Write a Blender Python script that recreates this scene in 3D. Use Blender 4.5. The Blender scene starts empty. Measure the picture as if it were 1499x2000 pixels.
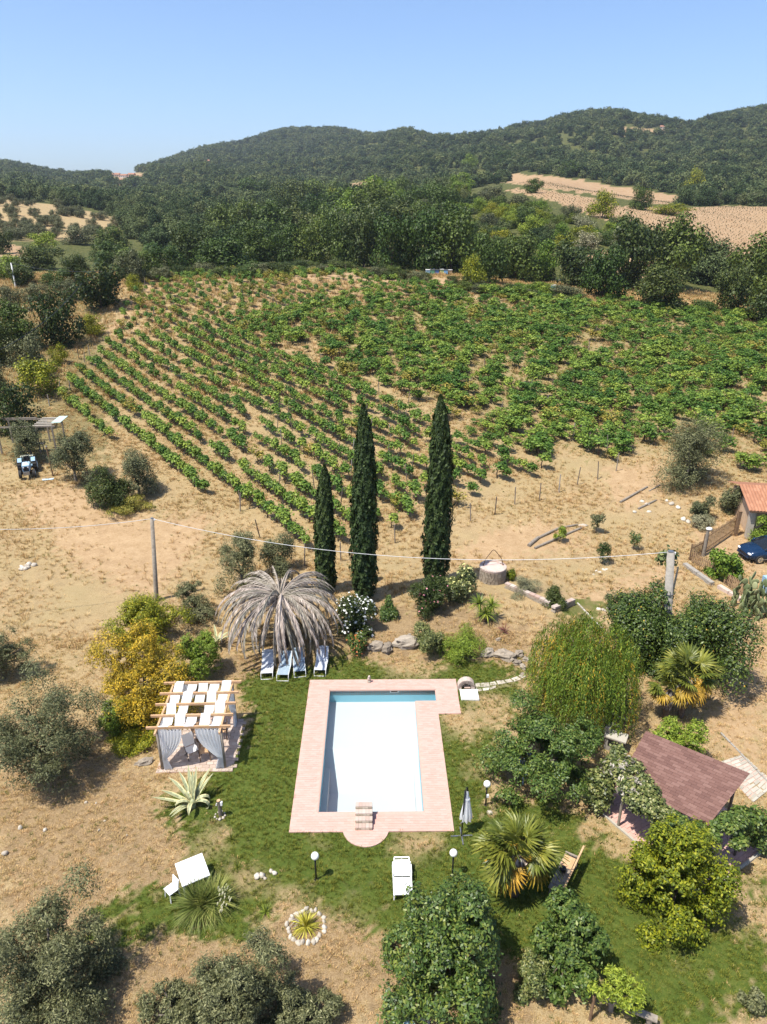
import bpy, math, random
import numpy as np
from mathutils import Vector, Matrix, noise as mnoise

sc = bpy.context.scene
col = sc.collection
random.seed(5)
rng = np.random.default_rng(11)

# ------------------------------------------------------------ camera, sky, sun, exposure
FPX = 1388.0; CX = 749.5; CY = 1000.0; CAMH = 22.5
TH = math.atan2(600.0, FPX)
cam_d = bpy.data.cameras.new('camera')
cam = bpy.data.objects.new('camera', cam_d); col.objects.link(cam)
cam.location = (0, 0, CAMH); cam.rotation_euler = (math.pi/2 - TH, 0, 0)
cam_d.sensor_fit = 'HORIZONTAL'; cam_d.sensor_width = 36; cam_d.lens = 36*FPX/1499
cam_d.clip_start = 0.1; cam_d.clip_end = 20000
sc.camera = cam

SUN_EL = math.radians(65.0); SUN_DIR = math.radians(32.0)   # shadows fall towards +x and +y
world = bpy.data.worlds.new('World'); sc.world = world; world.use_nodes = True
wn = world.node_tree; wn.nodes.clear()
wo = wn.nodes.new('ShaderNodeOutputWorld'); wb = wn.nodes.new('ShaderNodeBackground')
sky = wn.nodes.new('ShaderNodeTexSky'); sky.sky_type = 'NISHITA'; sky.sun_disc = False
sky.sun_elevation = SUN_EL
sky.sun_rotation = math.radians(90) + SUN_DIR + math.pi/2 + math.radians(0)
sky.air_density = .85; sky.dust_density = 1.6; sky.ozone_density = 6.5; sky.altitude = 100
wn.links.new(sky.outputs[0], wb.inputs[0]); wn.links.new(wb.outputs[0], wo.inputs[0])
wb.inputs[1].default_value = 0.145
sd = bpy.data.lights.new('sun', 'SUN'); sd.energy = 5.0; sd.angle = math.radians(0.53); sd.color = (1, .95, .85)
sun = bpy.data.objects.new('sun', sd); col.objects.link(sun)
ldir = Vector((math.cos(SUN_DIR)*math.cos(SUN_EL), math.sin(SUN_DIR)*math.cos(SUN_EL), -math.sin(SUN_EL)))
sun.rotation_euler = ldir.to_track_quat('-Z', 'Y').to_euler()
sun.location = (-20, -10, 60)
sky.sun_rotation = math.atan2(-ldir.x, -ldir.y)
vs = sc.view_settings
sc.display_settings.display_device = 'sRGB'
vs.view_transform = 'Standard'; vs.look = 'None'; vs.exposure = 0.62; vs.gamma = 1.0; vs.use_curve_mapping = False
sc.cycles.max_bounces = 6; sc.cycles.diffuse_bounces = 3; sc.cycles.glossy_bounces = 2
sc.cycles.transmission_bounces = 4; sc.cycles.transparent_max_bounces = 8

# ------------------------------------------------------------ the lie of the land
def slope_of(py):
    v = (np.asarray(py, float) - CY)/FPX
    return (-math.sin(TH) - v*math.cos(TH))/(math.cos(TH) - v*math.sin(TH))
def den_of(py):
    return math.cos(TH) - (np.asarray(py, float) - CY)/FPX*math.sin(TH)
TCOL = np.array([-500, 0, 150, 300, 480, 620, 750, 900, 1050, 1200, 1350, 1499, 2000], float)
TS = (TCOL - CX)/FPX/1.09
TY = np.array([130, 150, 180, 220, 270, 330, 400, 500, 650, 850, 1050, 1300, 1700, 2300, 3200, 6000], float)
# apparent elevation (as a picture row) of the ground along each bearing
TP = np.array([
 [545,533,512,482,452,398,390,384,378,365,345,322,318,335,345,360],
 [545,533,512,482,455,398,390,384,378,362,342,318,316,335,345,360],
 [547,535,515,488,462,425,400,390,382,366,350,346,345,352,360,370],
 [548,536,516,492,468,440,420,400,384,362,344,332,330,345,360,370],
 [544,533,515,492,466,440,420,398,380,356,340,322,286,290,330,360],
 [542,531,510,482,455,430,412,396,382,360,342,312,262,256,300,350],
 [543,530,500,460,430,410,398,390,376,345,310,275,268,290,320,350],
 [550,534,498,446,412,380,372,372,350,310,278,270,280,300,320,350],
 [565,548,505,440,398,362,346,352,336,300,262,246,262,290,320,350],
 [578,560,510,450,412,378,388,378,340,296,240,224,250,290,320,350],
 [590,570,515,470,425,405,398,378,340,300,258,246,245,285,320,350],
 [605,582,535,490,440,408,396,376,340,280,232,216,236,285,320,350],
 [620,590,545,495,445,408,390,370,330,270,215,195,220,280,320,350]], float)
TZ = CAMH + TY[None, :]*slope_of(TP)          # heights on the nodes
LTY = np.log(TY)
_fs = np.linspace(TS[0], TS[-1], 201); _fy = np.linspace(LTY[0], LTY[-1], 181)
_a = np.array([np.interp(_fy, LTY, TZ[i]/TY) for i in range(len(TS))])
_b = np.array([np.interp(_fs, TS, _a[:, j]) for j in range(len(_fy))]).T
def _blur(a, k, ax):
    w = np.hanning(k+2)[1:-1]; w /= w.sum()
    p = [(0, 0), (0, 0)]; p[ax] = (k//2, k//2)
    a = np.pad(a, p, mode='edge')
    return np.apply_along_axis(lambda m: np.convolve(m, w, 'valid'), ax, a)
ZT = _blur(_blur(_b, 9, 0), 7, 1)
# the ridge line: lift or lower the far ground so that it stands against the sky as the hills do
SKYX = [-300,0,40,75,110,140,165,200,250,300,350,400,430,470,520,560,620,660,690,715,738,770,800,840,880,910,960,1000,1030,1060,1085,1110,1160,1190,1215,1250,1290,1325,1345,1365,1390,1420,1460,1499,1700]
SKYY = [318,317,322,330,338,344,342,340,336,324,308,291,285,281,266,254,252,253,259,263,265,257,256,268,270,268,262,252,247,240,231,226,218,217,223,232,237,244,241,233,227,221,215,210,205]
_row_s = []
for _i, _s in enumerate(_fs):
    _Y = np.exp(_fy); _zz = ZT[_i]*_Y
    _v = -( _Y*math.sin(TH) + (_zz-CAMH)*math.cos(TH))/(_Y*math.cos(TH) - (_zz-CAMH)*math.sin(TH))
    _r = CY + FPX*_v; _far = _Y > 650; _cur = _r[_far].min(); _xp = CX + FPX*_s*1.10
    _tgt = np.interp(_xp, SKYX, SKYY) + 5
    _w = np.clip((_Y-420)/600, 0, 1); _w = _w*_w*(3-2*_w)
    _nr = _r + _w*(_tgt-_cur)
    ZT[_i] = CAMH/_Y + slope_of(_nr)
def _bil(s, ly):
    i = np.clip((s - _fs[0])/(_fs[1]-_fs[0]), 0, 199.999); j = np.clip((ly - _fy[0])/(_fy[1]-_fy[0]), 0, 179.999)
    i0 = i.astype(int); j0 = j.astype(int); di = i-i0; dj = j-j0
    return (ZT[i0, j0]*(1-di)*(1-dj) + ZT[i0+1, j0]*di*(1-dj) + ZT[i0, j0+1]*(1-di)*dj + ZT[i0+1, j0+1]*di*dj)
def terr(X, Y):
    X = np.atleast_1d(np.asarray(X, float)); Y = np.atleast_1d(np.asarray(Y, float))
    Yc = np.maximum(Y, 1.0)
    s = np.where(Y > 130, X/Yc, X/130.0)
    far = _bil(s, np.log(np.maximum(Yc, 130.0)))*np.maximum(Yc, 130.0)
    t = np.clip((Y-44.0)/86.0, 0, 1)
    near = far*(t*t*(1.35-.35*t)*.35/.35*0 + t*(.72+.28*t))
    z = np.where(Y > 130, far, near)
    und = .35*np.sin(X*.11+1.3)*np.sin(Y*.09+.4)*np.clip((Y-50)/40, 0, 1)
    und = und*np.clip(1-(Y-300)/200, 0, 1)
    bank = .45*np.clip((Y-32.2)/1.6, 0, 1)**1.0*np.clip((X+7)/2, 0, 1)*np.clip((12-X)/2, 0, 1)*np.clip((44-Y)/6, 0, 1)
    ridge = np.clip((Y-450)/300, 0, 1)*(5.0*np.sin(X*.021)*np.sin(Y*.017+X*.005)+2*np.sin(X*.06+Y*.03))*np.clip((1500-Y)/500, .15, 1)
    return z + und + bank + ridge
def T1(x, y): return float(terr(x, y)[0])

_ys = np.concatenate([np.linspace(6, 60, 160), np.geomspace(60, 4000, 700)[1:]])
def ray_h(px, py, h=0.0):
    """point where the line of sight through a photo pixel is h metres above the ground"""
    u = (px-CX)/FPX/float(den_of(py)); sl = float(slope_of(py))
    g = CAMH + _ys*sl - terr(u*_ys, _ys) - h
    k = np.argmax(g < 0)
    if g[k] >= 0: k = len(_ys)-1
    a, b = _ys[max(k-1, 0)], _ys[k]
    for _ in range(18):
        m = .5*(a+b)
        if CAMH + m*sl - T1(u*m, m) - h < 0: b = m
        else: a = m
    return Vector((u*b, b, CAMH + b*sl))
def G(px, py):
    p = ray_h(px, py); return Vector((p.x, p.y, T1(p.x, p.y)))
def zrow(Y, py): return CAMH + Y*float(slope_of(py))
def on_plane(px, py, z):
    sl = float(slope_of(py)); y = (z-CAMH)/sl
    return Vector(((px-CX)/FPX/float(den_of(py))*y, y, z))
def depth(p): return p[1]*math.cos(TH) + (CAMH-p[2])*math.sin(TH)
def mpp(p): return depth(p)/FPX                       # metres per photo pixel there
def proj(X, Y, Zz):
    d = Y*math.cos(TH) - (Zz-CAMH)*math.sin(TH); d = np.where(d < .5, .5, d)
    v = -(Y*math.sin(TH) + (Zz-CAMH)*math.cos(TH))/d
    return CX + FPX*X/d, CY + FPX*v
def inpoly(x, y, poly):
    x = np.asarray(x); y = np.asarray(y); r = np.zeros(x.shape, bool)
    n = len(poly)
    for i in range(n):
        x0, y0 = poly[i][:2]; x1, y1 = poly[(i+1) % n][:2]
        if y0 == y1: continue
        c = ((y0 > y) != (y1 > y)) & (x < (x1-x0)*(y-y0)/(y1-y0)+x0)
        r ^= c
    return r
def gp(pts): return [tuple(G(*p))[:2] for p in pts]

# ------------------------------------------------------------ mesh helpers
class MB:
    def __init__(s): s.v = []; s.f = []; s.m = []; s.mi = 0
    def add(s, vs_, fs):
        o = len(s.v); s.v += [tuple(q) for q in vs_]; s.f += [tuple(i+o for i in q) for q in fs]; s.m += [s.mi]*len(fs); return s
    def box(s, c, d, rz=0, M=None):
        x, y, z = d[0]/2, d[1]/2, d[2]/2
        M = (M if M is not None else Matrix.Rotation(rz, 3, 'Z'))
        c = Vector(c)
        p = [c + M @ Vector(q) for q in ((-x,-y,-z),(x,-y,-z),(x,y,-z),(-x,y,-z),(-x,-y,z),(x,-y,z),(x,y,z),(-x,y,z))]
        return s.add(p, [(3,2,1,0),(4,5,6,7),(0,1,5,4),(1,2,6,5),(2,3,7,6),(3,0,4,7)])
    def bar(s, a, b, w, h, up=(0,0,1)):
        a = Vector(a); b = Vector(b); d = (b-a); L = d.length; d.normalize()
        r = d.cross(Vector(up))
        if r.length < 1e-4: r = d.cross(Vector((1,0,0)))
        r.normalize(); u = r.cross(d)
        M = Matrix((r, d, u)).transposed()
        return s.box((a+b)/2, (w, L, h), M=M)
    def tube(s, pts, rad, n=8, cap=True):
        pts = [Vector(p) for p in pts]; rad = rad if hasattr(rad, '__len__') else [rad]*len(pts)
        vs_ = []; prev = None
        for i, p in enumerate(pts):
            d = (pts[min(i+1, len(pts)-1)] - pts[max(i-1, 0)])
            if d.length < 1e-9: d = Vector((0,0,1))
            d.normalize()
            r = prev - d*prev.dot(d) if prev is not None else d.cross(Vector((.31,.95,.05)))
            if r.length < 1e-4: r = d.cross(Vector((1,0,0)))
            r.normalize(); prev = r; q = d.cross(r)
            for k in range(n):
                a = 2*math.pi*k/n; vs_.append(p + (r*math.cos(a)+q*math.sin(a))*rad[i])
        fs = [(i*n+k, i*n+(k+1) % n, (i+1)*n+(k+1) % n, (i+1)*n+k) for i in range(len(pts)-1) for k in range(n)]
        if cap: fs += [tuple(range(n-1, -1, -1)), tuple(range((len(pts)-1)*n, len(pts)*n))]
        return s.add(vs_, fs)
    def cyl(s, a, b, r0, r1=None, n=12): return s.tube([a, b], [r0, r0 if r1 is None else r1], n)
    def ball(s, c, r, nu=14, nv=9, jit=0, seed=0):
        r = r if hasattr(r, '__len__') else (r, r, r); vs_ = [Vector((0,0,-1))]
        for j in range(1, nv):
            t = -math.pi/2 + math.pi*j/nv
            for i in range(nu):
                a = 2*math.pi*i/nu; vs_.append(Vector((math.cos(a)*math.cos(t), math.sin(a)*math.cos(t), math.sin(t))))
        vs_.append(Vector((0,0,1)))
        out = []
        for q in vs_:
            k = 1 + (jit*mnoise.noise(q*1.7 + Vector((seed*3.1, seed*1.7, seed))) + jit*.5*mnoise.noise(q*4+Vector((seed,0,0))) if jit else 0)
            out.append((c[0]+q.x*r[0]*k, c[1]+q.y*r[1]*k, c[2]+q.z*r[2]*k))
        fs = [(0, 1+(i+1) % nu, 1+i) for i in range(nu)]
        for j in range(nv-2):
            for i in range(nu):
                a = 1+j*nu; fs.append((a+i, a+(i+1) % nu, a+nu+(i+1) % nu, a+nu+i))
        t = len(vs_)-1; a = 1+(nv-2)*nu
        fs += [(a+i, a+(i+1) % nu, t) for i in range(nu)]
        return s.add(out, fs)
    def prism(s, poly, z0, z1):
        n = len(poly); p = [(q[0], q[1], z0) for q in poly]+[(q[0], q[1], z1) for q in poly]
        ar = sum(poly[i][0]*poly[(i+1) % n][1]-poly[(i+1) % n][0]*poly[i][1] for i in range(n))
        fs = [tuple(range(n, 2*n)), tuple(range(n-1, -1, -1))]+[(i, (i+1) % n, n+(i+1) % n, n+i) for i in range(n)]
        if ar < 0: fs = [tuple(reversed(q)) for q in fs]
        return s.add(p, fs)
    def grid(s, rows):
        m = len(rows[0]); vs_ = [q for r in rows for q in r]
        return s.add(vs_, [(i*m+k, i*m+k+1, (i+1)*m+k+1, (i+1)*m+k) for i in range(len(rows)-1) for k in range(m-1)])
    def mesh(s, name, mats, smooth=False, off=None):
        me = bpy.data.meshes.new(name)
        v = s.v if off is None else [(q[0]-off[0], q[1]-off[1], q[2]-off[2]) for q in s.v]
        me.from_pydata(v, [], s.f)
        for m in (mats if isinstance(mats, (list, tuple)) else [mats]): me.materials.append(m)
        if any(s.m): me.polygons.foreach_set('material_index', s.m)
        if smooth: me.polygons.foreach_set('use_smooth', [True]*len(s.f))
        me.update(); return me
def np_mesh(name, V, F, mats, mi=None, smooth=False):
    """V (n,3), F (m,k) all faces with k corners"""
    me = bpy.data.meshes.new(name); m, k = F.shape
    me.vertices.add(len(V)); me.vertices.foreach_set('co', np.ascontiguousarray(V, np.float32).ravel())
    me.loops.add(m*k); me.loops.foreach_set('vertex_index', np.ascontiguousarray(F, np.int32).ravel())
    me.polygons.add(m); me.polygons.foreach_set('loop_start', np.arange(0, m*k, k, dtype=np.int32))
    if mi is not None: me.polygons.foreach_set('material_index', np.asarray(mi, np.int32))
    me.polygons.foreach_set('use_smooth', np.full(m, smooth, bool))
    for mt in (mats if isinstance(mats, (list, tuple)) else [mats]): me.materials.append(mt)
    me.update(calc_edges=True); return me
def tag(o, label=None, cat=None, group=None, kind=None):
    if label: o['label'] = label
    if cat: o['category'] = cat
    if group: o['group'] = group
    if kind: o['kind'] = kind
    return o
def emp(name, label, cat, loc, rz=0, group=None):
    o = bpy.data.objects.new(name, None); col.objects.link(o); o.location = loc; o.rotation_euler = (0, 0, rz)
    o.empty_display_size = .2
    return tag(o, label, cat, group)
def obj(name, me, parent=None, loc=None, rz=0):
    o = bpy.data.objects.new(name, me); col.objects.link(o)
    if parent is not None: o.parent = parent
    if loc is not None: o.location = loc
    if rz: o.rotation_euler = (0, 0, rz)
    return o
def part(name, mb, mat, parent=None, smooth=False, off=None, loc=None, rz=0):
    return obj(name, mb.mesh(name, mat, smooth, off), parent, loc, rz)
def copy_tree(o, parent=None, loc=None, rz=None, label=None, scale=None):
    c = o.copy(); col.objects.link(c)
    if parent is not None: c.parent = parent
    if loc is not None: c.location = loc
    if rz is not None: c.rotation_euler = (0, 0, rz)
    if scale is not None: c.scale = scale if hasattr(scale, '__len__') else (scale,)*3
    if label: c['label'] = label
    for ch in list(o.children): copy_tree(ch, c)
    return c
# ------------------------------------------------------------ materials
def nmat(name):
    m = bpy.data.materials.new(name); m.use_nodes = True; nt = m.node_tree
    return m, nt, nt.nodes['Principled BSDF'], nt.nodes['Material Output']
def N(nt, t, **k):
    n = nt.nodes.new(t)
    for a, b in k.items(): setattr(n, a, b)
    return n
def ramp(nt, fac, stops):
    r = N(nt, 'ShaderNodeValToRGB'); e = r.color_ramp.elements
    while len(e) < len(stops): e.new(.5)
    for i, (p, c) in enumerate(stops): e[i].position = p; e[i].color = (*c, 1) if len(c) == 3 else c
    nt.links.new(fac, r.inputs[0]); return r.outputs[0]
def noise_n(nt, scale, detail=4, rough=.6, vec=None, dist=0):
    n = N(nt, 'ShaderNodeTexNoise'); n.inputs['Scale'].default_value = scale; n.inputs['Detail'].default_value = detail
    n.inputs['Roughness'].default_value = rough; n.inputs['Distortion'].default_value = dist
    if vec is not None: nt.links.new(vec, n.inputs['Vector'])
    return n.outputs['Fac']
def mix(nt, fac, a, b, mode='MIX'):
    n = N(nt, 'ShaderNodeMix', data_type='RGBA', blend_type=mode)
    for sck, val in ((0, fac), (6, a), (7, b)):
        if isinstance(val, (int, float)): n.inputs[sck].default_value = val
        elif isinstance(val, tuple): n.inputs[sck].default_value = (*val, 1) if len(val) == 3 else val
        else: nt.links.new(val, n.inputs[sck])
    return n.outputs[2]
def math_n(nt, op, a, b=None, clamp=False):
    n = N(nt, 'ShaderNodeMath', operation=op, use_clamp=clamp)
    for i, val in enumerate((a, b)):
        if val is None: continue
        if isinstance(val, (int, float)): n.inputs[i].default_value = val
        else: nt.links.new(val, n.inputs[i])
    return n.outputs[0]
def bump(nt, bs, h, strength=.4, dist=.02):
    b = N(nt, 'ShaderNodeBump'); b.inputs['Strength'].default_value = strength; b.inputs['Distance'].default_value = dist
    nt.links.new(h, b.inputs['Height']); nt.links.new(b.outputs[0], bs.inputs['Normal'])
def surf(name, c, c2=None, scale=6, rough=.8, metal=0, bmp=.3, bdist=.01, island=None, spec=.3, objrand=None, coord='Object', det=5):
    """plain weathered surface: two tones through noise, optional tone per piece"""
    m, nt, bs, out = nmat(name)
    tc = N(nt, 'ShaderNodeTexCoord').outputs[coord]
    f = noise_n(nt, scale, det, .65, tc)
    c2 = c2 or tuple(x*.7 for x in c)
    cl = ramp(nt, f, [(.3, c2), (.7, c)])
    if island:
        gi = N(nt, 'ShaderNodeNewGeometry')
        cl = mix(nt, .75, cl, ramp(nt, gi.outputs['Random Per Island'], island))
    if objrand:
        oi = N(nt, 'ShaderNodeObjectInfo')
        cl = mix(nt, .7, cl, ramp(nt, oi.outputs['Random'], objrand))
    nt.links.new(cl, bs.inputs['Base Color'])
    bs.inputs['Roughness'].default_value = rough; bs.inputs['Metallic'].default_value = metal
    bs.inputs['Specular IOR Level'].default_value = spec
    if bmp: bump(nt, bs, noise_n(nt, scale*5, 4, .7, tc), bmp, bdist)
    return m
def leafmat(name, stops, trans=.28, rough=.5, objvar=.25, spec=.3, gain=1.3, warm=1.0):
    g_ = lambda p: gain*(.62 + .62*p)
    stops = [(p, (min(c[0]*g_(p)*(1+.10*warm), .75), min(c[1]*g_(p), .75), min(c[2]*g_(p)*(1-.26*warm), .75))) for p, c in stops]; spec *= .7; rough = max(rough, .45); trans *= .6
    m, nt, bs, out = nmat(name)
    gi = N(nt, 'ShaderNodeNewGeometry'); oi = N(nt, 'ShaderNodeObjectInfo')
    tc = N(nt, 'ShaderNodeTexCoord').outputs['Object']
    nz = noise_n(nt, .9, 2, .5, tc)
    f = math_n(nt, 'ADD', math_n(nt, 'MULTIPLY', gi.outputs['Random Per Island'], .75), math_n(nt, 'MULTIPLY', nz, .25))
    cl = ramp(nt, f, stops)
    hs = N(nt, 'ShaderNodeHueSaturation')
    vr = N(nt, 'ShaderNodeMapRange'); nt.links.new(oi.outputs['Random'], vr.inputs[0]); vr.inputs[3].default_value = 1-objvar; vr.inputs[4].default_value = 1+objvar
    nt.links.new(vr.outputs[0], hs.inputs['Value'])
    hr = N(nt, 'ShaderNodeMapRange'); nt.links.new(oi.outputs['Random'], hr.inputs[0]); hr.inputs[3].default_value = .5+.02*objvar*4; hr.inputs[4].default_value = .5-.02*objvar*4
    nt.links.new(hr.outputs[0], hs.inputs['Hue'])
    nt.links.new(cl, hs.inputs['Color'])
    nt.links.new(hs.outputs[0], bs.inputs['Base Color'])
    bs.inputs['Roughness'].default_value = rough; bs.inputs['Specular IOR Level'].default_value = spec
    tr = N(nt, 'ShaderNodeBsdfTranslucent'); nt.links.new(mix(nt, .5, hs.outputs[0], (.5, .55, .1), 'SOFT_LIGHT'), tr.inputs[0])
    mx = N(nt, 'ShaderNodeMixShader'); mx.inputs[0].default_value = trans
    nt.links.new(bs.outputs[0], mx.inputs[1]); nt.links.new(tr.outputs[0], mx.inputs[2]); nt.links.new(mx.outputs[0], out.inputs[0])
    return m
L = dict(
 oak=leafmat('leaf_oak', [(0, (.020, .040, .010)), (.5, (.040, .070, .016)), (1, (.075, .110, .028))], gain=1.4),
 bright=leafmat('leaf_bright', [(0, (.045, .085, .012)), (.5, (.085, .140, .020)), (1, (.150, .200, .034))], gain=1.5),
 olive=leafmat('leaf_olive', [(0, (.026, .036, .018)), (.5, (.054, .066, .036)), (.85, (.115, .128, .08)), (1, (.22, .23, .17))], .12, .55, .15, gain=1.4),
 cypress=leafmat('leaf_cypress', [(0, (.010, .024, .009)), (.6, (.024, .044, .015)), (1, (.048, .072, .026))], .1, .6, .1, .3, 1.3),
 vine=leafmat('leaf_vine', [(0, (.030, .066, .012)), (.5, (.062, .118, .022)), (1, (.115, .17, .034))], objvar=.38, gain=1.6),
 vinedry=leafmat('leaf_vine_yellow', [(0, (.07, .09, .02)), (.5, (.14, .15, .03)), (1, (.26, .22, .06))]),
 yellow=leafmat('leaf_yellow', [(0, (.07, .085, .012)), (.35, (.15, .14, .016)), (.75, (.28, .23, .022)), (1, (.42, .30, .03))], gain=1.35),
 ygreen=leafmat('leaf_yellow_green', [(0, (.055, .085, .010)), (.5, (.11, .145, .014)), (1, (.24, .24, .02))]),
 willow=leafmat('leaf_willow', [(0, (.05, .09, .015)), (.5, (.09, .135, .02)), (1, (.17, .20, .03))], gain=1.65),
 willowy=leafmat('leaf_willow_yellow', [(0, (.12, .11, .015)), (.5, (.22, .18, .025)), (1, (.30, .23, .03))], gain=1.3),
 citrus=leafmat('leaf_citrus', [(0, (.014, .034, .008)), (.6, (.034, .066, .014)), (1, (.085, .120, .026))], .18, .35, .12, .5),
 redtip=leafmat('leaf_red_tip', [(0, (.020, .045, .012)), (.6, (.042, .085, .020)), (.9, (.10, .13, .03)), (1, (.20, .07, .03))], .2, .35, .1, .5),
 redleaf=leafmat('leaf_reddish', [(0, (.12, .04, .02)), (.6, (.20, .08, .03)), (1, (.26, .13, .05))]),
 plume=leafmat('leaf_plume_grass', [(0, (.07, .10, .025)), (.5, (.13, .17, .05)), (1, (.26, .28, .12))]),
 pear=leafmat('leaf_pear', [(0, (.028, .060, .014)), (.6, (.060, .105, .026)), (1, (.14, .17, .05))], .22, .45, .1, .4),
 ivy=leafmat('leaf_ivy', [(0, (.03, .05, .016)), (.5, (.07, .10, .035)), (1, (.18, .19, .09))], .15, .4, .1, .5),
 grey=leafmat('leaf_grey', [(0, (.09, .10, .075)), (.6, (.16, .17, .13)), (1, (.25, .25, .20))], .1, .7, .2),
 dark=leafmat('leaf_dark', [(0, (.018, .034, .010)), (.5, (.034, .056, .016)), (1, (.07, .09, .03))]),
 palm=leafmat('leaf_palm', [(0, (.05, .075, .014)), (.6, (.11, .135, .026)), (1, (.22, .215, .05))], .15, .4, .25, .5),
 palmyel=leafmat('leaf_palm_yellow', [(0, (.26, .20, .03)), (.6, (.42, .30, .05)), (1, (.52, .42, .12))], .15, .45, .2, .4, .85),
 palmdead=leafmat('leaf_palm_dead', [(0, (.13, .105, .082)), (.5, (.28, .24, .195)), (1, (.48, .425, .36))], .08, .8, .3, .15, 1.1, 0.0),
 agave=leafmat('leaf_agave', [(0, (.14, .17, .13)), (1, (.30, .34, .26))], .05, .5, .12, .4, 1.25),
 agavedge=surf('agave_edge', (.70, .62, .32), (.62, .52, .24), 8, .5, bmp=0),
 yucca=leafmat('leaf_yucca', [(0, (.045, .085, .014)), (.6, (.10, .155, .024)), (1, (.24, .27, .055))], .15, .4, .1, .5),
 white=surf('petal_white', (.82, .82, .78), (.74, .74, .68), 30, .6, bmp=0),
 pink=surf('petal_pink', (.72, .30, .32), (.62, .22, .26), 30, .6, bmp=0),
 cream=surf('petal_cream', (.62, .60, .25), (.52, .50, .18), 30, .6, bmp=0),
 red=surf('petal_red', (.55, .10, .05), (.45, .16, .05), 30, .6, bmp=0),
 fruit=surf('fruit_orange', (.42, .24, .03), (.34, .25, .03), 20, .5, bmp=0),
 grass=leafmat('grass_green', [(0, (.045, .070, .011)), (.5, (.090, .120, .02)), (1, (.165, .175, .04))], .25, .6, .35, gain=1.3),
 dry=leafmat('grass_dry', [(0, (.30, .195, .085)), (.5, (.45, .31, .15)), (1, (.58, .43, .24))], .2, .8, .15, .1, .93, .5),
 far=leafmat('leaf_far', [(0, (.034, .050, .020)), (.5, (.058, .080, .030)), (1, (.085, .108, .05))], .2, .8, .5, .1, 1.25, .1),
)
BARK = surf('bark', (.16, .12, .085), (.06, .045, .032), 9, .9, bmp=.8, bdist=.03)
BARKG = surf('bark_grey', (.24, .21, .17), (.10, .085, .065), 8, .9, bmp=.8, bdist=.03)
WOODP = surf('pergola_wood', (.58, .37, .21), (.42, .25, .13), 5, .7)
WOODG = surf('grey_wood', (.30, .26, .21), (.17, .14, .11), 6, .85, bmp=.5)
WOODB = surf('brown_wood', (.24, .15, .085), (.12, .075, .045), 6, .8, bmp=.5)
FENCEW = surf('fence_wood', (.34, .22, .12), (.20, .125, .07), 5, .8, objrand=[(0, (.22, .14, .08)), (1, (.40, .27, .15))])
POSTW = surf('post_wood', (.20, .16, .13), (.09, .07, .055), 5, .9, objrand=[(0, (.10, .08, .07)), (.6, (.2, .16, .12)), (1, (.36, .34, .32))])
WHITEP = surf('white_plastic', (.80, .80, .80), (.72, .72, .71), 4, .4, bmp=.05, spec=.4)
CLOTH = surf('white_cloth', (.88, .89, .90), (.84, .85, .87), 5, .85, bmp=.2, bdist=.02)
def _thin(m, k, c):
    nt = m.node_tree; tr = N(nt, 'ShaderNodeBsdfTranslucent'); tr.inputs[0].default_value = (*c, 1); mx = N(nt, 'ShaderNodeMixShader'); mx.inputs[0].default_value = k
    nt.links.new(nt.nodes['Principled BSDF'].outputs[0], mx.inputs[1]); nt.links.new(tr.outputs[0], mx.inputs[2]); nt.links.new(mx.outputs[0], nt.nodes['Material Output'].inputs[0])
_thin(CLOTH, .5, (.90, .91, .92))
PLASTER = surf('white_plaster', (.80, .80, .77), (.68, .67, .63), 3, .8)
CONC = surf('concrete', (.34, .31, .27), (.23, .21, .18), 5, .9, bmp=.4)
STEEL = surf('grey_steel', (.36, .37, .38), (.24, .25, .26), 8, .4, .8, bmp=.05)
BLACK = surf('black_metal', (.025, .025, .027), (.015, .015, .016), 8, .45, .3, bmp=.05)
RUST = surf('rusty_iron', (.15, .085, .05), (.07, .045, .03), 14, .8, .4)
RUBBER = surf('rubber', (.022, .022, .022), (.05, .045, .04), 12, .85)
STONE = surf('field_stone', (.46, .40, .33), (.26, .225, .185), 4, .9, bmp=.9, bdist=.05, objrand=[(0, (.19, .15, .11)), (.5, (.29, .235, .175)), (1, (.38, .325, .255))])
STONEI = surf('wall_stone', (.46, .40, .33), (.26, .225, .185), 7, .9, bmp=.6, bdist=.03, island=[(0, (.26, .215, .165)), (.4, (.42, .35, .27)), (.75, (.55, .44, .30)), (1, (.62, .56, .48))])
WHITEST = surf('white_stone', (.68, .64, .57), (.50, .46, .40), 5, .9, bmp=.5, objrand=[(0, (.25, .205, .15)), (.6, (.37, .32, .25)), (1, (.50, .45, .37))])
SLAB = surf('paving_slab', (.62, .58, .51), (.48, .44, .38), 3, .9, bmp=.4, objrand=[(0, (.22, .195, .145)), (.5, (.30, .275, .22)), (1, (.40, .37, .30))])
TERRA = surf('terracotta_brick', (.53, .335, .27), (.47, .285, .225), 5, .85, bmp=.3, objrand=[(0, (.50, .285, .235)), (.5, (.53, .312, .265)), (1, (.56, .345, .298))])
TERRAI = surf('terracotta_paving', (.53, .335, .27), (.47, .285, .225), 5, .85, bmp=.3, island=[(0, (.50, .285, .235)), (.5, (.53, .312, .265)), (1, (.56, .345, .298))])
MORTAR = surf('mortar', (.50, .34, .28), (.45, .30, .245), 12, .95)
STEPB = surf('step_brick', (.42, .33, .28), (.36, .28, .23), 6, .85, objrand=[(0, (.38, .25, .20)), (.4, (.41, .33, .28)), (1, (.50, .44, .39))])
SHING = surf('roof_shingle', (.185, .100, .082), (.13, .07, .058), 9, .9, bmp=.5, objrand=[(0, (.125, .064, .050)), (.5, (.170, .090, .070)), (1, (.225, .130, .104))])
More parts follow.
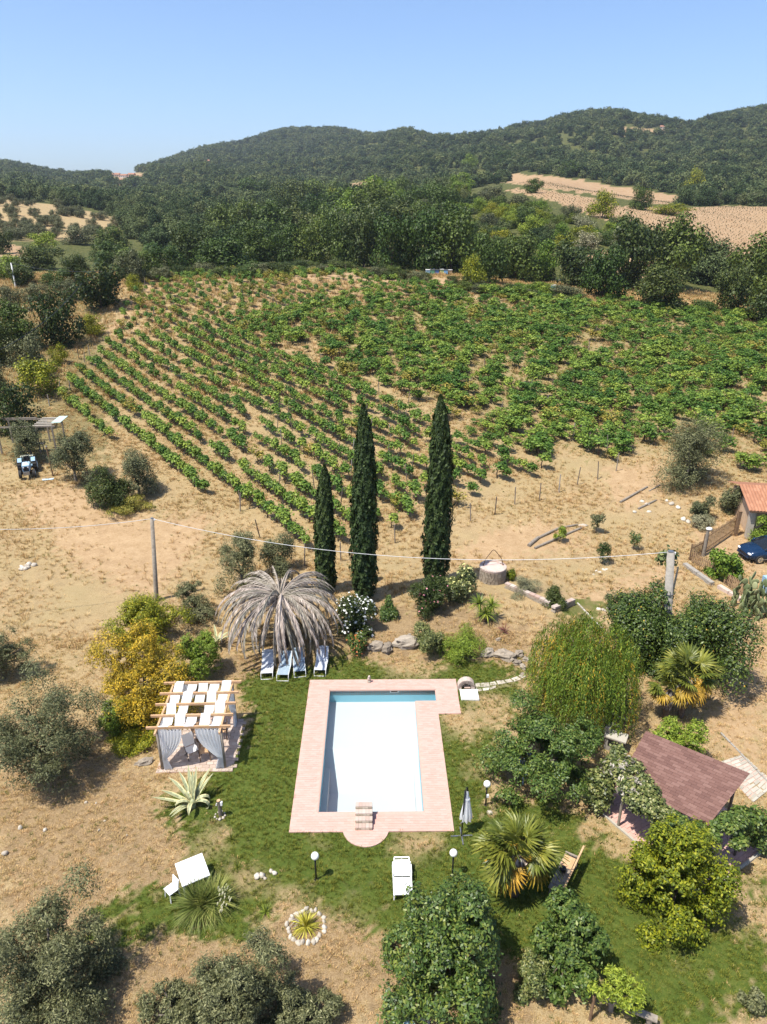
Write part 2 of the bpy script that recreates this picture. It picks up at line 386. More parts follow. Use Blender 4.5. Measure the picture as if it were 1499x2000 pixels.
ROOFT = surf('roof_tile', (.36, .17, .095), (.25, .11, .06), 3, .85, objrand=[(0, (.28, .125, .07)), (1, (.42, .21, .125))])
OCHRE = surf('ochre_wall', (.55, .40, .27), (.44, .31, .20), 3, .9)
CARP = surf('car_paint', (.010, .035, .085), (.008, .028, .07), 2, .22, .35, bmp=0, spec=.6)
GLASSD = surf('car_window', (.012, .014, .016), (.012, .014, .016), 2, .06, 0, bmp=0, spec=.6)
BLUEP = surf('tractor_blue', (.30, .45, .58), (.22, .34, .45), 6, .5, spec=.4)
BLUECH = surf('blue_plastic', (.10, .30, .55), (.08, .25, .47), 6, .4, bmp=0)
PALEBL = surf('pale_blue_plastic', (.50, .66, .78), (.44, .60, .72), 6, .4, bmp=0)
GLOBE = surf('opal_globe', (.82, .82, .78), (.80, .80, .76), 3, .25, bmp=0, spec=.5)
POOLW = surf('pool_wall_shade_tint', (.27, .50, .59), (.26, .485, .575), 2, .5, bmp=0)  # cyan of the shaded left wall put into the colour of all walls
POOLP = surf('pool_lining', (.60, .50, .49), (.585, .49, .48), 2, .5, bmp=0)
CHROME = surf('bright_metal', (.7, .7, .7), (.6, .6, .6), 8, .25, 1, bmp=0)
def colour(name, c, rough=.6): return surf(name, c, tuple(x*.8 for x in c), 5, rough, bmp=.1)
# pool water: clear tinted film, mirror by fresnel, small ripples
def water_mat():
    m, nt, bs, out = nmat('pool_water'); nt.nodes.remove(bs)
    t = N(nt, 'ShaderNodeBsdfTransparent'); t.inputs[0].default_value = (.81, .955, .985, 1)
    g = N(nt, 'ShaderNodeBsdfGlossy'); g.inputs['Roughness'].default_value = .02
    fr = N(nt, 'ShaderNodeFresnel'); fr.inputs[0].default_value = 1.33
    tc = N(nt, 'ShaderNodeTexCoord').outputs['Object']
    b = N(nt, 'ShaderNodeBump'); b.inputs['Strength'].default_value = .12; b.inputs['Distance'].default_value = .05
    nt.links.new(noise_n(nt, 3.5, 3, .5, tc), b.inputs['Height'])
    nt.links.new(b.outputs[0], g.inputs['Normal']); nt.links.new(b.outputs[0], fr.inputs['Normal'])
    mx = N(nt, 'ShaderNodeMixShader'); nt.links.new(fr.outputs[0], mx.inputs[0]); nt.links.new(t.outputs[0], mx.inputs[1]); nt.links.new(g.outputs[0], mx.inputs[2])
    nt.links.new(mx.outputs[0], out.inputs[0]); return m
WATER = water_mat()
# the ground: straw, lawn, bare soil and pale ploughed field, by painted ground cover
def ground_mat():
    m, nt, bs, out = nmat('ground_cover')
    tc = N(nt, 'ShaderNodeTexCoord').outputs['Object']
    def at(n): return N(nt, 'ShaderNodeAttribute', attribute_name=n).outputs['Fac']
    n1 = noise_n(nt, .22, 5, .6, tc); n2 = noise_n(nt, 1.3, 5, .65, tc); n3 = noise_n(nt, 7, 5, .7, tc); n4 = noise_n(nt, 28, 3, .7, tc)
    straw = ramp(nt, math_n(nt, 'ADD', math_n(nt, 'MULTIPLY', n2, .55), math_n(nt, 'MULTIPLY', n3, .45)),
                 [(.32, (.125, .078, .030)), (.48, (.255, .165, .070)), (.62, (.36, .245, .112)), (.78, (.475, .345, .172))])
    straw = mix(nt, ramp(nt, n1, [(.38, (0, 0, 0)), (.66, (.75, .75, .75))]), straw, (.25, .185, .072))
    straw = mix(nt, .3, straw, ramp(nt, n4, [(.3, (.12, .08, .04)), (.7, (.80, .66, .44))]))
    brown = ramp(nt, math_n(nt, 'ADD', math_n(nt, 'MULTIPLY', n2, .5), math_n(nt, 'MULTIPLY', n3, .5)),
                 [(.33, (0.095, 0.058, 0.024)), (.5, (0.203, 0.129, 0.056)), (.68, (0.320, 0.217, 0.107))])
    brown = mix(nt, .3, brown, ramp(nt, n4, [(.3, (.09, .055, .03)), (.7, (.62, .48, .32))]))
    straw = mix(nt, at('mulch'), straw, brown)
    soil = ramp(nt, math_n(nt, 'ADD', math_n(nt, 'MULTIPLY', n2, .5), math_n(nt, 'MULTIPLY', n3, .5)),
                [(.3, (0.264, 0.168, 0.086)), (.5, (0.370, 0.248, 0.139)), (.7, (0.466, 0.334, 0.202))])
    base = mix(nt, at('soil'), straw, soil)
    lawn = ramp(nt, math_n(nt, 'ADD', math_n(nt, 'MULTIPLY', n2, .4), math_n(nt, 'ADD', math_n(nt, 'MULTIPLY', n3, .3), math_n(nt, 'MULTIPLY', n4, .3))),
                [(.36, (.040, .064, .011)), (.50, (.070, .098, .017)), (.60, (.11, .125, .028)), (.72, (.20, .175, .055))])
    lm = math_n(nt, 'SUBTRACT', at('lawn'), math_n(nt, 'MULTIPLY', math_n(nt, 'SUBTRACT', .62, n2), 1.0), True)
    lm = ramp(nt, lm, [(.18, (0, 0, 0)), (.75, (1, 1, 1))])
    base = mix(nt, lm, base, lawn)
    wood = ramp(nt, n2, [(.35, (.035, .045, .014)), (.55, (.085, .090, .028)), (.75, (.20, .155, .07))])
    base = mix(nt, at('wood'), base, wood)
    sand = ramp(nt, n1, [(.35, (0.288, 0.184, 0.101)), (.65, (0.346, 0.238, 0.140))])
    base = mix(nt, at('sand'), base, sand)
    nt.links.new(base, bs.inputs['Base Color']); bs.inputs['Roughness'].default_value = .95; bs.inputs['Specular IOR Level'].default_value = .1
    bump(nt, bs, math_n(nt, 'ADD', n3, math_n(nt, 'MULTIPLY', n4, .5)), .7, .06)
    return m
GROUND = ground_mat()
# ------------------------------------------------------------ ground sheet
LAWN = gp([(475,1335),(540,1300),(640,1282),(700,1288),(860,1296),(1035,1288),(1025,1335),(1005,1400),(965,1460),(955,1560),(1140,1585),(1240,1690),(1330,1740),(1499,1725),(1520,2000),(1150,2000),(1130,1940),(1010,1900),(985,1845),(770,1825),(640,1815),(540,1790),(430,1830),(215,1865),(190,1790),(330,1730),(345,1650),(335,1540),(450,1500)])
LAWN2 = gp([(1120,1165),(1190,1170),(1180,1230),(1090,1215)])
WORN = [(800,1650,1.1,.6),(850,1640,.9,.45),(905,1420,1.3,.7),(885,1400,.8,.7),(960,1380,1.7,.75),(930,1500,1.2,.35),(800,1293,2.2,.8),(1150,1620,.8,.5),(560,1755,.9,.55),(620,1785,1.0,.35),(420,1640,1.3,.5),(480,1720,1.2,.5),(700,1790,1.2,.3),(1450,1790,1.2,.5),(1330,1890,.8,.2),(1110,1960,1.6,.7),(360,1700,1.0,.4),(620,1640,.8,.3)]
WORN = [(*tuple(G(a, b))[:2], r, k) for a, b, r, k in WORN]
MULCH = [gp(q) for q in ([(0,1440),(240,1480),(310,1530),(360,1640),(330,1730),(190,1790),(0,1800)], [(180,1860),(450,1830),(640,1790),(770,1790),(990,1830),(1010,2000),(180,2000)],
         [(640,1180),(900,1190),(1060,1220),(1040,1290),(640,1285)], [(430,1290),(640,1280),(600,1325),(480,1335),(440,1320)], [(1150,1390),(1300,1400),(1260,1440),(1180,1450)])]
SOIL = [gp(q) for q in ([(1410,1150),(1499,1150),(1499,1560),(1450,1480),(1395,1440),(1380,1370),(1440,1330),(1440,1250)], [(92,800),(280,550),(300,540),(330,540),(215,660),(200,700),(120,790)], [(880,1080),(960,1040),(1060,1020),(1180,1060),(1060,1080),(960,1110)],
         [(1190,915),(1290,900),(1300,950),(1240,1000),(1180,960)], [(1100,1175),(1320,1090),(1340,1110),(1200,1190)], [(20,960),(140,945),(300,1010),(420,1010),(300,1180),(120,1080)], [(1340,1030),(1499,1000),(1499,1130),(1400,1100)], [(330,540),(700,528),(900,548),(890,560),(600,545)])]
WEEDY = gp([(560,640),(900,580),(1499,620),(1499,930),(1290,880),(1060,890),(860,800)])
SAND = [[(905,352),(965,338),(1075,343),(1200,364),(1335,383),(1300,400),(1200,384),(1060,365),(960,352),(905,366)], [(985,370),(1050,368),(1150,386),(1220,405),(1260,432),(1180,428),(1080,392)], [(1210,402),(1330,406),(1420,402),(1520,404),(1560,500),(1440,510),(1400,498),(1340,470),(1240,430)], [(1110,505),(1200,490),(1330,520),(1330,552),(1110,530)],
        [(1215,252),(1300,250),(1295,263),(1220,264)], [(665,362),(735,350),(735,366),(690,382)], [(405,388),(450,386),(450,398),(405,396)], [(215,335),(290,338),(290,352),(230,366),(215,350)], [(0,475),(40,480),(60,500),(0,500)], [(-60,690),(40,690),(80,770),(-60,790)]]
GROVE = [(-200,385),(0,388),(110,400),(230,425),(235,455),(150,470),(0,472),(-200,480)]
def masks(X, Y, Zz, r=None):
    r = np.random.default_rng(3) if r is None else r
    near = (Y > 5) & (Y < 170)
    jx = X + r.normal(0, .28, X.shape) + .5*np.sin(Y*1.3+np.sin(X*.9)*2); jy = Y + r.normal(0, .28, X.shape) + .45*np.sin(X*1.1+np.sin(Y*.8)*2)
    lawn = np.where(inpoly(jx, jy, LAWN) & near, .55, 0.0) + np.where(inpoly(jx + r.normal(0, .6, X.shape), jy + r.normal(0, .6, X.shape), LAWN) & near, .45, 0.0)
    lawn = np.maximum(lawn, .75*inpoly(jx, jy, LAWN2))
    for x0, y0, rr, k in WORN: lawn -= k*np.exp(-((X-x0)**2+(Y-y0)**2)/(rr*.72)**2)*(lawn > 0)
    lawn = np.maximum(lawn, .42*inpoly(X + r.normal(0, 2, X.shape), Y + r.normal(0, 2, X.shape), WEEDY))
    lawn = np.clip(lawn, 0, 1)
    mul = np.zeros(X.shape)
    for q in MULCH: mul = np.maximum(mul, inpoly(jx + r.normal(0, .4, X.shape), jy + r.normal(0, .3, X.shape), q)*.85)
    so = np.zeros(X.shape)
    for q in SOIL: so = np.maximum(so, inpoly(X + r.normal(0, .5, X.shape), Y + r.normal(0, .5, X.shape), q)*.8)
    px, py = proj(X, Y, Zz); far = Y > 128
    sand = np.zeros(X.shape, bool)
    for q in SAND: sand |= inpoly(px + r.normal(0, 2, X.shape), py + r.normal(0, 1, X.shape), q) & far
    gro = inpoly(px, py, GROVE) & (Y > 200)
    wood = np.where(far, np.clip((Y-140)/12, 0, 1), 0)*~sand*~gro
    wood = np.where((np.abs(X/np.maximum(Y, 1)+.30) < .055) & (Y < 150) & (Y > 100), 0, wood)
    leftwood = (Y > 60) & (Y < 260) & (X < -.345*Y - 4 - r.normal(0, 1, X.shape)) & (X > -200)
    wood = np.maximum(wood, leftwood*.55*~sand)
    return dict(lawn=lawn, mulch=mul, soil=so*~sand, wood=wood.astype(float)*1.0, sand=np.maximum(sand.astype(float), 0))

sx = np.concatenate([[-1.9, -1.5], np.linspace(-1.15, -.72, 26)[:-1], np.linspace(-.72, .72, 350), np.linspace(.72, 1.15, 26)[1:], [1.5, 1.9]])
ry = np.concatenate([[-120, -60, -20, -5, 2], np.linspace(8, 46, 160), np.linspace(46, 150, 140)[1:], np.geomspace(150, 4600, 210)[1:]])
S_, Y_ = np.meshgrid(sx, ry); X_ = S_*np.maximum(Y_, 58.0)
Z_ = terr(X_.ravel(), Y_.ravel()).reshape(X_.shape)
# pool frame: O is the near left water corner, a runs along the short side, b away
PO = Vector((-2.65, 21.45, 0)); PR = math.radians(.6)
EX = Vector((math.cos(PR), math.sin(PR), 0)); EY = Vector((-math.sin(PR), math.cos(PR), 0))
def PP(a, b, z=0): return PO + EX*a + EY*b + Vector((0, 0, z))
dxp = X_-PO.x; dyp = Y_-PO.y
PA = dxp*EX.x+dyp*EX.y; PB = dxp*EY.x+dyp*EY.y
Z_ = Z_ + .03*np.sin(X_*2.3+np.sin(Y_*1.9))*np.sin(Y_*2.7)*(Y_ < 60)*((PA < -1.3) | (PA > 6.6) | (PB < -2) | (PB > 9))
nr, nc = X_.shape
V_ = np.stack([X_.ravel(), Y_.ravel(), Z_.ravel()], 1)
ii = (np.arange(nr-1)[:, None]*nc + np.arange(nc-1)[None, :]).ravel()
F_ = np.stack([ii, ii+1, ii+nc+1, ii+nc], 1)
fa = PA.ravel()[F_].mean(1); fb = PB.ravel()[F_].mean(1)
hole = ((fa > -.35) & (fa < 4.7) & (fb > -.35) & (fb < 8.25)) | ((fa > 4) & (fa < 5.7) & (fb > 6.6) & (fb < 8.25))
F_ = F_[~hole]
gm = np_mesh('ground', V_, F_, GROUND, smooth=True)
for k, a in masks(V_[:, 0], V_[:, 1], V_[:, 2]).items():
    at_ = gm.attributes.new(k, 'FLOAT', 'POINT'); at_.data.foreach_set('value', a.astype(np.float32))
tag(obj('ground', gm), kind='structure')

# ------------------------------------------------------------ pool terrace and pool
PW, PL = 4.31, 7.88; EXA, EXB = 5.36, 6.96
outer = [(-1.05,-.97),(1.03,-.97)]
cb, rb = -.74, .95
for i in range(13):
    t = math.radians(194 + (346-194)*i/12); outer.append((1.95+rb*math.cos(t)*.97, cb+rb*math.sin(t)))
outer += [(2.87,-.97),(5.40,-.97),(5.36,6.0),(6.44,6.0),(6.47,8.72),(-1.05,8.72)]
inner = [(0,0),(PW,0),(PW,EXB),(EXA,EXB),(EXA,PL),(0,PL)]
dk = MB()
for poly in ([(-1.05,-.97),(0,-.97),(0,8.72),(-1.05,8.72)], [(0,PL),(6.47,PL),(6.47,8.72),(0,8.72)], [(0,-.97),(5.4,-.97),(5.4,0),(0,0)], [(PW,0),(5.4,0),(5.36,6.0),(PW,6.0)], [(PW,6.0),(6.44,6.0),(6.44,EXB),(PW,EXB)], [(EXA,EXB),(6.44,EXB),(6.47,PL),(EXA,PL)], [q for q in outer[2:15]]):
    dk.prism([tuple(PP(*q))[:2] for q in poly], -.30, .046)
deck = part('pool_terrace', dk, MORTAR); tag(deck, kind='structure')
bl, bw = .25, .125
cand = []
b = -1.72
r_i = 0
while b < 8.75:
    a = -1.05 + (r_i % 2)*bl/2
    while a < 6.5:
        cand.append((a+bl/2, b+bw/2)); a += bl
    b += bw; r_i += 1
bm_ = MB(); bm_.box((0,0,0), (bl-.008, bw-.008, .034)); brick_me = bm_.mesh('terrace_brick', TERRA)
def okb(a, b):
    for da in (-bl/2+.01, bl/2-.01):
        for db in (-bw/2+.01, bw/2-.01):
            if not inpoly(np.array([a+da]), np.array([b+db]), outer)[0] or inpoly(np.array([a+da]), np.array([b+db]), inner)[0]: return False
    return True
good = [(a, b) for a, b in cand if okb(a, b)]
good.sort(key=lambda q: q[1])
rest = MB()
for i, (a, b) in enumerate(good):
    z = .036 + random.uniform(-.003, .003); p = PP(a, b, z)
    if i < 290: obj('brick', brick_me, deck, p, PR + random.uniform(-.01, .01))
    else: rest.box(p, (bl-.008, bw-.008, .034), PR + random.uniform(-.012, .012))
tag(part('brick_paving', rest, TERRAI, deck), kind='stuff')
# pale coping joint lines: the coping course round the water
cop = MB()
for q0, q1 in zip(inner, inner[1:]+inner[:1]):
    cop.bar(PP(*q0, .004), PP(*q1, .004), .07, .058)
part('coping', cop, surf('coping_stone', (.45, .31, .26), (.40, .26, .21), 6, .8), deck)

pool = emp('swimming_pool', 'swimming pool with pale lining and clear water set in pink brick terrace', 'pool', PP(0, 0, 0), PR)
bs_ = MB()
def shell(a0, b0, a1, b1):
    pass
d0, d1 = .72, 1.55        # shallow far end, deep near end
def fl(b): return -(d1 if b < 2.6 else d1 + (d0-d1)*min(1, (b-2.6)/1.9))
bb = [0, 2.6, 4.5, EXB, PL]
rows = [[(0, b, fl(b)), (PW, b, fl(b))] for b in bb]; bs_.grid(rows)
bs_.add([(PW, EXB, fl(7)), (EXA, EXB, fl(7)), (EXA, PL, fl(7)), (PW, PL, fl(7))], [(0,1,2,3)])
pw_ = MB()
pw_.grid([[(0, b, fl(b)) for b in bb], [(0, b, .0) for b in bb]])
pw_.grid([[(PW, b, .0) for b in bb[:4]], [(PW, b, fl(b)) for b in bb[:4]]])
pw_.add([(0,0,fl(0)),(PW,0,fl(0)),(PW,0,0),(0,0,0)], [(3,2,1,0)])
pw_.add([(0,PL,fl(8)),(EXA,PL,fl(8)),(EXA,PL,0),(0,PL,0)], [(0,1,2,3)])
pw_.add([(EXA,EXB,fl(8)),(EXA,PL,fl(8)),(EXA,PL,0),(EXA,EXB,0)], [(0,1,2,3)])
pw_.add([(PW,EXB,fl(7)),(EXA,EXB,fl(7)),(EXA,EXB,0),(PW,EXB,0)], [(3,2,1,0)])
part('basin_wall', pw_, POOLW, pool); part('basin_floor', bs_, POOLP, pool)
for lx_ in (.13, PW-.13): part('side_ledge', MB().box((lx_, 1.75, -1.235), (.255, 3.5, .62)), POOLP, pool)
wt = MB(); wt.add([(.002, .002, -.03), (PW-.002, .002, -.03), (PW-.002, EXB+.002, -.03), (EXA-.002, EXB+.002, -.03), (EXA-.002, PL-.002, -.03), (.002, PL-.002, -.09)], [(0,1,2,3,4,5)])
part('water', wt, WATER, pool)
sk = MB(); sk.box((3.28, PL-.006, -.06), (.42, .02, .16)); skm = part('skimmer', sk, WHITEP, pool)
sk2 = MB(); sk2.box((3.28, PL-.018, -.062), (.34, .012, .09)); part('skimmer_mouth', sk2, BLACK, skm)
dr = MB(); dr.cyl((3.3, .55, -1.549), (3.3, .55, -1.53), .11, n=20); part('floor_drain', dr, BLUECH, pool)
lad = MB()

# brick steps up to the pool edge
st = emp('brick_steps', 'short flight of four brick and stone steps at the pool edge', 'steps', PP(1.87, -.90, .05), PR)
for i in range(4):
    hb = MB(); z0 = .13*i
    hb.box((0, (.92+.23*i)/2 + 0, z0+.047), (.66, .92-.23*i, .094)) if False else hb.box((0, .23*i+(.92-.23*i)/2, z0+.047), (.66, .92-.23*i, .094))
    part('step_core', hb, MORTAR, st)
    sb = MB()
    for r_ in range(1):
        x = -.33
        while x < .325:
            w = min(random.uniform(.09, .17), .33-x)
            sb.box((x+w/2, .23*i-.004+random.uniform(-.004, .006), z0+.047), (w-.012, .03, .084)); x += w
    part('riser_stones', sb, STONEI, st)
    for k in range(5):
        tb = MB(); tb.box((-.272+.136*k, .23*i+.115-.003, z0+.112), (.128, .240, .038)); part('brick', tb, STEPB, st)
sides = MB()
for s in (-1, 1):
    for i in range(4):
        y = .23*i
        while y < .92:
            w = random.uniform(.1, .2); w = min(w, .92-y+.01)
            sides.box((s*.333, y+w/2, .13*i+.047), (.016, w-.014, .082)); y += w
tag(part('side_stones', sides, STONEI, st), kind='stuff')

# ------------------------------------------------------------ instancing for what nobody could count
def scatter(name, P, rot, scl, idx, protos):
    n = len(P); me = bpy.data.meshes.new(name); me.vertices.add(n)
    me.vertices.foreach_set('co', np.ascontiguousarray(P, np.float32).ravel())
    a = me.attributes.new('rot', 'FLOAT_VECTOR', 'POINT'); a.data.foreach_set('vector', np.ascontiguousarray(rot, np.float32).ravel())
    a = me.attributes.new('scl', 'FLOAT_VECTOR', 'POINT'); a.data.foreach_set('vector', np.ascontiguousarray(scl, np.float32).ravel())
    a = me.attributes.new('idx', 'INT', 'POINT'); a.data.foreach_set('value', np.ascontiguousarray(idx, np.int32))
    me.update(); o = obj(name, me); tag(o, kind='stuff')
    ng = bpy.data.node_groups.new(name, 'GeometryNodeTree')
    ng.interface.new_socket('Geometry', in_out='INPUT', socket_type='NodeSocketGeometry')
    ng.interface.new_socket('Geometry', in_out='OUTPUT', socket_type='NodeSocketGeometry')
    gi = ng.nodes.new('NodeGroupInput'); go = ng.nodes.new('NodeGroupOutput')
    ip = ng.nodes.new('GeometryNodeInstanceOnPoints'); jn = ng.nodes.new('GeometryNodeJoinGeometry')
    for p in reversed(protos):
        oi = ng.nodes.new('GeometryNodeObjectInfo'); oi.inputs['Object'].default_value = p; oi.inputs['As Instance'].default_value = True
        ng.links.new(oi.outputs['Geometry'], jn.inputs[0])
    def na(nm, dt):
        x = ng.nodes.new('GeometryNodeInputNamedAttribute'); x.data_type = dt; x.inputs['Name'].default_value = nm; return x.outputs['Attribute']
    er = ng.nodes.new('FunctionNodeEulerToRotation'); ng.links.new(na('rot', 'FLOAT_VECTOR'), er.inputs[0])
    ng.links.new(gi.outputs[0], ip.inputs['Points']); ng.links.new(jn.outputs[0], ip.inputs['Instance'])
    ip.inputs['Pick Instance'].default_value = True
    ng.links.new(na('idx', 'INT'), ip.inputs['Instance Index']); ng.links.new(er.outputs[0], ip.inputs['Rotation']); ng.links.new(na('scl', 'FLOAT_VECTOR'), ip.inputs['Scale'])
    ng.links.new(ip.outputs[0], go.inputs[0])
    md = o.modifiers.new('scatter', 'NODES'); md.node_group = ng
    return o
def rz3(n, tilt=0.0):
    return np.stack([rng.normal(0, tilt, n) if tilt else np.zeros(n), rng.normal(0, tilt, n) if tilt else np.zeros(n), rng.uniform(0, 6.28, n)], 1)
def scl3(s, hz=None): return np.stack([s, s, s if hz is None else hz], 1)

# ------------------------------------------------------------ leaves
def norm(a): return a/np.maximum(np.linalg.norm(a, axis=1, keepdims=True), 1e-6)
def leaf_quads(P, Nn, size, asp=.5, T=None, r=rng):
    n = len(P); size = np.broadcast_to(np.asarray(size, float), (n,))
    Nn = norm(Nn)
    if T is None: T = r.normal(size=(n, 3))
    T = T - Nn*(T*Nn).sum(1, keepdims=True); T = norm(T); B = np.cross(Nn, T)
    l = (size*.5)[:, None]; w = (size*.5*asp)[:, None]
    V = np.stack([P-T*l, P+B*w-T*l*.1, P+T*l, P-B*w-T*l*.1], 1).reshape(-1, 3)
    return V, np.arange(n*4).reshape(-1, 4)
def blob_leaves(lobes, n, size, asp=.5, up=.35, shell=.55, r=rng, jit=.12, hang=0, fit=None, low=False):
    P, Nn = blob_pts(lobes, n, up, shell, r, jit, low)
    if fit is not None: P = fit(P)
    T = r.normal(size=(n, 3)) + np.array([0, 0, -hang]) if hang else None
    return leaf_quads(P, Nn, size*r.uniform(.65, 1.35, n), asp, T, r)
def blob_pts(lobes, n, up, shell, r, jit, low=False):
    lo = np.array(lobes, float); w = (lo[:, 3]*lo[:, 4]+lo[:, 4]*lo[:, 5]+lo[:, 3]*lo[:, 5]); w /= w.sum()
    k = r.choice(len(lo), n, p=w); D = norm(r.normal(size=(n, 3)))
    if not low: D[:, 2] = np.where(D[:, 2] < -.45, -D[:, 2]*.8, D[:, 2]); D = norm(D)
    f = shell + (1-shell)*r.random(n)**.6
    # ragged surface: the lobe swells and sinks
    f *= 1 + .16*np.sin(D[:, 0]*7+k*1.3)*np.sin(D[:, 1]*6+k*2.1) + .10*np.sin(D[:, 2]*13+D[:, 0]*11+k)
    R = lo[k, 3:6]
    P = lo[k, :3] + D*R*f[:, None] + r.normal(size=(n, 3))*R*jit
    Nn = D*.85 + r.normal(size=(n, 3))*.42 + np.array([0, 0, up])
    return P, Nn
def lobes_in(c, R, k, lr, r=rng, low=False):
    out = []
    for i in range(k):
        d = r.normal(size=3); d /= np.linalg.norm(d); 
        if d[2] < -.5 and not low: d[2] *= -.6
        f = r.uniform(.30, .86)**.8
        s = lr*r.uniform(.75, 1.25)
        out.append((c[0]+d[0]*R[0]*f, c[1]+d[1]*R[1]*f, c[2]+d[2]*R[2]*f, R[0]*s, R[1]*s, R[2]*s*r.uniform(.8, 1.05)))
    return out
def trunk_mb(h, r0, tips, lean=(0, 0), n=8, fork=.55, rnd=random):
    """a tapering trunk that forks and runs out to the tips"""
    mb = MB(); fk = Vector((lean[0], lean[1], h*fork))
    mid = fk*.5 + Vector((rnd.uniform(-.08, .08)*h*.5, rnd.uniform(-.08, .08)*h*.5, 0))
    mb.tube([(0, 0, -.15), (0, 0, .05), mid, fk], [r0*1.35, r0*1.1, r0*.85, r0*.72], n)
    for t in tips:
        t = Vector(t); m = fk.lerp(t, .5) + Vector((0, 0, .06*h))
        mb.tube([fk - Vector((0, 0, r0*.4)), m, t], [r0*.55, r0*.34, r0*.10], 6)
    return mb
# ------------------------------------------------------------ grass and straw tufts
def tuft(name, mat, n, h, w, spread, lean, seed):
    r = np.random.default_rng(seed); P = []; F = []
    for i in range(n):
        a = r.uniform(0, 6.28); d = r.uniform(0, spread); b = np.array([d*math.cos(a), d*math.sin(a), 0])
        hh = h*r.uniform(.5, 1.2); a2 = a + r.normal(0, .7); o = np.array([math.cos(a2), math.sin(a2), 0])*hh*lean*r.uniform(.3, 1.3)
        s = np.array([-math.sin(a2), math.cos(a2), 0])*w
        k = len(P); P += [b-s, b+s, b+o*.45+s*.8+[0, 0, hh*.65], b+o*.45-s*.8+[0, 0, hh*.65], b+o+[0, 0, hh*.95]+s*.15, b+o+[0, 0, hh*.95]-s*.15]
        F += [(k, k+1, k+2, k+3), (k+3, k+2, k+4, k+5)]
    return bpy.data.objects.new(name, np_mesh(name, np.array(P), np.array(F), mat))
GP = [tuft('green_tuft', L['grass'], 14, .075, .007, .10, .6, 1), tuft('green_tuft', L['grass'], 14, .11, .008, .10, .7, 2),
      tuft('dry_tuft', L['dry'], 14, .10, .008, .12, .9, 3), tuft('dry_tuft', L['dry'], 16, .22, .010, .16, .8, 4), tuft('dry_tuft', L['dry'], 12, .06, .009, .14, 1.5, 5)]
def free_of_terrace(X, Y):
    a = (X-PO.x)*EX.x+(Y-PO.y)*EX.y; b = (X-PO.x)*EY.x+(Y-PO.y)*EY.y
    return ~inpoly(a, b, [(q[0]*1.0, q[1]) for q in outer])
BUILT = []     # paved floors that carry no grass, filled in as ground polygons
def ground_pts(n, y0, y1, smax=.62, xpad=3):
    Y = np.sqrt(rng.uniform(y0*y0, y1*y1, n)); X = rng.uniform(-1, 1, n)*(smax*Y+xpad)
    k = free_of_terrace(X, Y)
    for q in BUILT: k &= ~inpoly(X, Y, q)
    return X[k], Y[k]
BUILT += [gp([(316,1505),(452,1500),(478,1405),(350,1400)]), gp([(1140,1556),(1238,1660),(1340,1745),(1499,1675),(1400,1560),(1250,1480)]), gp([(1399,1490),(1450,1476),(1505,1530),(1470,1562)])]
def do_grass():
    X, Y = ground_pts(70000, 11, 34); Zg = terr(X, Y); M = masks(X, Y, Zg, np.random.default_rng(9))
    ptch = np.sin(X*.9+np.sin(Y*.7)*1.5)*np.sin(Y*1.05+X*.3)*.5+.5*np.sin(X*2.1+1)*np.sin(Y*2.4+X*.5)
    g = rng.random(len(X)) < np.clip(M['lawn']*1.2-.15-np.clip(ptch-.2, 0, 1)*.45, 0, 1)
    keep = g | (rng.random(len(X)) < .6*(1-.8*M['soil'])*(1-.85*np.clip(M['lawn']*1.3, 0, 1)))
    X, Y, Zg, g = X[keep], Y[keep], Zg[keep], g[keep]; n = len(X)
    s = rng.uniform(.5, 1.0, n)
    scatter('lawn_grass', np.stack([X, Y, Zg], 1)[g], rz3(g.sum()), scl3(s[g]*np.where(Y[g] > 0, 1, 1)), rng.integers(0, 2, g.sum()), GP)
    d = ~g
    scatter('dry_grass', np.stack([X, Y, Zg], 1)[d], rz3(d.sum()), scl3(s[d]), rng.choice([2, 4, 4, 1], d.sum(), p=[.4, .3, .24, .06]), GP)
    X, Y = ground_pts(110000, 33, 75, .6); Zg = terr(X, Y); M = masks(X, Y, Zg, np.random.default_rng(10))
    nz = np.sin(X*.35+np.sin(Y*.3)*2)*np.sin(Y*.42+X*.11)
    keep = (rng.random(len(X)) < .5+.5*nz)*(rng.random(len(X)) > M['soil']*.8)
    X, Y, Zg = X[keep], Y[keep], Zg[keep]; n = len(X)
    gi = rng.random(n) < (.04 + .22*(M['lawn'][keep] > .3))
    scatter('tall_straw', np.stack([X, Y, Zg], 1), rz3(n), scl3(rng.uniform(.5, 1.15, n)), np.where(gi, 1, rng.choice([2, 3, 4, 4], n)), GP)
    X, Y = ground_pts(60000, 75, 150, .6); Zg = terr(X, Y); M = masks(X, Y, Zg, np.random.default_rng(12))
    keep = (rng.random(len(X)) > np.clip(M['soil']*1.25, 0, .97))*(rng.random(len(X)) < .75); X, Y, Zg = X[keep], Y[keep], Zg[keep]; n = len(X)
    gi = rng.random(n) < (.05 + .55*(M['lawn'][keep] > .3))
    scatter('vineyard_weeds', np.stack([X, Y, Zg], 1), rz3(n), scl3(rng.uniform(1.2, 2.6, n)), np.where(gi, 1, rng.choice([2, 3, 4], n)), GP)
do_grass()

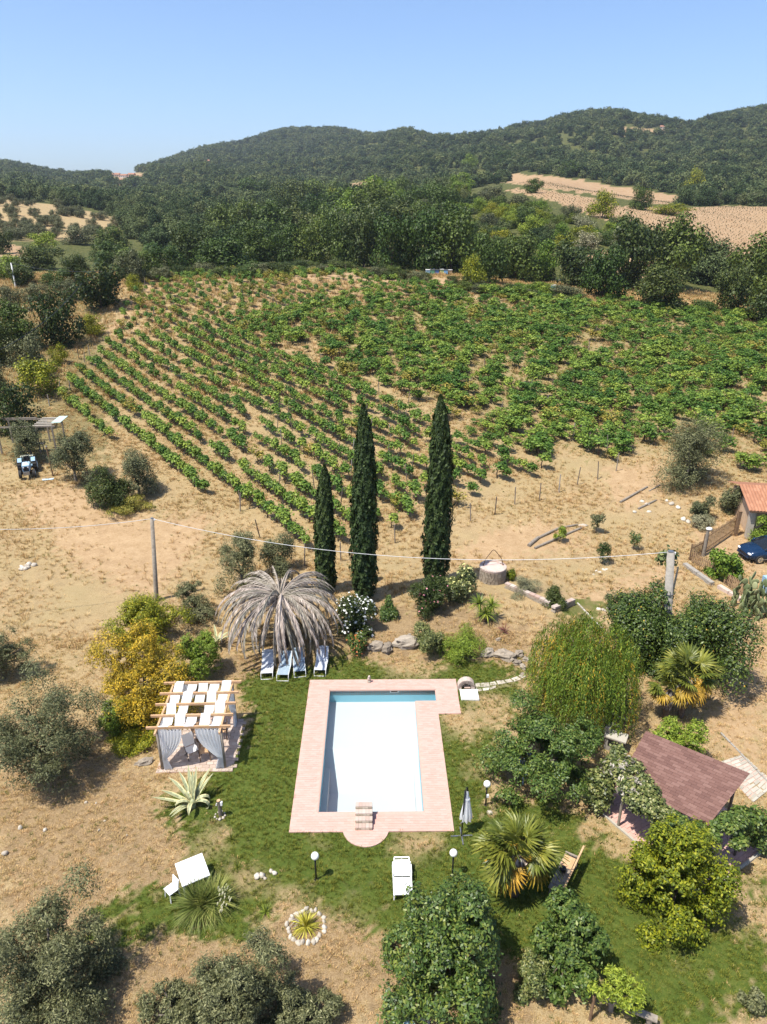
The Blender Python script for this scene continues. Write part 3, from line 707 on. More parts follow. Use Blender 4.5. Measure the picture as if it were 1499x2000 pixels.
# ------------------------------------------------------------ trees: shared crowns, told apart by place and size
def proto_crown(name, mat, R, k, lr, n, size, asp=.6, seed=0, up=.35, shell=.5):
    r = np.random.default_rng(seed)
    lb = lobes_in((0, 0, 0), R, k, lr, r, True) + [(0, 0, 0, R[0]*.55, R[1]*.55, R[2]*.6)]
    V, F = blob_leaves(lb, n, size, asp, up, shell, r, low=True)
    zmin = -R[2]*.88
    V[:, 2] = np.where(V[:, 2] < zmin, zmin+(V[:, 2]-zmin)*.3, V[:, 2])
    e = np.percentile(np.abs(V), 99, axis=0); V = V/e          # unit crown: reaches about 1 in every direction
    return np_mesh(name, V, F, mat)
U = (1, 1, 1)
PC = {}
for kd, n, sz in (('oak', 6000, .085), ('dark', 5200, .085), ('bright', 4500, .085), ('olive', 5200, .08), ('ygreen', 4000, .085), ('grey', 3600, .08)):
    PC[kd] = [proto_crown('crown_'+kd, L[kd], U, 17+4*j, .34-.03*j, n, sz, .65, 20+j+len(kd)*7) for j in range(3)]
PF = [bpy.data.objects.new('far_tree', proto_crown('far_tree', L['far'], U, 8+j, .46, 420+40*j, .25, .7, 60+j)) for j in range(4)]
PM = [bpy.data.objects.new('mid_tree', proto_crown('mid_tree', L['far'], U, 14+j, .36, 2200, .13, .7, 70+j)) for j in range(3)]
TRK = {}
for nm, mt in (('brown', BARK), ('grey', BARKG)):
    TRK[nm] = trunk_mb(1.0, .055, [(.25, .1, .95), (-.22, .18, .9), (.05, -.26, .9), (-.1, -.1, 1.05)], (.03, .02), 7).mesh('trunk', mt, True)

PB_RY = [1.0]
def place_bbox(bb, gap=.0, rzk=None, hfix=None):
    """ground point, half width and crown height range for a plant seen in a photo box"""
    x0, y0, x1, y1 = bb; cx, cy = (x0+x1)/2, (y0+y1)/2
    hc = 1.0
    for _ in range(6):
        c = ray_h(cx, cy, hc); m = mpp(c); rx = (x1-x0)/2*m; ap = (y1-y0)/2*m
        el = math.atan2(CAMH-c.z, math.hypot(c.x, c.y))
        rz = math.sqrt(max((ap*ap - (rx*math.sin(el))**2), (.35*ap)**2))/max(math.cos(el), .3)
        rz = min(rz, rx*(rzk or 1.2)); hc = gap + rz*.82
        ry = math.sqrt(max(ap*ap - (rz*math.cos(el))**2, 0))/max(math.sin(el), .12)
        ry = min(max(ry, rx*.85), rx*1.2)
    c = ray_h(cx, cy, hc); PB_RY[0] = ry
    return Vector((c.x, c.y, T1(c.x, c.y))), rx, rz, hc
def shared_tree(name, label, cat, bb, kd, gap=0.0, group=None, rzk=None, trunk='brown', var=None, base=None):
    if base is None: b, rx, rz, hc = place_bbox(bb, gap, rzk)
    else: b, rx, rz, hc = base
    ry = PB_RY[0] if base is None else rx
    o = emp(name, label, cat, b, random.choice([0, math.pi])+random.uniform(-.2, .2), group)
    c = obj('crown' if trunk else 'foliage', PC[kd][random.randrange(3) if var is None else var], o, (0, 0, hc)); c.scale = (rx*random.uniform(.94, 1.06), ry*random.uniform(.94, 1.06), rz)
    if trunk:
        t = obj('trunk', TRK[trunk], o); t.scale = (max(hc, .8)*.9,)*2 + (max(hc, .8),)
    return o
LEAF_SCALE = .82; LEAF_MANY = 1.9
def own_tree(name, label, cat, bb, mat, n, size, asp=.5, gap=.15, k=12, lr=.36, seed=1, trunk=.09, bark=None, group=None, rzk=None, extra=None, up=.35, shell=.5, flowers=None, hang=0, fork=.5, hollow=.26):
    b, rx, rz, hc = place_bbox(bb, gap, rzk); r = np.random.default_rng(seed)
    o = emp(name, label, cat, b, 0, group)
    ry = PB_RY[0]; lb = lobes_in((0, 0, hc), (rx, ry, rz), k, lr, r) + [(0, 0, hc, rx*.5, ry*.5, rz*.6)]
    if extra: lb += [(rx*e[0], ry*e[1], hc+rz*e[2], rx*e[3], rx*e[3], rz*e[3]) for e in extra]
    V, _ = blob_pts(lb, 3000, up, shell, r, .08)
    lo_, hi_ = np.percentile(V, 1.0, axis=0), np.percentile(V, 99.0, axis=0); mid_ = (lo_+hi_)/2; hf_ = (hi_-lo_)/2
    tgt = np.array([rx*.93, ry*.88, rz*.95]); fac = tgt/hf_; ctr_ = np.array([0, 0, hc])
    size = size*LEAF_SCALE; n = int(n*LEAF_MANY)
    V, F = blob_leaves(lb, int(n*1.35), size, asp, up, shell, r, jit=.09, hang=hang, fit=lambda q: (q-mid_)*fac + ctr_)
    C = V.reshape(-1, 4, 3).mean(1)/max(rx, .3); ph = r.uniform(0, 6, 6)      # hollows between the sprays
    hol = np.sin(C[:, 0]*5.1+ph[0]+1.5*np.sin(C[:, 2]*4+ph[3]))*np.sin(C[:, 1]*4.7+ph[1])*np.sin(C[:, 2]*5.3+ph[2]) + .5*np.sin(C[:, 0]*11+ph[4])*np.sin(C[:, 1]*10+C[:, 2]*9+ph[5])
    kp = hol < (hollow if trunk else max(hollow, .5)); V = V.reshape(-1, 4, 3)[kp].reshape(-1, 3); F = np.arange(len(V)).reshape(-1, 4); lb = [tuple((np.array(q[:3])-mid_)*fac + ctr_) + tuple(np.array(q[3:])*fac) for q in lb]
    V[:, 2] = np.maximum(V[:, 2], .02+.05*r.random(len(V)))
    obj('crown' if trunk else 'foliage', np_mesh('crown', V, F, mat), o)
    if flowers:
        fm, fn, fs = flowers
        V2, F2 = blob_leaves([(q[0], q[1], q[2], q[3]*1.04, q[4]*1.04, q[5]*1.04) for q in lb], fn, fs, .9, .5, .92, r, jit=.03)
        tag(obj('fruit' if fm is L['fruit'] else ('red_leaves' if fm is L['redleaf'] else 'flowers'), np_mesh('flowers', V2, F2, fm), o), kind='stuff')
    if trunk:
        rnd = random.Random(seed)
        tips = [(q[0]*.8, q[1]*.8, max(q[2], hc*.6)) for q in lb[:6]]
        part('trunk', trunk_mb(hc, trunk, tips, (0, 0), 8, fork, rnd), bark or BARK, o, True)
    return o

HAZE = .00010
# far woods: one mass over the hills
def woods():
    n = 150000
    Y = np.exp(rng.uniform(math.log(150), math.log(3300), n)); s = rng.uniform(-.66, .66, n)
    # even cover: keep with weight Y^2 / spacing^2
    sp = np.interp(Y, [150, 300, 700, 1500, 3300], [5.5, 5.5, 6.5, 8.5, 12])
    w = (Y/sp)**2; w /= np.percentile(w, 93); k = rng.random(n) < w
    Y, s, sp = Y[k], s[k], sp[k]; X = s*Y; Zg = terr(X, Y)
    px, py = proj(X, Y, Zg)
    k = np.ones(len(X), bool)
    for q in SAND: k &= ~inpoly(px, py+1, q)
    k &= ~inpoly(px, py, GROVE)
    for o_ in (6, 12, 18, 24):
        for q in SAND[:3]: k &= ~(inpoly(px, py-o_, q) & (Y < 480))
        k &= ~(inpoly(px, py-o_, GROVE) & (Y < 300))
    k &= Y > np.interp(s, [-.66, -.36, -.24, .2, .45, .66], [330, 300, 152, 150, 150, 150])
    hillz = inpoly(px, py, [(590,400),(760,340),(1000,340),(1250,420),(1340,470),(1340,600),(590,560)]) & (Y < 340)
    clear = np.sin(X*.013+2)*np.sin(Y*.011+X*.004) > .90
    k &= ~(clear & (rng.random(len(X)) < .75))
    X, Y, Zg, sp = X[k], Y[k], Zg[k], sp[k]; m = len(X)
    sc_ = sp*rng.uniform(.36, .82, m); hillz = hillz[k]; sc_ = np.where(hillz, sc_*.5, sc_); hz = sc_*rng.uniform(.75, 1.2, m)
    # cypress-dark stand on the western spur
    P = np.stack([X, Y, Zg+hz*.7], 1); nearm = Y < 420
    scatter('woodland', P[nearm], rz3(nearm.sum()), scl3(sc_[nearm], hz[nearm]), rng.integers(0, 3, nearm.sum()), PM)
    scatter('hill_forest', P[~nearm], rz3((~nearm).sum()), scl3(sc_[~nearm], hz[~nearm]), rng.integers(0, 4, (~nearm).sum()), PF)
    print('woods', m)
woods()
# summer haze in the air over the whole place
hz_ = MB(); hz_.box((0, 2200, 168), (17800, 4960, 346))
hm_, hnt, hbs, hout = nmat('haze_air'); hnt.nodes.remove(hbs)
hv = N(hnt, 'ShaderNodeVolumePrincipled'); hv.inputs['Color'].default_value = (.80, .88, 1, 1); hv.inputs['Density'].default_value = HAZE
hv.inputs['Anisotropy'].default_value = .2
hnt.links.new(hv.outputs[0], hout.inputs['Volume'])
if HAZE > 0: tag(part('haze', hz_, hm_), kind='stuff')
# young bush vines dotted in rows over the bare field
def field_rows():
    X = []; 
    for q, sp in ((SAND[2], 2.3), (SAND[0], 3.0), (SAND[1], 3.0), (SAND[3], 2.6)):
        for Yv in np.arange(170, 380, sp):
            for Xv in np.arange(20, 230, sp*.8): X.append((Xv+.25*Yv*.0+rng.normal(0, .2), Yv+.35*Xv-30+rng.normal(0, .2)))
        break
    X = np.array(X); Yv = X[:, 1]; Xv = X[:, 0]; Zv = terr(Xv, Yv); px, py = proj(Xv, Yv, Zv)
    k = np.zeros(len(Xv), bool)
    for q in SAND[:3]: k |= inpoly(px, py, q)
    Xv, Yv, Zv = Xv[k], Yv[k], Zv[k]; n = len(Xv)
    o = bpy.data.objects.new('small_vine', PC['grey'][0]); o2 = bpy.data.objects.new('small_vine', PC['olive'][0])
    s = rng.uniform(.09, .20, n)
    scatter('young_vines', np.stack([Xv, Yv, Zv+.2], 1), rz3(n), scl3(s), rng.integers(0, 2, n), [o, o2])
field_rows()
# ------------------------------------------------------------ vineyard
VINEY = gp([(98,795),(150,728),(205,692),(222,660),(250,600),(300,545),(480,533),(640,532),(720,545),(820,556),(930,566),(1100,590),(1240,600),(1400,612),(1560,625),(1560,930),(1420,930),(1290,880),(1205,905),(1090,890),(1050,930),(960,960),(885,1000),(800,1020),(640,1085),(585,1085),(430,985)])
RD = np.array([-.62, .785]); RN = np.array([.785, .62])
def vine_mesh(seed, mat, n, wild):
    r = np.random.default_rng(seed); lb = []
    for i in range(5 if not wild else 8):
        lb.append((r.uniform(-.5, .5), r.normal(0, .1 if not wild else .3), r.uniform(.75, 1.15) if not wild else r.uniform(.5, 1.3), r.uniform(.24, .42), r.uniform(.22, .34), r.uniform(.25, .40)))
    V, F = blob_leaves(lb, int(n*1.5), .155, .8, .45, .5, r)
    # stray shoots
    k = n//10; a = r.uniform(0, 6.28, k); t = r.uniform(.5, 1.0, k)
    P = np.stack([np.cos(a)*t*.7, np.sin(a)*t*.55, 1.0+t*.45*np.sin(a*3)], 1)
    V2, F2 = leaf_quads(P, r.normal(size=(k, 3))+[0, 0, .6], .14, .8, None, r)
    return np_mesh('vine_foliage', np.vstack([V, V2]), np.vstack([F, F2+len(V)]), mat)
VM = [vine_mesh(i, L['vine'], 230, False) for i in range(3)] + [vine_mesh(10+i, L['vine'], 300, True) for i in range(3)] + [vine_mesh(30, L['vinedry'], 190, True)]
VT = MB().tube([(0, 0, -.1), (.05, .02, .35), (-.02, 0, .7), (.12, .03, .95)], [.045, .035, .03, .015], 6).tube([(-.02, 0, .7), (-.3, 0, .92)], [.025, .012], 5).mesh('vine_trunk', BARK, True)
def vineyard():
    vx = []; 
    for k in range(-30, 130):
        off = 17.6 + k*2.12
        t = np.arange(-140, 190, .9) + rng.uniform(0, 1)
        P = RN[None]*off + RD[None]*t[:, None] + rng.normal(0, .10, (len(t), 2))
        m = inpoly(P[:, 0], P[:, 1], VINEY); vx.append(P[m])
    P = np.vstack(vx); Zg = terr(P[:, 0], P[:, 1]); px, py = proj(P[:, 0], P[:, 1], Zg); n = len(P)
    wild = inpoly(px, py, [(440,640),(640,590),(900,560),(1600,600),(1600,960),(1290,900),(1080,890),(960,880),(800,800),(640,740)])
    thin = inpoly(px, py, [(220,680),(290,540),(720,525),(760,560),(620,600),(440,625),(300,690)])
    gapn = np.sin(P[:, 0]*.23+1)*np.sin(P[:, 1]*.19+P[:, 0]*.07) + .5*np.sin(P[:, 0]*.61)*np.sin(P[:, 1]*.53)
    front = inpoly(px, py, [(560,1090),(640,1020),(740,860),(860,820),(1060,880),(1200,900),(960,1000),(760,1100)])
    pk = np.where(wild, .95, np.where(thin, .66, .97)) - np.where(gapn > .5, np.where(wild, .55, .3), 0) - np.where(wild & (np.sin(P[:, 0]*.9+P[:, 1]*.3)*np.sin(P[:, 1]*.8-P[:, 0]*.2) > .5), .35, 0)
    P = P + np.where(wild, 1, 0)[:, None]*rng.normal(0, .55, P.shape)
    pk = pk - np.where(front, .28, 0)
    keep = rng.random(n) < pk; P, Zg, wild, thin, px, py = P[keep], Zg[keep], wild[keep], thin[keep], px[keep], py[keep]; n = len(P)
    sc_ = np.where(wild, rng.uniform(.6, 1.5, n), np.where(thin, rng.uniform(.6, 1.1, n), rng.uniform(.72, 1.12, n)))
    idx = np.where(wild, rng.choice([3, 4, 5, 5, 6], n, p=[.30, .30, .20, .12, .08]), np.where(rng.random(n) < np.where(thin, .16, .03), 6, rng.integers(0, 3, n)))
    dirz = math.atan2(RD[1], RD[0]); rot = dirz + rng.choice([0, math.pi], n) + rng.normal(0, .2, n) + wild*rng.uniform(-.8, .8, n)
    d = P[:, 1]*math.cos(TH) + (CAMH-Zg)*math.sin(TH)
    inv = (px > -10) & (px < 1510)
    order = np.argsort(np.where(inv, d/np.maximum(sc_, .7), 1e6)); one = order[:290]; rest = order[290:]
    STR = np.array([(1.45, 1.12, 1.05), (1.3, 1.1, .8)])
    for i in one:
        o = emp('grapevine', ('green grapevine trained along the vineyard rows behind the cypresses' if not wild[i] else 'sprawling green grapevine in the overgrown part of the vineyard') if idx[i] != 6 else 'yellowing grapevine among the green vineyard rows', 'grapevine', (P[i, 0], P[i, 1], Zg[i]), rot[i], 'vines planted in rows' if idx[i] == 6 else ('sprawling vines' if wild[i] else 'trellised vines'))
        o.scale = tuple(np.array(STR[int(wild[i])])*sc_[i])
        obj('foliage', VM[idx[i]], o); obj('trunk', VT, o)
    pr = []
    for i, me in enumerate(VM): pr.append(bpy.data.objects.new('vine', me))
    scatter('vineyard_rows', np.stack([P[rest, 0], P[rest, 1], Zg[rest]], 1), np.stack([np.zeros(len(rest)), np.zeros(len(rest)), rot[rest]], 1), np.where(wild[rest][:, None], STR[1], STR[0])*sc_[rest][:, None], idx[rest], pr)
    print('vines', n)
    # posts: the end posts seen one by one, then those inside the rows
    pm = MB().cyl((0, 0, -.3), (0, 0, 1.55), .045, .04, 7).mesh('post', POSTW)
    ends = [(1006,985),(1054,978),(1092,962),(1128,947),(1168,936),(1204,920),(967,1005),(880,1028),(920,1018),(772,1060),(666,1096),(595,1105),(97,793),(117,765),(137,763),(155,702),(176,695),(213,665),(235,645),(205,700),(165,707),(272,582),(283,558),(286,545),(297,563),(327,557),(1150,880),(1187,884),(1120,860),(840,1040),(508,1050),(1449,972)]
    ends += [(300+i*34+random.uniform(-9, 9), 541-min(i, 9)*1.1+random.uniform(-2, 3)) for i in range(13)]
    ends += [(random.uniform(420, 1480), random.uniform(600, 880)) for i in range(46)]
    ends += [(random.uniform(250, 640), random.uniform(560, 640)) for i in range(14)]
    ends += [(random.uniform(380, 850), random.uniform(780, 1010)) for i in range(30)]
    for i, (a, b) in enumerate(ends):
        if i >= 32 and not inpoly(np.array([a]), np.array([b]), [(90,800),(300,530),(720,528),(1499,615),(1499,920),(1290,880),(1060,890),(880,1000),(620,1090)])[0]: continue
        g = G(a, b); 
        o = obj('vineyard_post', pm, None, g, random.uniform(0, 6)); o.rotation_euler = (random.gauss(0, .07), random.gauss(0, .07), 0); o.scale = (1, 1, random.uniform(.75, 1.1) if i >= 12 else random.uniform(.9, 1.1))
        tag(o, 'slim weathered post standing along the vineyard rows', 'post', 'vineyard posts')
vineyard()

# ------------------------------------------------------------ the wood edge behind the vineyard, the hill above it, scrub beside the track
def edge_trees():
    lab = 'broad dark green oak in the wood edge behind the vineyard'
    x = 268; k_ = 0; ORD = ['first', 'second', 'third', 'fourth', 'fifth', 'sixth', 'seventh', 'eighth', 'ninth', 'tenth', 'eleventh', 'twelfth', 'thirteenth', 'fourteenth', 'fifteenth', 'sixteenth', 'seventeenth']
    while x < 930:
        lab = ORD[k_] + ' broad oak of the wood edge row, counted from the sandy track'; k_ += 1
        w = random.uniform(74, 112); y1 = np.interp(x, [260, 640, 930], [548, 531, 556]) + random.uniform(-3, 3)
        top = np.interp(x, [260, 400, 520, 700, 930], [468, 448, 415, 402, 412]) + random.uniform(-18, 22)
        shared_tree('oak_tree', lab, 'tree', (x-w/2, top, x+w/2, y1), random.choice(['oak', 'oak', 'dark']), 0, 'oaks in the wood edge behind the vineyard', rzk=1.3)
        x += w*.56
    for row, (ya, yb, hh) in enumerate([(395, 430, 75), (365, 405, 66), (345, 378, 55)]):
        x = 430 + row*35
        while x < 890:
            w = random.uniform(60, 105); t = random.uniform(ya-14, yb-14)
            shared_tree('oak_tree', 'dense dark oak rising behind the first row of wood edge trees', 'tree', (x-w/2, t, x+w/2, t+hh+random.uniform(0, 20)), random.choice(['oak', 'dark', 'oak']), 0, 'oaks rising behind the wood edge', rzk=1.2)
            x += w*.72
edge_trees()
R_ = [ # right part of the wood edge and the big oaks, one by one: box, kind, label
 ((915,455,1000,560),'oak','rounded oak above the row of coloured beehives'),
 ((898,495,948,566),'ygreen','small light green tree beside the row of coloured beehives'),
 ((962,452,1062,556),'oak','oak with paler crown between the two groups of beehives'),
 ((1030,470,1092,556),'bright','bushy oak just behind the small group of beehives'),
 ((1085,452,1180,575),'dark','dark oak beside the sandy clearing behind the vineyard'),
 ((1140,478,1225,590),'oak','low-crowned oak in front of the sandy slope'),
 ((1180,415,1290,590),'dark','largest spreading oak before the pale ploughed slope'),
 ((1262,425,1375,580),'oak','wide dark oak touching the largest spreading oak'),
 ((1322,432,1418,540),'dark','airy oak crown set against the pale ploughed slope'),
 ((1235,520,1345,610),'dark','shaded low oak under the spreading oaks'),
 ((1395,515,1470,625),'dark','dark shrubby oak at the foot of the ploughed slope'),
 ((1425,468,1540,610),'oak','dark oak at the picture edge below the ploughed slope'),
 ((1460,540,1560,640),'dark','squat dark oak beside the overgrown vineyard corner'),
 ((1075,303,1152,360),'oak','single round tree on the crest above the terraced field'),
 ((800,300,905,395),'oak','tall full oak on the hill crest above the thicket'),
 ((760,318,850,402),'dark','dark oak on the hill crest behind the thicket'),
 ((880,283,962,352),'bright','leafy light green tree on top of the crest'),
 ((935,274,1042,345),'oak','broad tree crowning the hill above the terraced field'),
 ((700,350,790,430),'bright','fresh green tree on the slope above the dark oaks'),
 ((640,372,735,445),'bright','bright green tree behind the dark wood edge'),
 ((1335,330,1380,385),'ygreen','slim yellow-green tree beside the ploughed slope'),
 ((1150,372,1208,428),'ygreen','round yellow-green bush below the terraced field'),
 ((1232,362,1275,412),'oak','dark round tree at the end of the terraced field'),
 ((1025,350,1062,378),'oak','dark bush on the bank between the terraced strips'),
 ((1265,398,1350,420),'ygreen','low yellow-green bushes along the ploughed field edge'),
 ((1380,375,1440,400),'olive','grey-green olive above the ploughed slope'),
 ((1440,378,1520,402),'olive','wide grey olive at the far end of the ploughed slope'),
]
for bb, kd, lb_ in R_:
    shared_tree('oak_tree' if kd in ('oak', 'dark') else ('olive_tree' if kd == 'olive' else 'leafy_tree'), lb_, 'tree', bb, kd, 0, rzk=1.3)
HILL = [(640,385),(760,385),(900,352),(980,388),(1130,402),(1230,432),(1235,470),(1100,480),(900,470),(700,450)]
HK = {'bright': ('bright green scrub bush on the slope below the terraced field', 'bright green bushes on the slope'), 'ygreen': ('yellow-green scrub bush on the slope below the terraced field', 'yellow-green bushes on the slope'),
      'grey': ('pale grey shrub on the slope below the terraced field', 'grey shrubs on the slope'), 'olive': ('grey-green shrub on the slope below the terraced field', 'grey-green shrubs on the slope'), 'oak': ('dark green bush on the slope below the terraced field', 'dark bushes on the slope')}
n_ = 0
while n_ < 92:
    x, y = random.uniform(600, 1290), random.uniform(345, 480)
    if not inpoly(np.array([x]), np.array([y]), HILL)[0] or any(inpoly(np.array([x]), np.array([y+8-o_]), q)[0] for q in SAND[:3] for o_ in (0, 8, 16, 22)): continue
    kd = random.choices(['bright', 'ygreen', 'grey', 'olive', 'oak'], [5, 3, .8, 2, 3])[0]; w = random.uniform(24, 56)
    shared_tree('slope_bush', HK[kd][0], 'bush', (x-w/2, y-w*.42, x+w/2, y+w*.35), kd, .0, HK[kd][1], trunk=None); n_ += 1
# scrub at the foot of the wood edge
for i in range(26):
    x = random.uniform(900, 1480); y = np.interp(x, [900, 1100, 1250, 1480], [562, 578, 596, 622])+random.uniform(-10, 4); w = random.uniform(26, 60)
    kd = random.choice(['bright', 'oak', 'olive', 'oak'])
    shared_tree('low_bush', 'low bush at the foot of the oaks beyond the vineyard', 'bush', (x-w/2, y-w*.3, x+w/2, y+w*.2), kd, 0, 'low bushes at the foot of the oaks', trunk=None)
for i in range(44):
    x = random.uniform(285, 930); y = np.interp(x, [260, 640, 930], [549, 532, 557])+random.uniform(-9, 1); w = random.uniform(26, 58)
    shared_tree('low_bush', 'low dark bush in the shade under the wood edge oaks', 'bush', (x-w/2, y-w*.42, x+w/2, y+w*.12), random.choice(['oak', 'dark', 'dark', 'olive']), 0, 'low bushes under the wood edge oaks', trunk=None)
# olive grove on the western hillside
n_ = 0
while n_ < 85:
    x, y = random.uniform(-30, 235), random.uniform(392, 470)
    if not inpoly(np.array([x]), np.array([y]), GROVE)[0]: continue
    w = random.uniform(11, 21)*(1+(y-400)/140)
    shared_tree('olive_tree', 'small grey olive dotted over the tan hillside grove', 'tree', (x-w/2, y-w*.7, x+w/2, y+w*.1), 'olive', .25, 'olives in the hillside grove'); n_ += 1
# dark pointed stand on the spur
x = -12
while x < 92:
    w = random.uniform(13, 19); shared_tree('cypress_tree', 'dark pointed conifer in the stand above the olive grove', 'tree', (x-w/2, random.uniform(350, 362), x+w/2, 396), 'dark', .2, 'conifers above the olive grove'); x += w*.62
LS = [ # scrub and trees beside the track, one by one
 ((152,486,250,622),'dark',.3,'tall dark oak overhanging the bend of the sandy track'),
 ((70,556,176,692),'dark',.3,'large dark tree nearest the sandy track, above the hedge'),
 ((-10,590,84,690),'oak',0,'wide brownish-green tree below the overhead wire'),
 ((28,656,108,742),'olive',0,'round grey-green bush behind the yellow-green hedge'),
 ((-30,745,92,856),'dark',0,'big dark bush behind the timber frame shed'),
 ((-30,712,28,775),'olive',0,'pale bush at the corner of the dirt clearing'),
 ((36,700,132,778),'ygreen',0,'long yellow-green hedge bush along the sandy track'),
 ((100,672,140,716),'ygreen',0,'small yellow-green bush at the head of the hedge'),
 ((158,612,212,660),'ygreen',0,'yellow-green bush at the track edge under the dark oak'),
 ((246,535,288,572),'ygreen',0,'low yellowish bush where the track meets the wood'),
 ((40,482,135,530),'dark',0,'long dark thicket in front of the olive grove'),
 ((130,496,180,556),'dark',0,'dark rounded thicket beside the tall oak'),
 ((84,524,156,560),'oak',0,'brownish-green hedge block behind the pale metal pole'),
 ((-20,500,56,548),'bright',0,'green creeper-covered bush by the pale metal pole'),
 ((-10,446,34,500),'dark',.2,'dark tree standing below the olive grove'),
 ((25,505,75,560),'dark',0,'dark bush right behind the pale metal pole'),
 ((50,552,112,590),'olive',0,'pale grey-green bush between the dark trees'),
 ((112,545,170,590),'olive',0,'soft olive-green bush left of the tall oak'),
 ((0,560,60,612),'olive',0,'flat olive-green bush below the pale metal pole'),
 ((180,475,250,520),'oak',.2,'oak crown behind the tall dark oak by the track'),
 ((235,488,300,556),'olive',.2,'grey-green tree at the end of the sandy track'),
 ((128,440,200,480),'olive',0,'grey-green thicket at the foot of the olive grove'),
 ((190,440,260,490),'oak',0,'dark thicket between grove and wood edge'),
 ((60,455,130,490),'bright',0,'fresh green thicket at the foot of the olive grove'),
 ((-40,630,40,720),'dark',0,'dark bush partly outside the picture below the wire'),
]
for bb, kd, gp_, lb_ in LS:
    bb = (bb[0]-6, bb[1], bb[0]-6+(bb[2]-bb[0])*.9, bb[3])
    shared_tree('oak_tree' if gp_ else 'track_bush', lb_, 'tree' if gp_ else 'bush', bb, kd, gp_, trunk='brown' if gp_ else None)
# ------------------------------------------------------------ garden trees and shrubs
def cypress(bb, seed, label):
    x0, y0, x1, y1 = bb; b = G((x0+x1)/2, y1-4); h = zrow(b.y, y0+2)-b.z; rr = (x1-x0)/2*mpp(b)
    # measured at the base the trunk leans a little in the picture; the tree itself is upright
    r = np.random.default_rng(seed); n = 17000; t = r.random(n)**.85; a = r.uniform(0, 6.28, n)
    prof = np.interp(t, [0, .04, .12, .35, .6, .8, .92, .97, 1], [.55, .82, .97, 1.0, .88, .66, .40, .20, .03])
    w = 1 + .13*np.sin(a*5+t*21) + .09*np.sin(a*9-t*47+seed) + .06*np.sin(t*90+a*3)
    f = r.uniform(.72, 1.03, n)*w
    P = np.stack([np.cos(a)*rr*prof*f, np.sin(a)*rr*prof*f, .12+t*(h-.2)], 1)
    P[:, 0] += .12*np.sin(t*5+seed)*t
    Nn = np.stack([np.cos(a), np.sin(a), np.full(n, .25)], 1) + r.normal(size=(n, 3))*.4
    T = np.stack([np.cos(a)*.25, np.sin(a)*.25, np.ones(n)], 1) + r.normal(size=(n, 3))*.25
    V, F = leaf_quads(P, Nn, r.uniform(.16, .34, n), .45, T, r)
    o = emp('cypress_tree', label, 'tree', b)
    obj('crown', np_mesh('crown', V, F, L['cypress']), o)
    part('trunk', MB().tube([(0, 0, -.1), (0, 0, h*.5), (0, 0, h*.93)], [.16, .1, .03], 8), BARK, o, True)
cypress((621,905,657,1160), 3, 'shortest of the three dark columnar cypresses')
cypress((689,786,737,1173), 4, 'tall dark cypress standing between the two other cypresses')
cypress((826,768,876,1147), 5, 'tallest dark cypress, rising above the dark pink-flowered bush')

own_tree('evergreen_tree', 'large dense evergreen with reddish leaf tips next to the white plastic lounger', 'tree', (748,1712,985,2000), L['redtip'], 20000, .15, .5, .05, 34, .25, 11, .14)
own_tree('leafy_tree', 'mid-green tree with yellowing top beside the shaggy fan palm', 'tree', (1042,1748,1178,1945), L['pear'], 9000, .16, .5, .1, 14, .36, 12, .1, extra=[(.2, .4, .7, .3)])
own_tree('sage_bush', 'low grey-green bush between the two evergreen trees', 'bush', (1008,1865,1082,1958), L['ivy'], 3500, .10, .6, 0, 9, .4, 13, None)
own_tree('ash_sapling', 'sparse feathery sapling shading the old plank seat', 'tree', (1150,1888,1258,1965), L['bright'], 1800, .16, .3, .9, 8, .35, 14, .035, shell=.2)
own_tree('silver_bush', 'small solitary round-leaved bush on the lawn corner', 'bush', (1452,1916,1492,1990), L['olive'], 1200, .11, .7, 0, 6, .42, 15, .03)
own_tree('yellow_green_tree', 'bright yellow-green tree in front of the shingled shelter', 'tree', (1232,1596,1422,1815), L['ygreen'], 16000, .14, .5, .15, 30, .26, 16, .11, extra=[(.6, .3, .1, .38), (-.6, .2, -.1, .4)])
own_tree('pear_tree', 'wide pear tree shading the blue plastic chairs', 'tree', (955,1372,1183,1555), L['pear'], 16000, .14, .55, .5, 30, .26, 17, .13, BARKG, extra=[(-.25, .5, .75, .22), (.55, .3, .3, .35)], fork=.5)
own_tree('orange_tree', 'dark round citrus tree behind the concrete utility pole', 'tree', (1196,1108,1335,1330), L['citrus'], 14000, .16, .55, .1, 18, .38, 18, .12, flowers=(L['fruit'], 170, .085), hollow=.7)
own_tree('orange_tree', 'second dark citrus tree, beside the dirt drive', 'tree', (1290,1142,1452,1370), L['citrus'], 15000, .16, .55, .1, 20, .36, 19, .12, flowers=(L['fruit'], 110, .085), hollow=.7)
own_tree('roof_bush', 'bright green bush spilling over the shelter roof', 'bush', (1278,1410,1390,1502), L['bright'], 7000, .13, .5, .9, 12, .38, 20, .05)

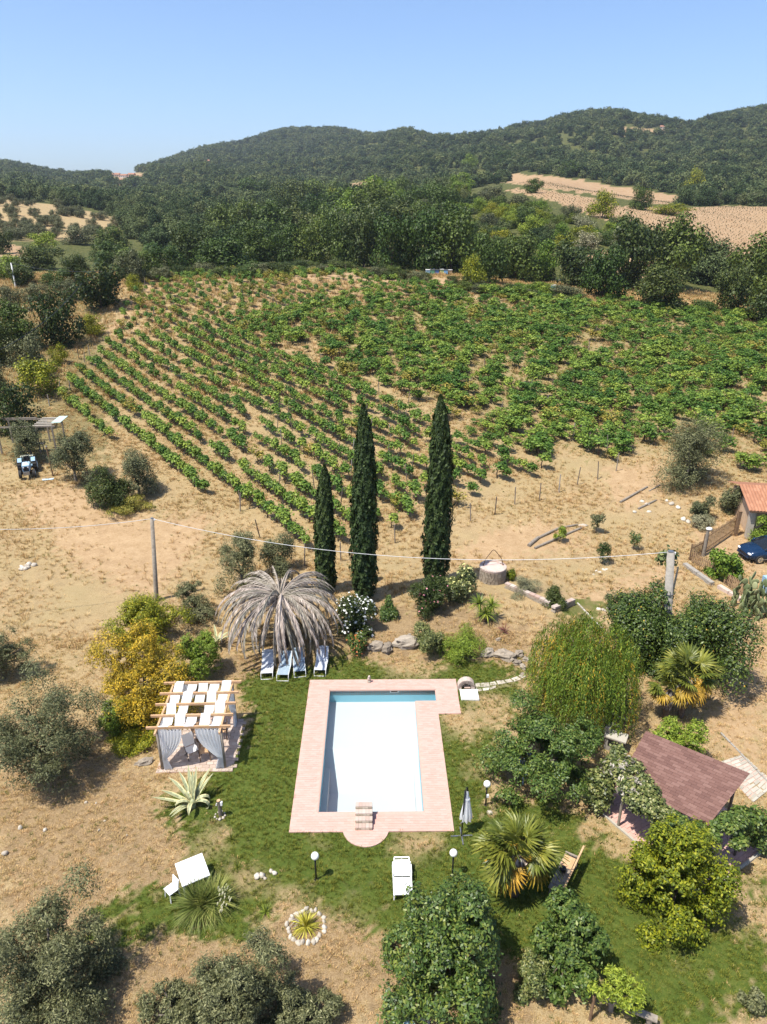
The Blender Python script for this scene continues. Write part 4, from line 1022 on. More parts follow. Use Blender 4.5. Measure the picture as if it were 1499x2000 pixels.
def willow(bb, label):
    b, rx, rz, hc = place_bbox(bb, .3); r = np.random.default_rng(21); H_ = hc+rz*.95
    Vs = [[], []]; Fs = [[], []]; o = [0, 0]; n = 1700
    subs = [(0, 0, 1.0, .55)] + [(math.cos(q*1.05+.3)*.55, math.sin(q*1.05+.3)*.55, r.uniform(.74, .97), r.uniform(.36, .5)) for q in range(6)] + [(math.cos(q*.9)*.8, math.sin(q*.9)*.8, r.uniform(.55, .8), .26) for q in range(7)]
    for i in range(n):
        cx_, cy_, hs, rs = subs[r.choice(len(subs), p=np.array([q[3] for q in subs])/sum(q[3] for q in subs))]
        a0 = r.uniform(0, 6.28); d0 = math.sqrt(r.random())*rs; px_, py_ = (cx_+math.cos(a0)*d0)*rx*.92, (cy_+math.sin(a0)*d0)*rx*.92
        d = math.hypot(px_, py_); a = a0; top = H_*hs*(1-.22*(d0/rs)**2)*r.uniform(.93, 1.03)
        ln = min(top-.25, r.uniform(.45, 1.0)*H_*.8); k = int(ln/.10)+2; t = np.linspace(0, 1, k)
        out = .32*np.minimum(t*3, 1)
        x = px_ + math.cos(a)*out + r.normal(0, .03, k) + .05*np.sin(t*9+i); y = py_ + math.sin(a)*out + r.normal(0, .03, k); z = top + .1*np.sin(np.minimum(t*3, 1)*3.1) - t*ln
        P = np.stack([x, y, z], 1); Nn = np.stack([np.full(k, math.cos(a)), np.full(k, math.sin(a)), np.full(k, .3)], 1)+r.normal(size=(k, 3))*.5
        T = np.tile([0, 0, -1.0], (k, 1)) + r.normal(size=(k, 3))*.35
        V, F = leaf_quads(P, Nn, r.uniform(.11, .20, k), .22, T, r); q_ = 1 if r.random() < .12 + .16*math.sin(px_*3+py_*2) else 0; Vs[q_].append(V); Fs[q_].append(F+o[q_]); o[q_] += len(V)
    t_ = emp('willow_tree', label, 'tree', b)
    obj('crown', np_mesh('crown', np.vstack(Vs[0]), np.vstack(Fs[0]), L['willow']), t_); obj('yellow_strands', np_mesh('yellow_strands', np.vstack(Vs[1]), np.vstack(Fs[1]), L['willowy']), t_)
    part('trunk', trunk_mb(H_*.85, .16, [(.8, .3, H_*.8), (-.7, .5, H_*.78), (.1, -.8, H_*.8)]), BARK, t_, True)
willow((1032,1192,1252,1425), 'weeping willow with hanging yellow-green branches')

OL = dict(bark=BARKG, up=.4, shell=.4, hollow=.36)
own_tree('olive_tree', 'old open-crowned olive beside the pergola clearing', 'tree', (-10,1300,182,1562), L['olive'], 17000, .125, .32, 0.25, 26, .25, 31, .2, extra=[(.7, .55, .3, .25), (-.2, .6, .7, .3), (.35, -.4, -.1, .3), (-.5, .1, .1, .3)], **OL)
own_tree('olive_tree', 'olive cut by the picture edge above the old open-crowned olive', 'tree', (-70,1215,54,1340), L['olive'], 9000, .125, .32, 0.23, 24, .22, 32, .14, **OL)
own_tree('olive_tree', 'big bushy olive on the lawn corner near the white square table', 'tree', (-20,1730,208,2020), L['olive'], 20000, .12, .32, 0.11, 30, .27, 33, .16, extra=[(.35, .5, .75, .25)], **OL)
own_tree('olive_tree', 'spreading olive below the stone-ringed plant', 'tree', (372,1838,560,2030), L['olive'], 15000, .115, .32, 0.11, 22, .28, 34, .13, **OL)
own_tree('olive_tree', 'low olive crown between the two bigger olives by the dry lawn', 'tree', (268,1912,420,2040), L['olive'], 9000, .115, .32, 0.09, 24, .22, 35, .1, **OL)
own_tree('olive_tree', 'small olive with pale twigs beside the spreading olive', 'tree', (505,1905,665,2040), L['olive'], 8000, .115, .32, 0.09, 24, .22, 36, .1, **OL)
own_tree('olive_tree', 'forked olive just behind the dead palm', 'tree', (425,1040,515,1150), L['olive'], 7000, .15, .32, 0.41, 20, .24, 37, .13, **OL)
own_tree('olive_tree', 'small olive between the dead palm and the vine row ends', 'tree', (508,1035,575,1125), L['olive'], 5000, .15, .32, 0.32, 8, .36, 38, .1, **OL)
own_tree('olive_tree', 'big round grey olive standing alone on the sandy yard', 'tree', (1282,818,1414,958), L['olive'], 13000, .2, .32, 0.0, 20, .38, 39, .2, **OL)
own_tree('olive_tree', 'olive in front of the timber frame shed', 'tree', (20,822,92,905), L['olive'], 5500, .19, .32, 0.23, 10, .36, 40, .12, **OL)
own_tree('olive_tree', 'olive beside the thin pole near the tractor', 'tree', (94,842,188,948), L['olive'], 7000, .19, .32, 0.18, 12, .36, 41, .12, **OL)
own_tree('olive_tree', 'pale olive at the corner of the vineyard, nearest the wooden utility pole', 'tree', (228,878,306,975), L['olive'], 6500, .18, .32, 0.14, 11, .36, 42, .12, **OL)
own_tree('thicket', 'green bramble thicket between the two olives by the vineyard corner', 'bush', (166,908,250,1000), L['dark'], 6000, .18, .5, 0, 11, .36, 43, None)
own_tree('thicket', 'dry brownish brush at the foot of the pale olive', 'bush', (208,965,300,1010), L['vinedry'], 3500, .15, .35, 0, 10, .35, 44, None)

own_tree('mimosa_bush', 'dark yellowish bush topping the yellow mimosa, below the wooden utility pole', 'bush', (225,1150,368,1255), L['ygreen'], 11000, .15, .4, .2, 18, .34, 51, .1)
own_tree('mimosa_tree', 'large golden-yellow mimosa beside the white draped pergola', 'tree', (180,1222,376,1410), L['yellow'], 20000, .16, .3, .2, 30, .28, 52, .14, hang=.8)
own_tree('mimosa_bush', 'bright green bush between the yellow mimosa and the dead palm', 'bush', (336,1232,428,1335), L['bright'], 8000, .14, .35, .1, 14, .36, 53, .06)
own_tree('olive_bush', 'grey-green young olive behind the yellow mimosa', 'bush', (338,1140,424,1212), L['olive'], 4500, .14, .35, .3, 10, .34, 54, .05)
own_tree('mimosa_bush', 'low straggling yellowish brush at the foot of the mimosa', 'bush', (205,1405,318,1472), L['ygreen'], 5000, .12, .35, 0, 14, .32, 55, None)
own_tree('mimosa_bush', 'dark green lower skirt of bamboo-like shoots beside the golden mimosa', 'bush', (190,1365,262,1440), L['bright'], 4500, .14, .28, .1, 10, .36, 56, None, hang=.6)
own_tree('oleander', 'round oleander covered in white flowers', 'bush', (660,1156,736,1242), L['dark'], 7000, .14, .4, 0, 12, .42, 61, None, flowers=(L['white'], 420, .15))
own_tree('small_bush', 'small round reddish-green bush between two oleanders', 'bush', (741,1165,778,1213), L['redtip'], 2200, .12, .5, 0, 7, .42, 62, None)
own_tree('oleander', 'dark oleander with pale pink flowers under the tallest cypress', 'bush', (804,1118,872,1212), L['dark'], 7000, .14, .4, 0, 12, .42, 63, None, flowers=(L['pink'], 70, .13))
own_tree('flowering_bush', 'tall bush with cream-yellow flowers beside the stone well', 'bush', (865,1088,930,1195), L['ivy'], 7500, .13, .5, 0, 13, .38, 64, None, flowers=(L['cream'], 260, .15))
own_tree('rose_bush', 'small rose bush with red and orange tips by the boulders', 'bush', (678,1232,718,1280), L['pear'], 1600, .11, .5, 0, 7, .4, 65, None, flowers=(L['red'], 110, .10))
own_tree('small_bush', 'grey-green bush growing over the boulders, beside the feathery one', 'bush', (810,1216,868,1287), L['ivy'], 4000, .11, .5, 0, 10, .38, 66, None)
own_tree('feathery_bush', 'feathery bright green bush spreading over the boulders', 'bush', (856,1226,952,1294), L['bright'], 6500, .11, .3, 0, 14, .36, 67, None)
own_tree('lavender', 'pale grey lavender filling the low stone planter', 'bush', (998,1124,1060,1168), L['grey'], 4000, .10, .25, 0, 10, .36, 68, None)
own_tree('small_bush', 'dark grey-green bush at the corner of the stone planter', 'bush', (1060,1142,1106,1188), L['dark'], 2800, .12, .4, 0, 8, .4, 69, None)
own_tree('yard_bush', 'spiky dark bush beside the tiled roof corner', 'bush', (1410,945,1462,1012), L['olive'], 3200, .2, .3, 0, 9, .36, 70, None)
own_tree('yard_bush', 'spiky grey bush behind the lamp on the fence post', 'bush', (1348,965,1394,1018), L['olive'], 2400, .2, .3, 0, 8, .34, 71, None)
own_tree('lavender', 'mound of grey lavender behind the fence post lamp', 'bush', (1352,1004,1402,1036), L['grey'], 2400, .14, .25, 0, 8, .4, 72, None)
own_tree('fig_bush', 'bright green round bush inside the slatted fence, next to the blue car', 'bush', (1390,1068,1443,1138), L['bright'], 4000, .2, .7, .1, 10, .4, 73, .05)
own_tree('wall_bush', 'clipped green bush hiding the wall under the tiled roof', 'bush', (1470,992,1540,1072), L['bright'], 4500, .17, .5, 0, 10, .4, 74, None)
own_tree('yard_bush', 'low olive-green bush above the tiled roof corner', 'bush', (1455,955,1500,985), L['olive'], 2000, .2, .3, 0, 7, .36, 75, None)
own_tree('sapling', 'young staked sapling on the tan yard near the log border', 'tree', (1156,990,1180,1040), L['olive'], 700, .16, .4, .6, 5, .4, 76, .03)
own_tree('sapling', 'little round sapling in front of the pale log border', 'tree', (1166,1060,1194,1092), L['dark'], 800, .15, .4, .5, 5, .4, 77, .03)
own_tree('sapling', 'tiny tree growing between the two logs', 'tree', (1084,1026,1108,1052), L['bright'], 700, .15, .4, .4, 5, .4, 78, .03)
own_tree('sapling', 'thin reddish sapling standing alone near the path', 'tree', (1230,1030,1254,1072), L['redtip'], 380, .15, .4, .5, 5, .35, 79, .03)
own_tree('sapling', 'bare-stemmed sapling beside the dark citrus tree', 'tree', (1182,1150,1200,1186), L['olive'], 320, .13, .4, .5, 4, .4, 80, .03)

# swords: yucca heads, flax, ornamental grass
def blades(name, n, ln, w, droop, mat, seed, up=(.15, 1.0), seg=5, fold=.3):
    r = np.random.default_rng(seed); V = []; F = []
    for i in range(n):
        a = r.uniform(0, 6.28); el = math.asin(r.uniform(*up)); l = ln*r.uniform(.7, 1.1); k = len(V)
        d = np.array([math.cos(a), math.sin(a), 0]); s = np.array([-math.sin(a), math.cos(a), 0])
        for j in range(seg+1):
            t = j/seg; p = d*l*t*math.cos(el) + np.array([0, 0, l*t*math.sin(el) - droop*l*t*t*(1.2-math.sin(el))])
            ww = w*(1-t)**.7*(.55+1.2*t if t < .3 else .91); ww = max(ww, w*.04)
            V += [p-s*ww, p+s*ww]
        for j in range(seg): F.append((k+2*j, k+2*j+1, k+2*j+3, k+2*j+2))
    return np_mesh(name, np.array(V), np.array(F), mat)
g0 = G(945, 1212)
yu = emp('yucca', 'clump of three spiky green yucca heads below the stone well', 'yucca', g0)
for i, (dx, dy, h_) in enumerate([(-.25, .3, .95), (.45, .15, .9), (.08, -.25, .62)]):
    part('stem', MB().tube([(dx*.5, dy*.5, -.1), (dx, dy, h_)], [.09, .08], 8), BARK, yu)
    obj('leaf_head', blades('leaf_head', 95, .78, .03, .25, L['yucca'], 90+i, (-.25, 1)), yu, (dx, dy, h_))
g0 = G(985, 1236); cd_ = emp('cordyline', 'small dark red spiky plant beside the yucca clump', 'spiky plant', g0)
obj('leaf_head', blades('leaf_head', 45, .55, .018, .2, surf('leaf_red', (.20, .05, .05), (.10, .03, .03), 8, .5, bmp=0), 95, (.1, 1)), cd_, (0, 0, .12))
part('stem', MB().cyl((0, 0, -.05), (0, 0, .15), .04, n=7), BARK, cd_)
g0 = G(598, 1812); fx = emp('flax_plant', 'yellow-green arching flax inside a ring of pale stones', 'flax', g0)
obj('leaf_head', blades('leaf_head', 120, .70, .022, .55, leafmat('leaf_flax', [(0, (.13, .15, .02)), (.5, (.30, .28, .045)), (1, (.50, .42, .10))], .15, .4, .1), 96, (.2, 1)), fx, (0, 0, .05))
obj('dry_leaves', blades('dry_leaves', 26, .55, .018, .75, L['palmdead'], 97, (.1, .7)), fx, (-.22, .28, .05))
g0 = G(392, 1772); og = emp('ornamental_grass', 'tall arching grass clump with pale plumes beside the white square table', 'ornamental grass', g0)
obj('leaves', blades('leaves', 700, 1.45, .017, .62, L['plume'], 98, (.25, 1)), og)
obj('leaves', blades('leaves', 520, 1.3, .017, .66, L['plume'], 99, (.3, 1)), og, (.45, .12, 0))
r_ = np.random.default_rng(5); pl = MB()
for i in range(34):
    a = r_.uniform(-.9, 1.0); d = r_.uniform(.45, 1.0); x, y = .35+math.cos(a)*d*.75, math.sin(a)*d*.7; z = .75-.35*d
    pl.tube([(x, y, z), (x+.03, y+.01, z+.09), (x+.05, y+.01, z+.15)], [.012, .026, .006], 5)
part('plumes', pl, surf('plume', (.62, .60, .42), (.50, .48, .30), 20, .9, bmp=0), og)
for (x, y, s_, kd, lb_) in [(452,1640,.8,'grass','tuft of long green grass on the lawn near the cut post'),(465,1695,.55,'grass','short green grass tuft close to the pale stones'),(520,1782,.7,'yucca','dark spiky tuft between the stone ring and the grass clump'),(1020,1905,.5,'yucca','small spiky tuft beneath the evergreen trees')]:
    o = emp('grass_tuft', lb_, 'grass tuft', G(x, y)); m_ = obj('leaves', blades('leaves', 60, .6*s_, .012, .5, L[kd], int(x), (.3, 1)), o)

# agave: thick pale leaves, each one a part, with a yellow margin
g0 = G(378, 1578); ag = emp('agave', 'large pale variegated agave with broad curling leaves', 'agave', g0)
def agave_leaf(az, el, ln, w, curl, seed):
    rr_ = random.Random(seed); d = Vector((math.cos(az), math.sin(az), 0)); s = Vector((-math.sin(az), math.cos(az), 0)); mb = MB(); seg = 9; rows = []; low = []
    p = Vector((0, 0, .22)) + d*.05; e = el
    for j in range(seg+1):
        t = j/seg; wd = w*(.62+.9*t-1.0*t*t)*(1 if t < .72 else max(.05, (1-t)/.28)**.75)
        u = Vector((-d.x*math.sin(e), -d.y*math.sin(e), math.cos(e)))
        cup = wd*.30
        rows.append([p-s*wd+u*cup, p-s*wd*.80+u*cup*.65, p-s*wd*.35, p, p+s*wd*.35, p+s*wd*.80+u*cup*.65, p+s*wd+u*cup])
        th_ = .035*(1-t*.8); low.append([q-u*th_*(.1 if k in (0, 6) else 1) for k, q in enumerate(rows[-1])])
        p = p + (d*math.cos(e) + Vector((0, 0, math.sin(e))))*ln/seg; e -= curl/seg*(1 if t < .4 else 1.9)
    m = 7; o_ = 0
    for j in range(seg):
        for k in range(6):
            mb.mi = 1 if k in (0, 5) else 0
            mb.add([rows[j][k], rows[j][k+1], rows[j+1][k+1], rows[j+1][k]], [(0, 1, 2, 3)])
            mb.mi = 0; mb.add([low[j][k], low[j+1][k], low[j+1][k+1], low[j][k+1]], [(0, 1, 2, 3)])
    return mb.mesh('leaf', [L['agave'], L['agavedge']], True)
D2 = math.radians
for i, (az, el, ln, w, cu) in enumerate([(150,50,1.35,.11,.5),(185,18,1.5,.10,.0),(172,30,1.25,.115,.2),(128,55,1.35,.10,.6),(108,62,1.4,.11,.3),(95,66,1.2,.10,.2),(84,64,1.3,.11,.2),(62,52,1.4,.105,.5),(48,48,1.25,.09,.3),(20,58,1.0,.11,2.6),(-8,55,1.05,.11,2.8),(-88,66,.85,.11,1.9),(222,30,.95,.09,.8),(235,24,1.0,.08,.4),(200,60,.8,.11,1.8),(140,75,.7,.10,1.4),(-150,62,.75,.10,1.2),(75,80,.9,.09,.2)]):
    obj('leaf', agave_leaf(D2(az), D2(el), ln*1.08, w*.95, cu, i), ag)
part('core', MB().ball((0, 0, .2), (.13, .13, .26), 10, 7), L['agave'], ag, True)
g0 = G(425, 1262); a2 = emp('agave', 'grey-green agave half hidden under the dead palm fronds', 'agave', g0)
for i in range(11): obj('leaf', agave_leaf(i*.571+.2, D2(random.uniform(25, 65)), random.uniform(.8, 1.1), .085, random.uniform(.2, 1.2), 40+i), a2)

# fan palms
def fan_frond(seed, mat, size=.62, pet=.8, droop=.3, nleaf=19):
    """petiole along +x from the origin, then a pleated fan"""
    r = np.random.default_rng(seed); mb = MB()
    c = Vector((pet, 0, -.06*pet))
    mb.tube([(0, 0, 0), (pet*.5, 0, .03), c], [.016, .012, .009], 5)
    for i in range(nleaf):
        a = -2.35 + 4.7*i/(nleaf-1) + r.normal(0, .03); l = size*(1-.32*(abs(a)/2.35)**2)*r.uniform(.88, 1.06)
        d = Vector((math.cos(a), math.sin(a), 0)); s = Vector((-math.sin(a), math.cos(a), 0)); w = .047*size/.62
        pts = []
        for t in (0, .35, .65, 1.0):
            z = -droop*l*max(0, t-.35)**1.5*1.6 - .02
            ww = w*(.35 if t == 0 else (1 if t < .6 else (.75 if t < .9 else .05)))
            q = c + d*l*t + Vector((0, 0, z)); pts.append([q-s*ww+Vector((0, 0, .012)), q - Vector((0, 0, .012)), q+s*ww+Vector((0, 0, .012))])
        mb.grid(pts)
    return mb.mesh('frond', mat)
FG = [fan_frond(i, L['palm'], .66, .75, .25+.1*i) for i in range(3)]; FY = [fan_frond(10+i, L['palmyel'], .62, .6, .55) for i in range(2)]; FD = [fan_frond(20+i, L['palmdead'], .5, .55, .9) for i in range(2)]
def fan_palm(base, h, label, ng, ny, nd, scale=1.0, seed=0):
    rnd = random.Random(seed)
    o = emp('fan_palm', label, 'palm tree', base)
    mb = MB(); pts = []; rad = []
    for j in range(10): t = j/9; pts.append((.02*math.sin(t*4), 0, -.1+t*(h+.1))); rad.append((.15-.03*t)*(1+.12*(j % 2)))
    mb.tube(pts, rad, 10); part('trunk', mb, BARK, o)
    # shag of old leaf bases
    r = np.random.default_rng(seed+5); n = 420; t = r.uniform(.45, 1, n); a = r.uniform(0, 6.28, n)
    P = np.stack([np.cos(a)*(.15+.07*t), np.sin(a)*(.15+.07*t), h*t-.1], 1)
    V, F = leaf_quads(P, np.stack([np.cos(a), np.sin(a), np.full(n, .5)], 1), .26, .22, np.tile([0, 0, -1.], (n, 1))+np.stack([np.cos(a), np.sin(a), a*0], 1)*.35, r)
    obj('fibre_skirt', np_mesh('fibre_skirt', V, F, L['palmdead']), o)
    def put(me, el, rs):
        f = obj('frond', me, o, (0, 0, h-.02*rnd.random())); f.rotation_mode = 'XYZ'
        f.rotation_euler = (rnd.uniform(-.5, .5), -el, rnd.uniform(0, 6.28)); f.scale = (rs,)*3
    for i in range(ng): put(rnd.choice(FG), rnd.uniform(-.25, 1.35), scale*rnd.uniform(.85, 1.12))
    for i in range(ny): put(rnd.choice(FY), rnd.uniform(-.75, -.1), scale*rnd.uniform(.85, 1.05))
    for i in range(nd): put(rnd.choice(FD), rnd.uniform(-1.35, -.8), scale*rnd.uniform(.8, 1.1))
    return o
c = ray_h(1013, 1668, 2.0); fan_palm(Vector((c.x, c.y, T1(c.x, c.y))), 2.0, 'shaggy fan palm with yellowing lower fronds beside the wooden bench', 26, 18, 22, 1.12, 3)
c = ray_h(1345, 1322, 2.3); fan_palm(Vector((c.x, c.y, T1(c.x, c.y))), 2.3, 'taller fan palm behind the shelter, against the citrus tree', 24, 10, 10, 1.12, 4)
c = ray_h(1310, 1345, 1.7); fan_palm(Vector((c.x, c.y, T1(c.x, c.y))), 1.7, 'shorter fan palm leaning by the taller fan palm', 14, 6, 6, .85, 6)

# the dead date palm: a dome of grey fronds
def dead_frond(seed, ln=2.4):
    r = np.random.default_rng(seed); mb = MB(); pts = []; p = Vector((0, 0, 0)); e = r.uniform(.4, .85); seg = 11; dirs = []
    bend = r.uniform(1.95, 2.4)
    for j in range(seg+1):
        pts.append(p.copy()); d = Vector((math.cos(e), .04*math.sin(j+seed), math.sin(e))).normalized(); dirs.append(d)
        p = p + d*ln/seg; e -= bend/seg
    mb.tube(pts, [.04*(1-.08*j) for j in range(seg+1)], 5)
    for j in range(1, seg+1):
        for q in range(5):
            t = (j-1+q/5)/seg; k = min(int(t*seg), seg-1); o = pts[k].lerp(pts[k+1], t*seg-k); d = dirs[k]
            for s in (-1, 1):
                l = .50*(1-.5*t)*r.uniform(.7, 1.2)*min(1, .35+t*3); w = .021
                v = (Vector((0, s*.36, 0)) + d*.9 + Vector((0, 0, -.45-.2*r.random()))).normalized()
                n_ = d.cross(v).normalized() if d.cross(v).length > 1e-4 else Vector((0, 0, 1)); sd_ = n_.cross(v).normalized()
                mb.add([o-sd_*w, o+sd_*w, o+v*l*.6+sd_*w*.9+Vector((0, 0, -.02*l)), o+v*l+Vector((0, 0, -.1*l))], [(0, 1, 2, 3)])
    return mb.mesh('frond', L['palmdead'])
DF = [dead_frond(i, 4.35) for i in range(6)]
c = ray_h(547, 1166, 3.1); dp = emp('dead_palm', 'dead palm with a wide dome of hanging grey fronds over the four loungers', 'palm tree', Vector((c.x, c.y, T1(c.x, c.y))))
DPH = 2.95
rnd = random.Random(8)
for i in range(125):
    f = obj('frond', DF[i % 6], dp, (0, 0, DPH + rnd.uniform(-.25, .12))); t = i/125
    f.rotation_euler = (rnd.uniform(-.25, .25), rnd.uniform(-.30, .28) + (.35 if t > .75 else 0), i*2.39996+rnd.uniform(-.15, .15)); f.scale = (rnd.uniform(.82, 1.08),)*3
f = obj('frond', DF[2], dp, (0, 0, DPH)); f.rotation_euler = (.1, -1.0, 1.2); f.scale = (.55,)*3
part('trunk', MB().tube([(0, 0, -.1), (0, 0, 1.2), (0, 0, 2.6), (0, 0, 3.0)], [.30, .26, .30, .2], 12), BARK, dp)
r = np.random.default_rng(4); n = 260; a = r.uniform(0, 6.28, n); d = np.sqrt(r.random(n))*.42
V, F = leaf_quads(np.stack([np.cos(a)*d, np.sin(a)*d, 2.98+.22*(1-d)+0*a], 1), r.normal(size=(n, 3))+[0, 0, .5], .3, .25, np.stack([np.cos(a), np.sin(a), .4+0*a], 1), r)
obj('crown_heart', np_mesh('crown_heart', V, F, L['palmdead']), dp)
# ------------------------------------------------------------ pergola with woven cloth
A_ = G(318, 1503); B_ = G(440, 1500)
pr_ = math.atan2(B_.y-A_.y, B_.x-A_.x); PWd = (B_-A_).length; PD = 3.05; PHt = 2.2
pg = emp('pergola', 'timber pergola woven with strips of white cloth over a paved floor', 'pergola', A_, pr_)
for i, (x, y) in enumerate([(0, 0), (PWd, 0), (0, PD), (PWd, PD)]):
    part('post', MB().cyl((x, y, -.1), (x, y, PHt-.10), .06, .055, 10), WOODG, pg, True)
for x in (0, PWd): part('side_beam', MB().bar((x, -.32, PHt-.045), (x, PD+.25, PHt-.045), .08, .11), WOODP, pg)
ybm = [0, .76, 1.52, 2.28, PD]
for i, y in enumerate(ybm): part('cross_beam', MB().bar((-.42, y, PHt+.065), (PWd+.42, y, PHt+.065), .07, .11), WOODP, pg)
nst = 5; sw = .42
for i in range(nst):
    xc = .30 + i*(PWd-.55)/(nst-1) + .02*(i % 2)
    ys = np.linspace(-.04, PD+.04, 45); rows = []
    for k, y in enumerate(ys):
        ph = y/.76
        j = int(round(ph)); ov = 1 if (j+i) % 2 == 0 else -1
        if i == 3 and 1.56 < y < 2.2: pass
        w_ = math.cos(math.pi*(ph-j))
        z = PHt+.065 + (ov*.066 if abs(ph-j) < .09 else 0) + (ov*.066*max(0, w_) - .15*math.sin(math.pi*(ph % 1))**1.3*(1+.35*math.sin(i*2.3+j)) if abs(ph-j) >= .09 else 0)
        sh = .03*math.sin(y*2.1+i*1.7)
        rows.append([(xc+sh+u*sw/2*(1-.04*math.sin(y*5+i)), y, z+.006*math.sin(u*4+y*3)) for u in (-1, -.5, 0, .5, 1)])
    if i == 2: rows = rows[:16] + rows[15:16]; 
    part('cloth_strip', MB().grid(rows), CLOTH, pg, True)
    if i == 2:
        rows = []
        for k in range(14):
            y = 1.55+.11*k; rows.append([(xc+.02+u*sw/2, y, PHt+.02-.16*math.sin(math.pi*((y/.76) % 1))+(.11 if (int(round(y/.76))+i) % 2 == 0 and abs(y/.76-round(y/.76)) < .12 else 0)) for u in (-1, 0, 1)])
        part('cloth_strip', MB().grid(rows), CLOTH, pg, True)
def curtain(x0, x1, tx, yy, label, side=1, tie=.72, flip=False, along='x'):
    """hung from a beam and gathered to a post"""
    mb = MB(); rows = []; nz_ = 22; nu_ = 41
    for j in range(nz_+1):
        t = j/nz_; z = (PHt-.02)*(1-t) + .03*t
        k = min(1, t/tie); g_ = 1-.80*(k**2.2) if t < tie else .20+.18*((t-tie)/(1-tie))
        row = []
        for i in range(nu_):
            u = i/(nu_-1); x = (x0+(x1-x0)*u); x = tx + (x-tx)*g_
            f = math.sin(u*math.pi*2*7.0+.4*math.sin(z*3))*(.045+.02*t)*(1 if t > 0 else .6)
            row.append((x, yy+f, z) if along == 'x' else (yy+f, x, z))
        rows.append(row)
    mb.grid(rows)
    o = bpy.data.objects.new('curtain', mb.mesh('curtain', CLOTH, True)); col.objects.link(o)
    o.location = A_; o.rotation_euler = (0, 0, pr_)
    tag(o, label, 'curtain', None)
    rg = MB()
    for i in range(6):
        x = x0+(x1-x0)*(i+.5)/6; q = (x, yy-.012, PHt-.05) if along == 'x' else (yy-.012, x, PHt-.05); rg.cyl(q, (q[0], q[1]+.006, q[2]), .028, n=8)
    part('eyelet', rg, BLACK, o)
    return o
curtain(.10, 1.05, .06, -.03, 'white curtain gathered to the front pergola post with the rope beside it')
curtain(1.62, PWd-.05, PWd-.02, -.03, 'white curtain gathered to the front pergola post nearest the lawn')
curtain(.1, 1.1, .05, 0.0, 'white side curtain of the pergola facing the mimosa', along='y')
curtain(1.9, PD-.05, PD-.02, PWd, 'white side curtain at the back post facing the lawn', along='y')
curtain(.1, 1.0, .04, PD, 'white back curtain at the mimosa end of the pergola')
# floor of paving stones
pf = MB(); P0 = A_; 
def PG(x, y, z=0): c_, s_ = math.cos(pr_), math.sin(pr_); return Vector((A_.x+x*c_-y*s_, A_.y+x*s_+y*c_, A_.z+z))
flr = part('pergola_floor', MB().prism([tuple(PG(*q))[:2] for q in ((-.25,-.22),(PWd+.35,-.22),(PWd+.35,PD+.35),(-.25,PD+.35))], -.2, .012), MORTAR); tag(flr, kind='structure')
pv = [MB().box((0, 0, 0), (.285, .185, .03)).mesh('paver', SLAB)]
SLABP = surf('pale_paver', (.42, .33, .27), (.35, .27, .22), 4, .9, bmp=.3, objrand=[(0, (.34, .255, .205)), (1, (.48, .39, .33))])
pv[0].materials[0] = SLABP
for i in range(11):
    for j in range(17):
        o = obj('paver', pv[0], flr, PG(-.10+.3*i+(.15 if j % 2 else 0)-.0, -.12+.2*j, .02+random.uniform(-.003, .003)), pr_)
def wood_chair(loc, rz, label):
    o = emp('garden_chair', label, 'chair', loc, rz)
    for x in (-.22, .22):
        part('leg', MB().bar((x, -.2, 0), (x, -.2, .60), .04, .04), WOODB, o); part('leg', MB().bar((x, .2, 0), (x, .27, .85), .04, .04), WOODB, o)
        part('armrest', MB().bar((x, -.24, .615), (x, .24, .615), .06, .025), WOODB, o)
    for k in range(5): part('seat_slat', MB().box((0, -.18+.09*k, .42), (.42, .07, .02)), WOODP, o)
    for k in range(4): part('back_slat', MB().box((0, .225+.02*k, .50+.09*k), (.42, .02, .07)), WOODP, o)
    return o
wood_chair(PG(1.75, .62, .036), pr_+.1, 'brown slatted garden chair under the pergola, facing the pool lawn edge')
wood_chair(PG(2.25, 1.9, .036), pr_-1.4, 'brown garden chair deeper under the pergola cloth')
def cloth_chair(loc, rz, label):
    o = emp('folding_chair', label, 'chair', loc, rz)
    for x in (-.25, .25):
        part('frame_leg', MB().bar((x, -.25, 0), (x, .2, .55), .025, .03), BLACK, o); part('frame_leg', MB().bar((x, .25, 0), (x, -.2, .45), .025, .03), BLACK, o)
    part('seat', MB().grid([[(x, y, .43-.05*math.cos(x*5)) for x in (-.25, -.1, .1, .25)] for y in (-.24, 0, .22)]), CLOTH, o, True)
    part('backrest', MB().grid([[(x, .22+.16*t, .45+.55*t) for x in (-.25, 0, .25)] for t in (0, .5, 1)]), CLOTH, o, True)
    return o
cloth_chair(PG(1.12, .75, .036), pr_+.6, 'white cloth folding chair beside the gathered curtain, under the pergola')
tb = emp('round_table', 'low dark round table under the pergola', 'table', PG(1.3, 1.8, .036))
part('tabletop', MB().cyl((0, 0, .68), (0, 0, .71), .4, n=20), WOODB, tb); part('leg', MB().cyl((0, 0, 0), (0, 0, .68), .04), WOODB, tb); part('foot', MB().cyl((0, 0, 0), (0, 0, .03), .22, n=14), WOODB, tb)

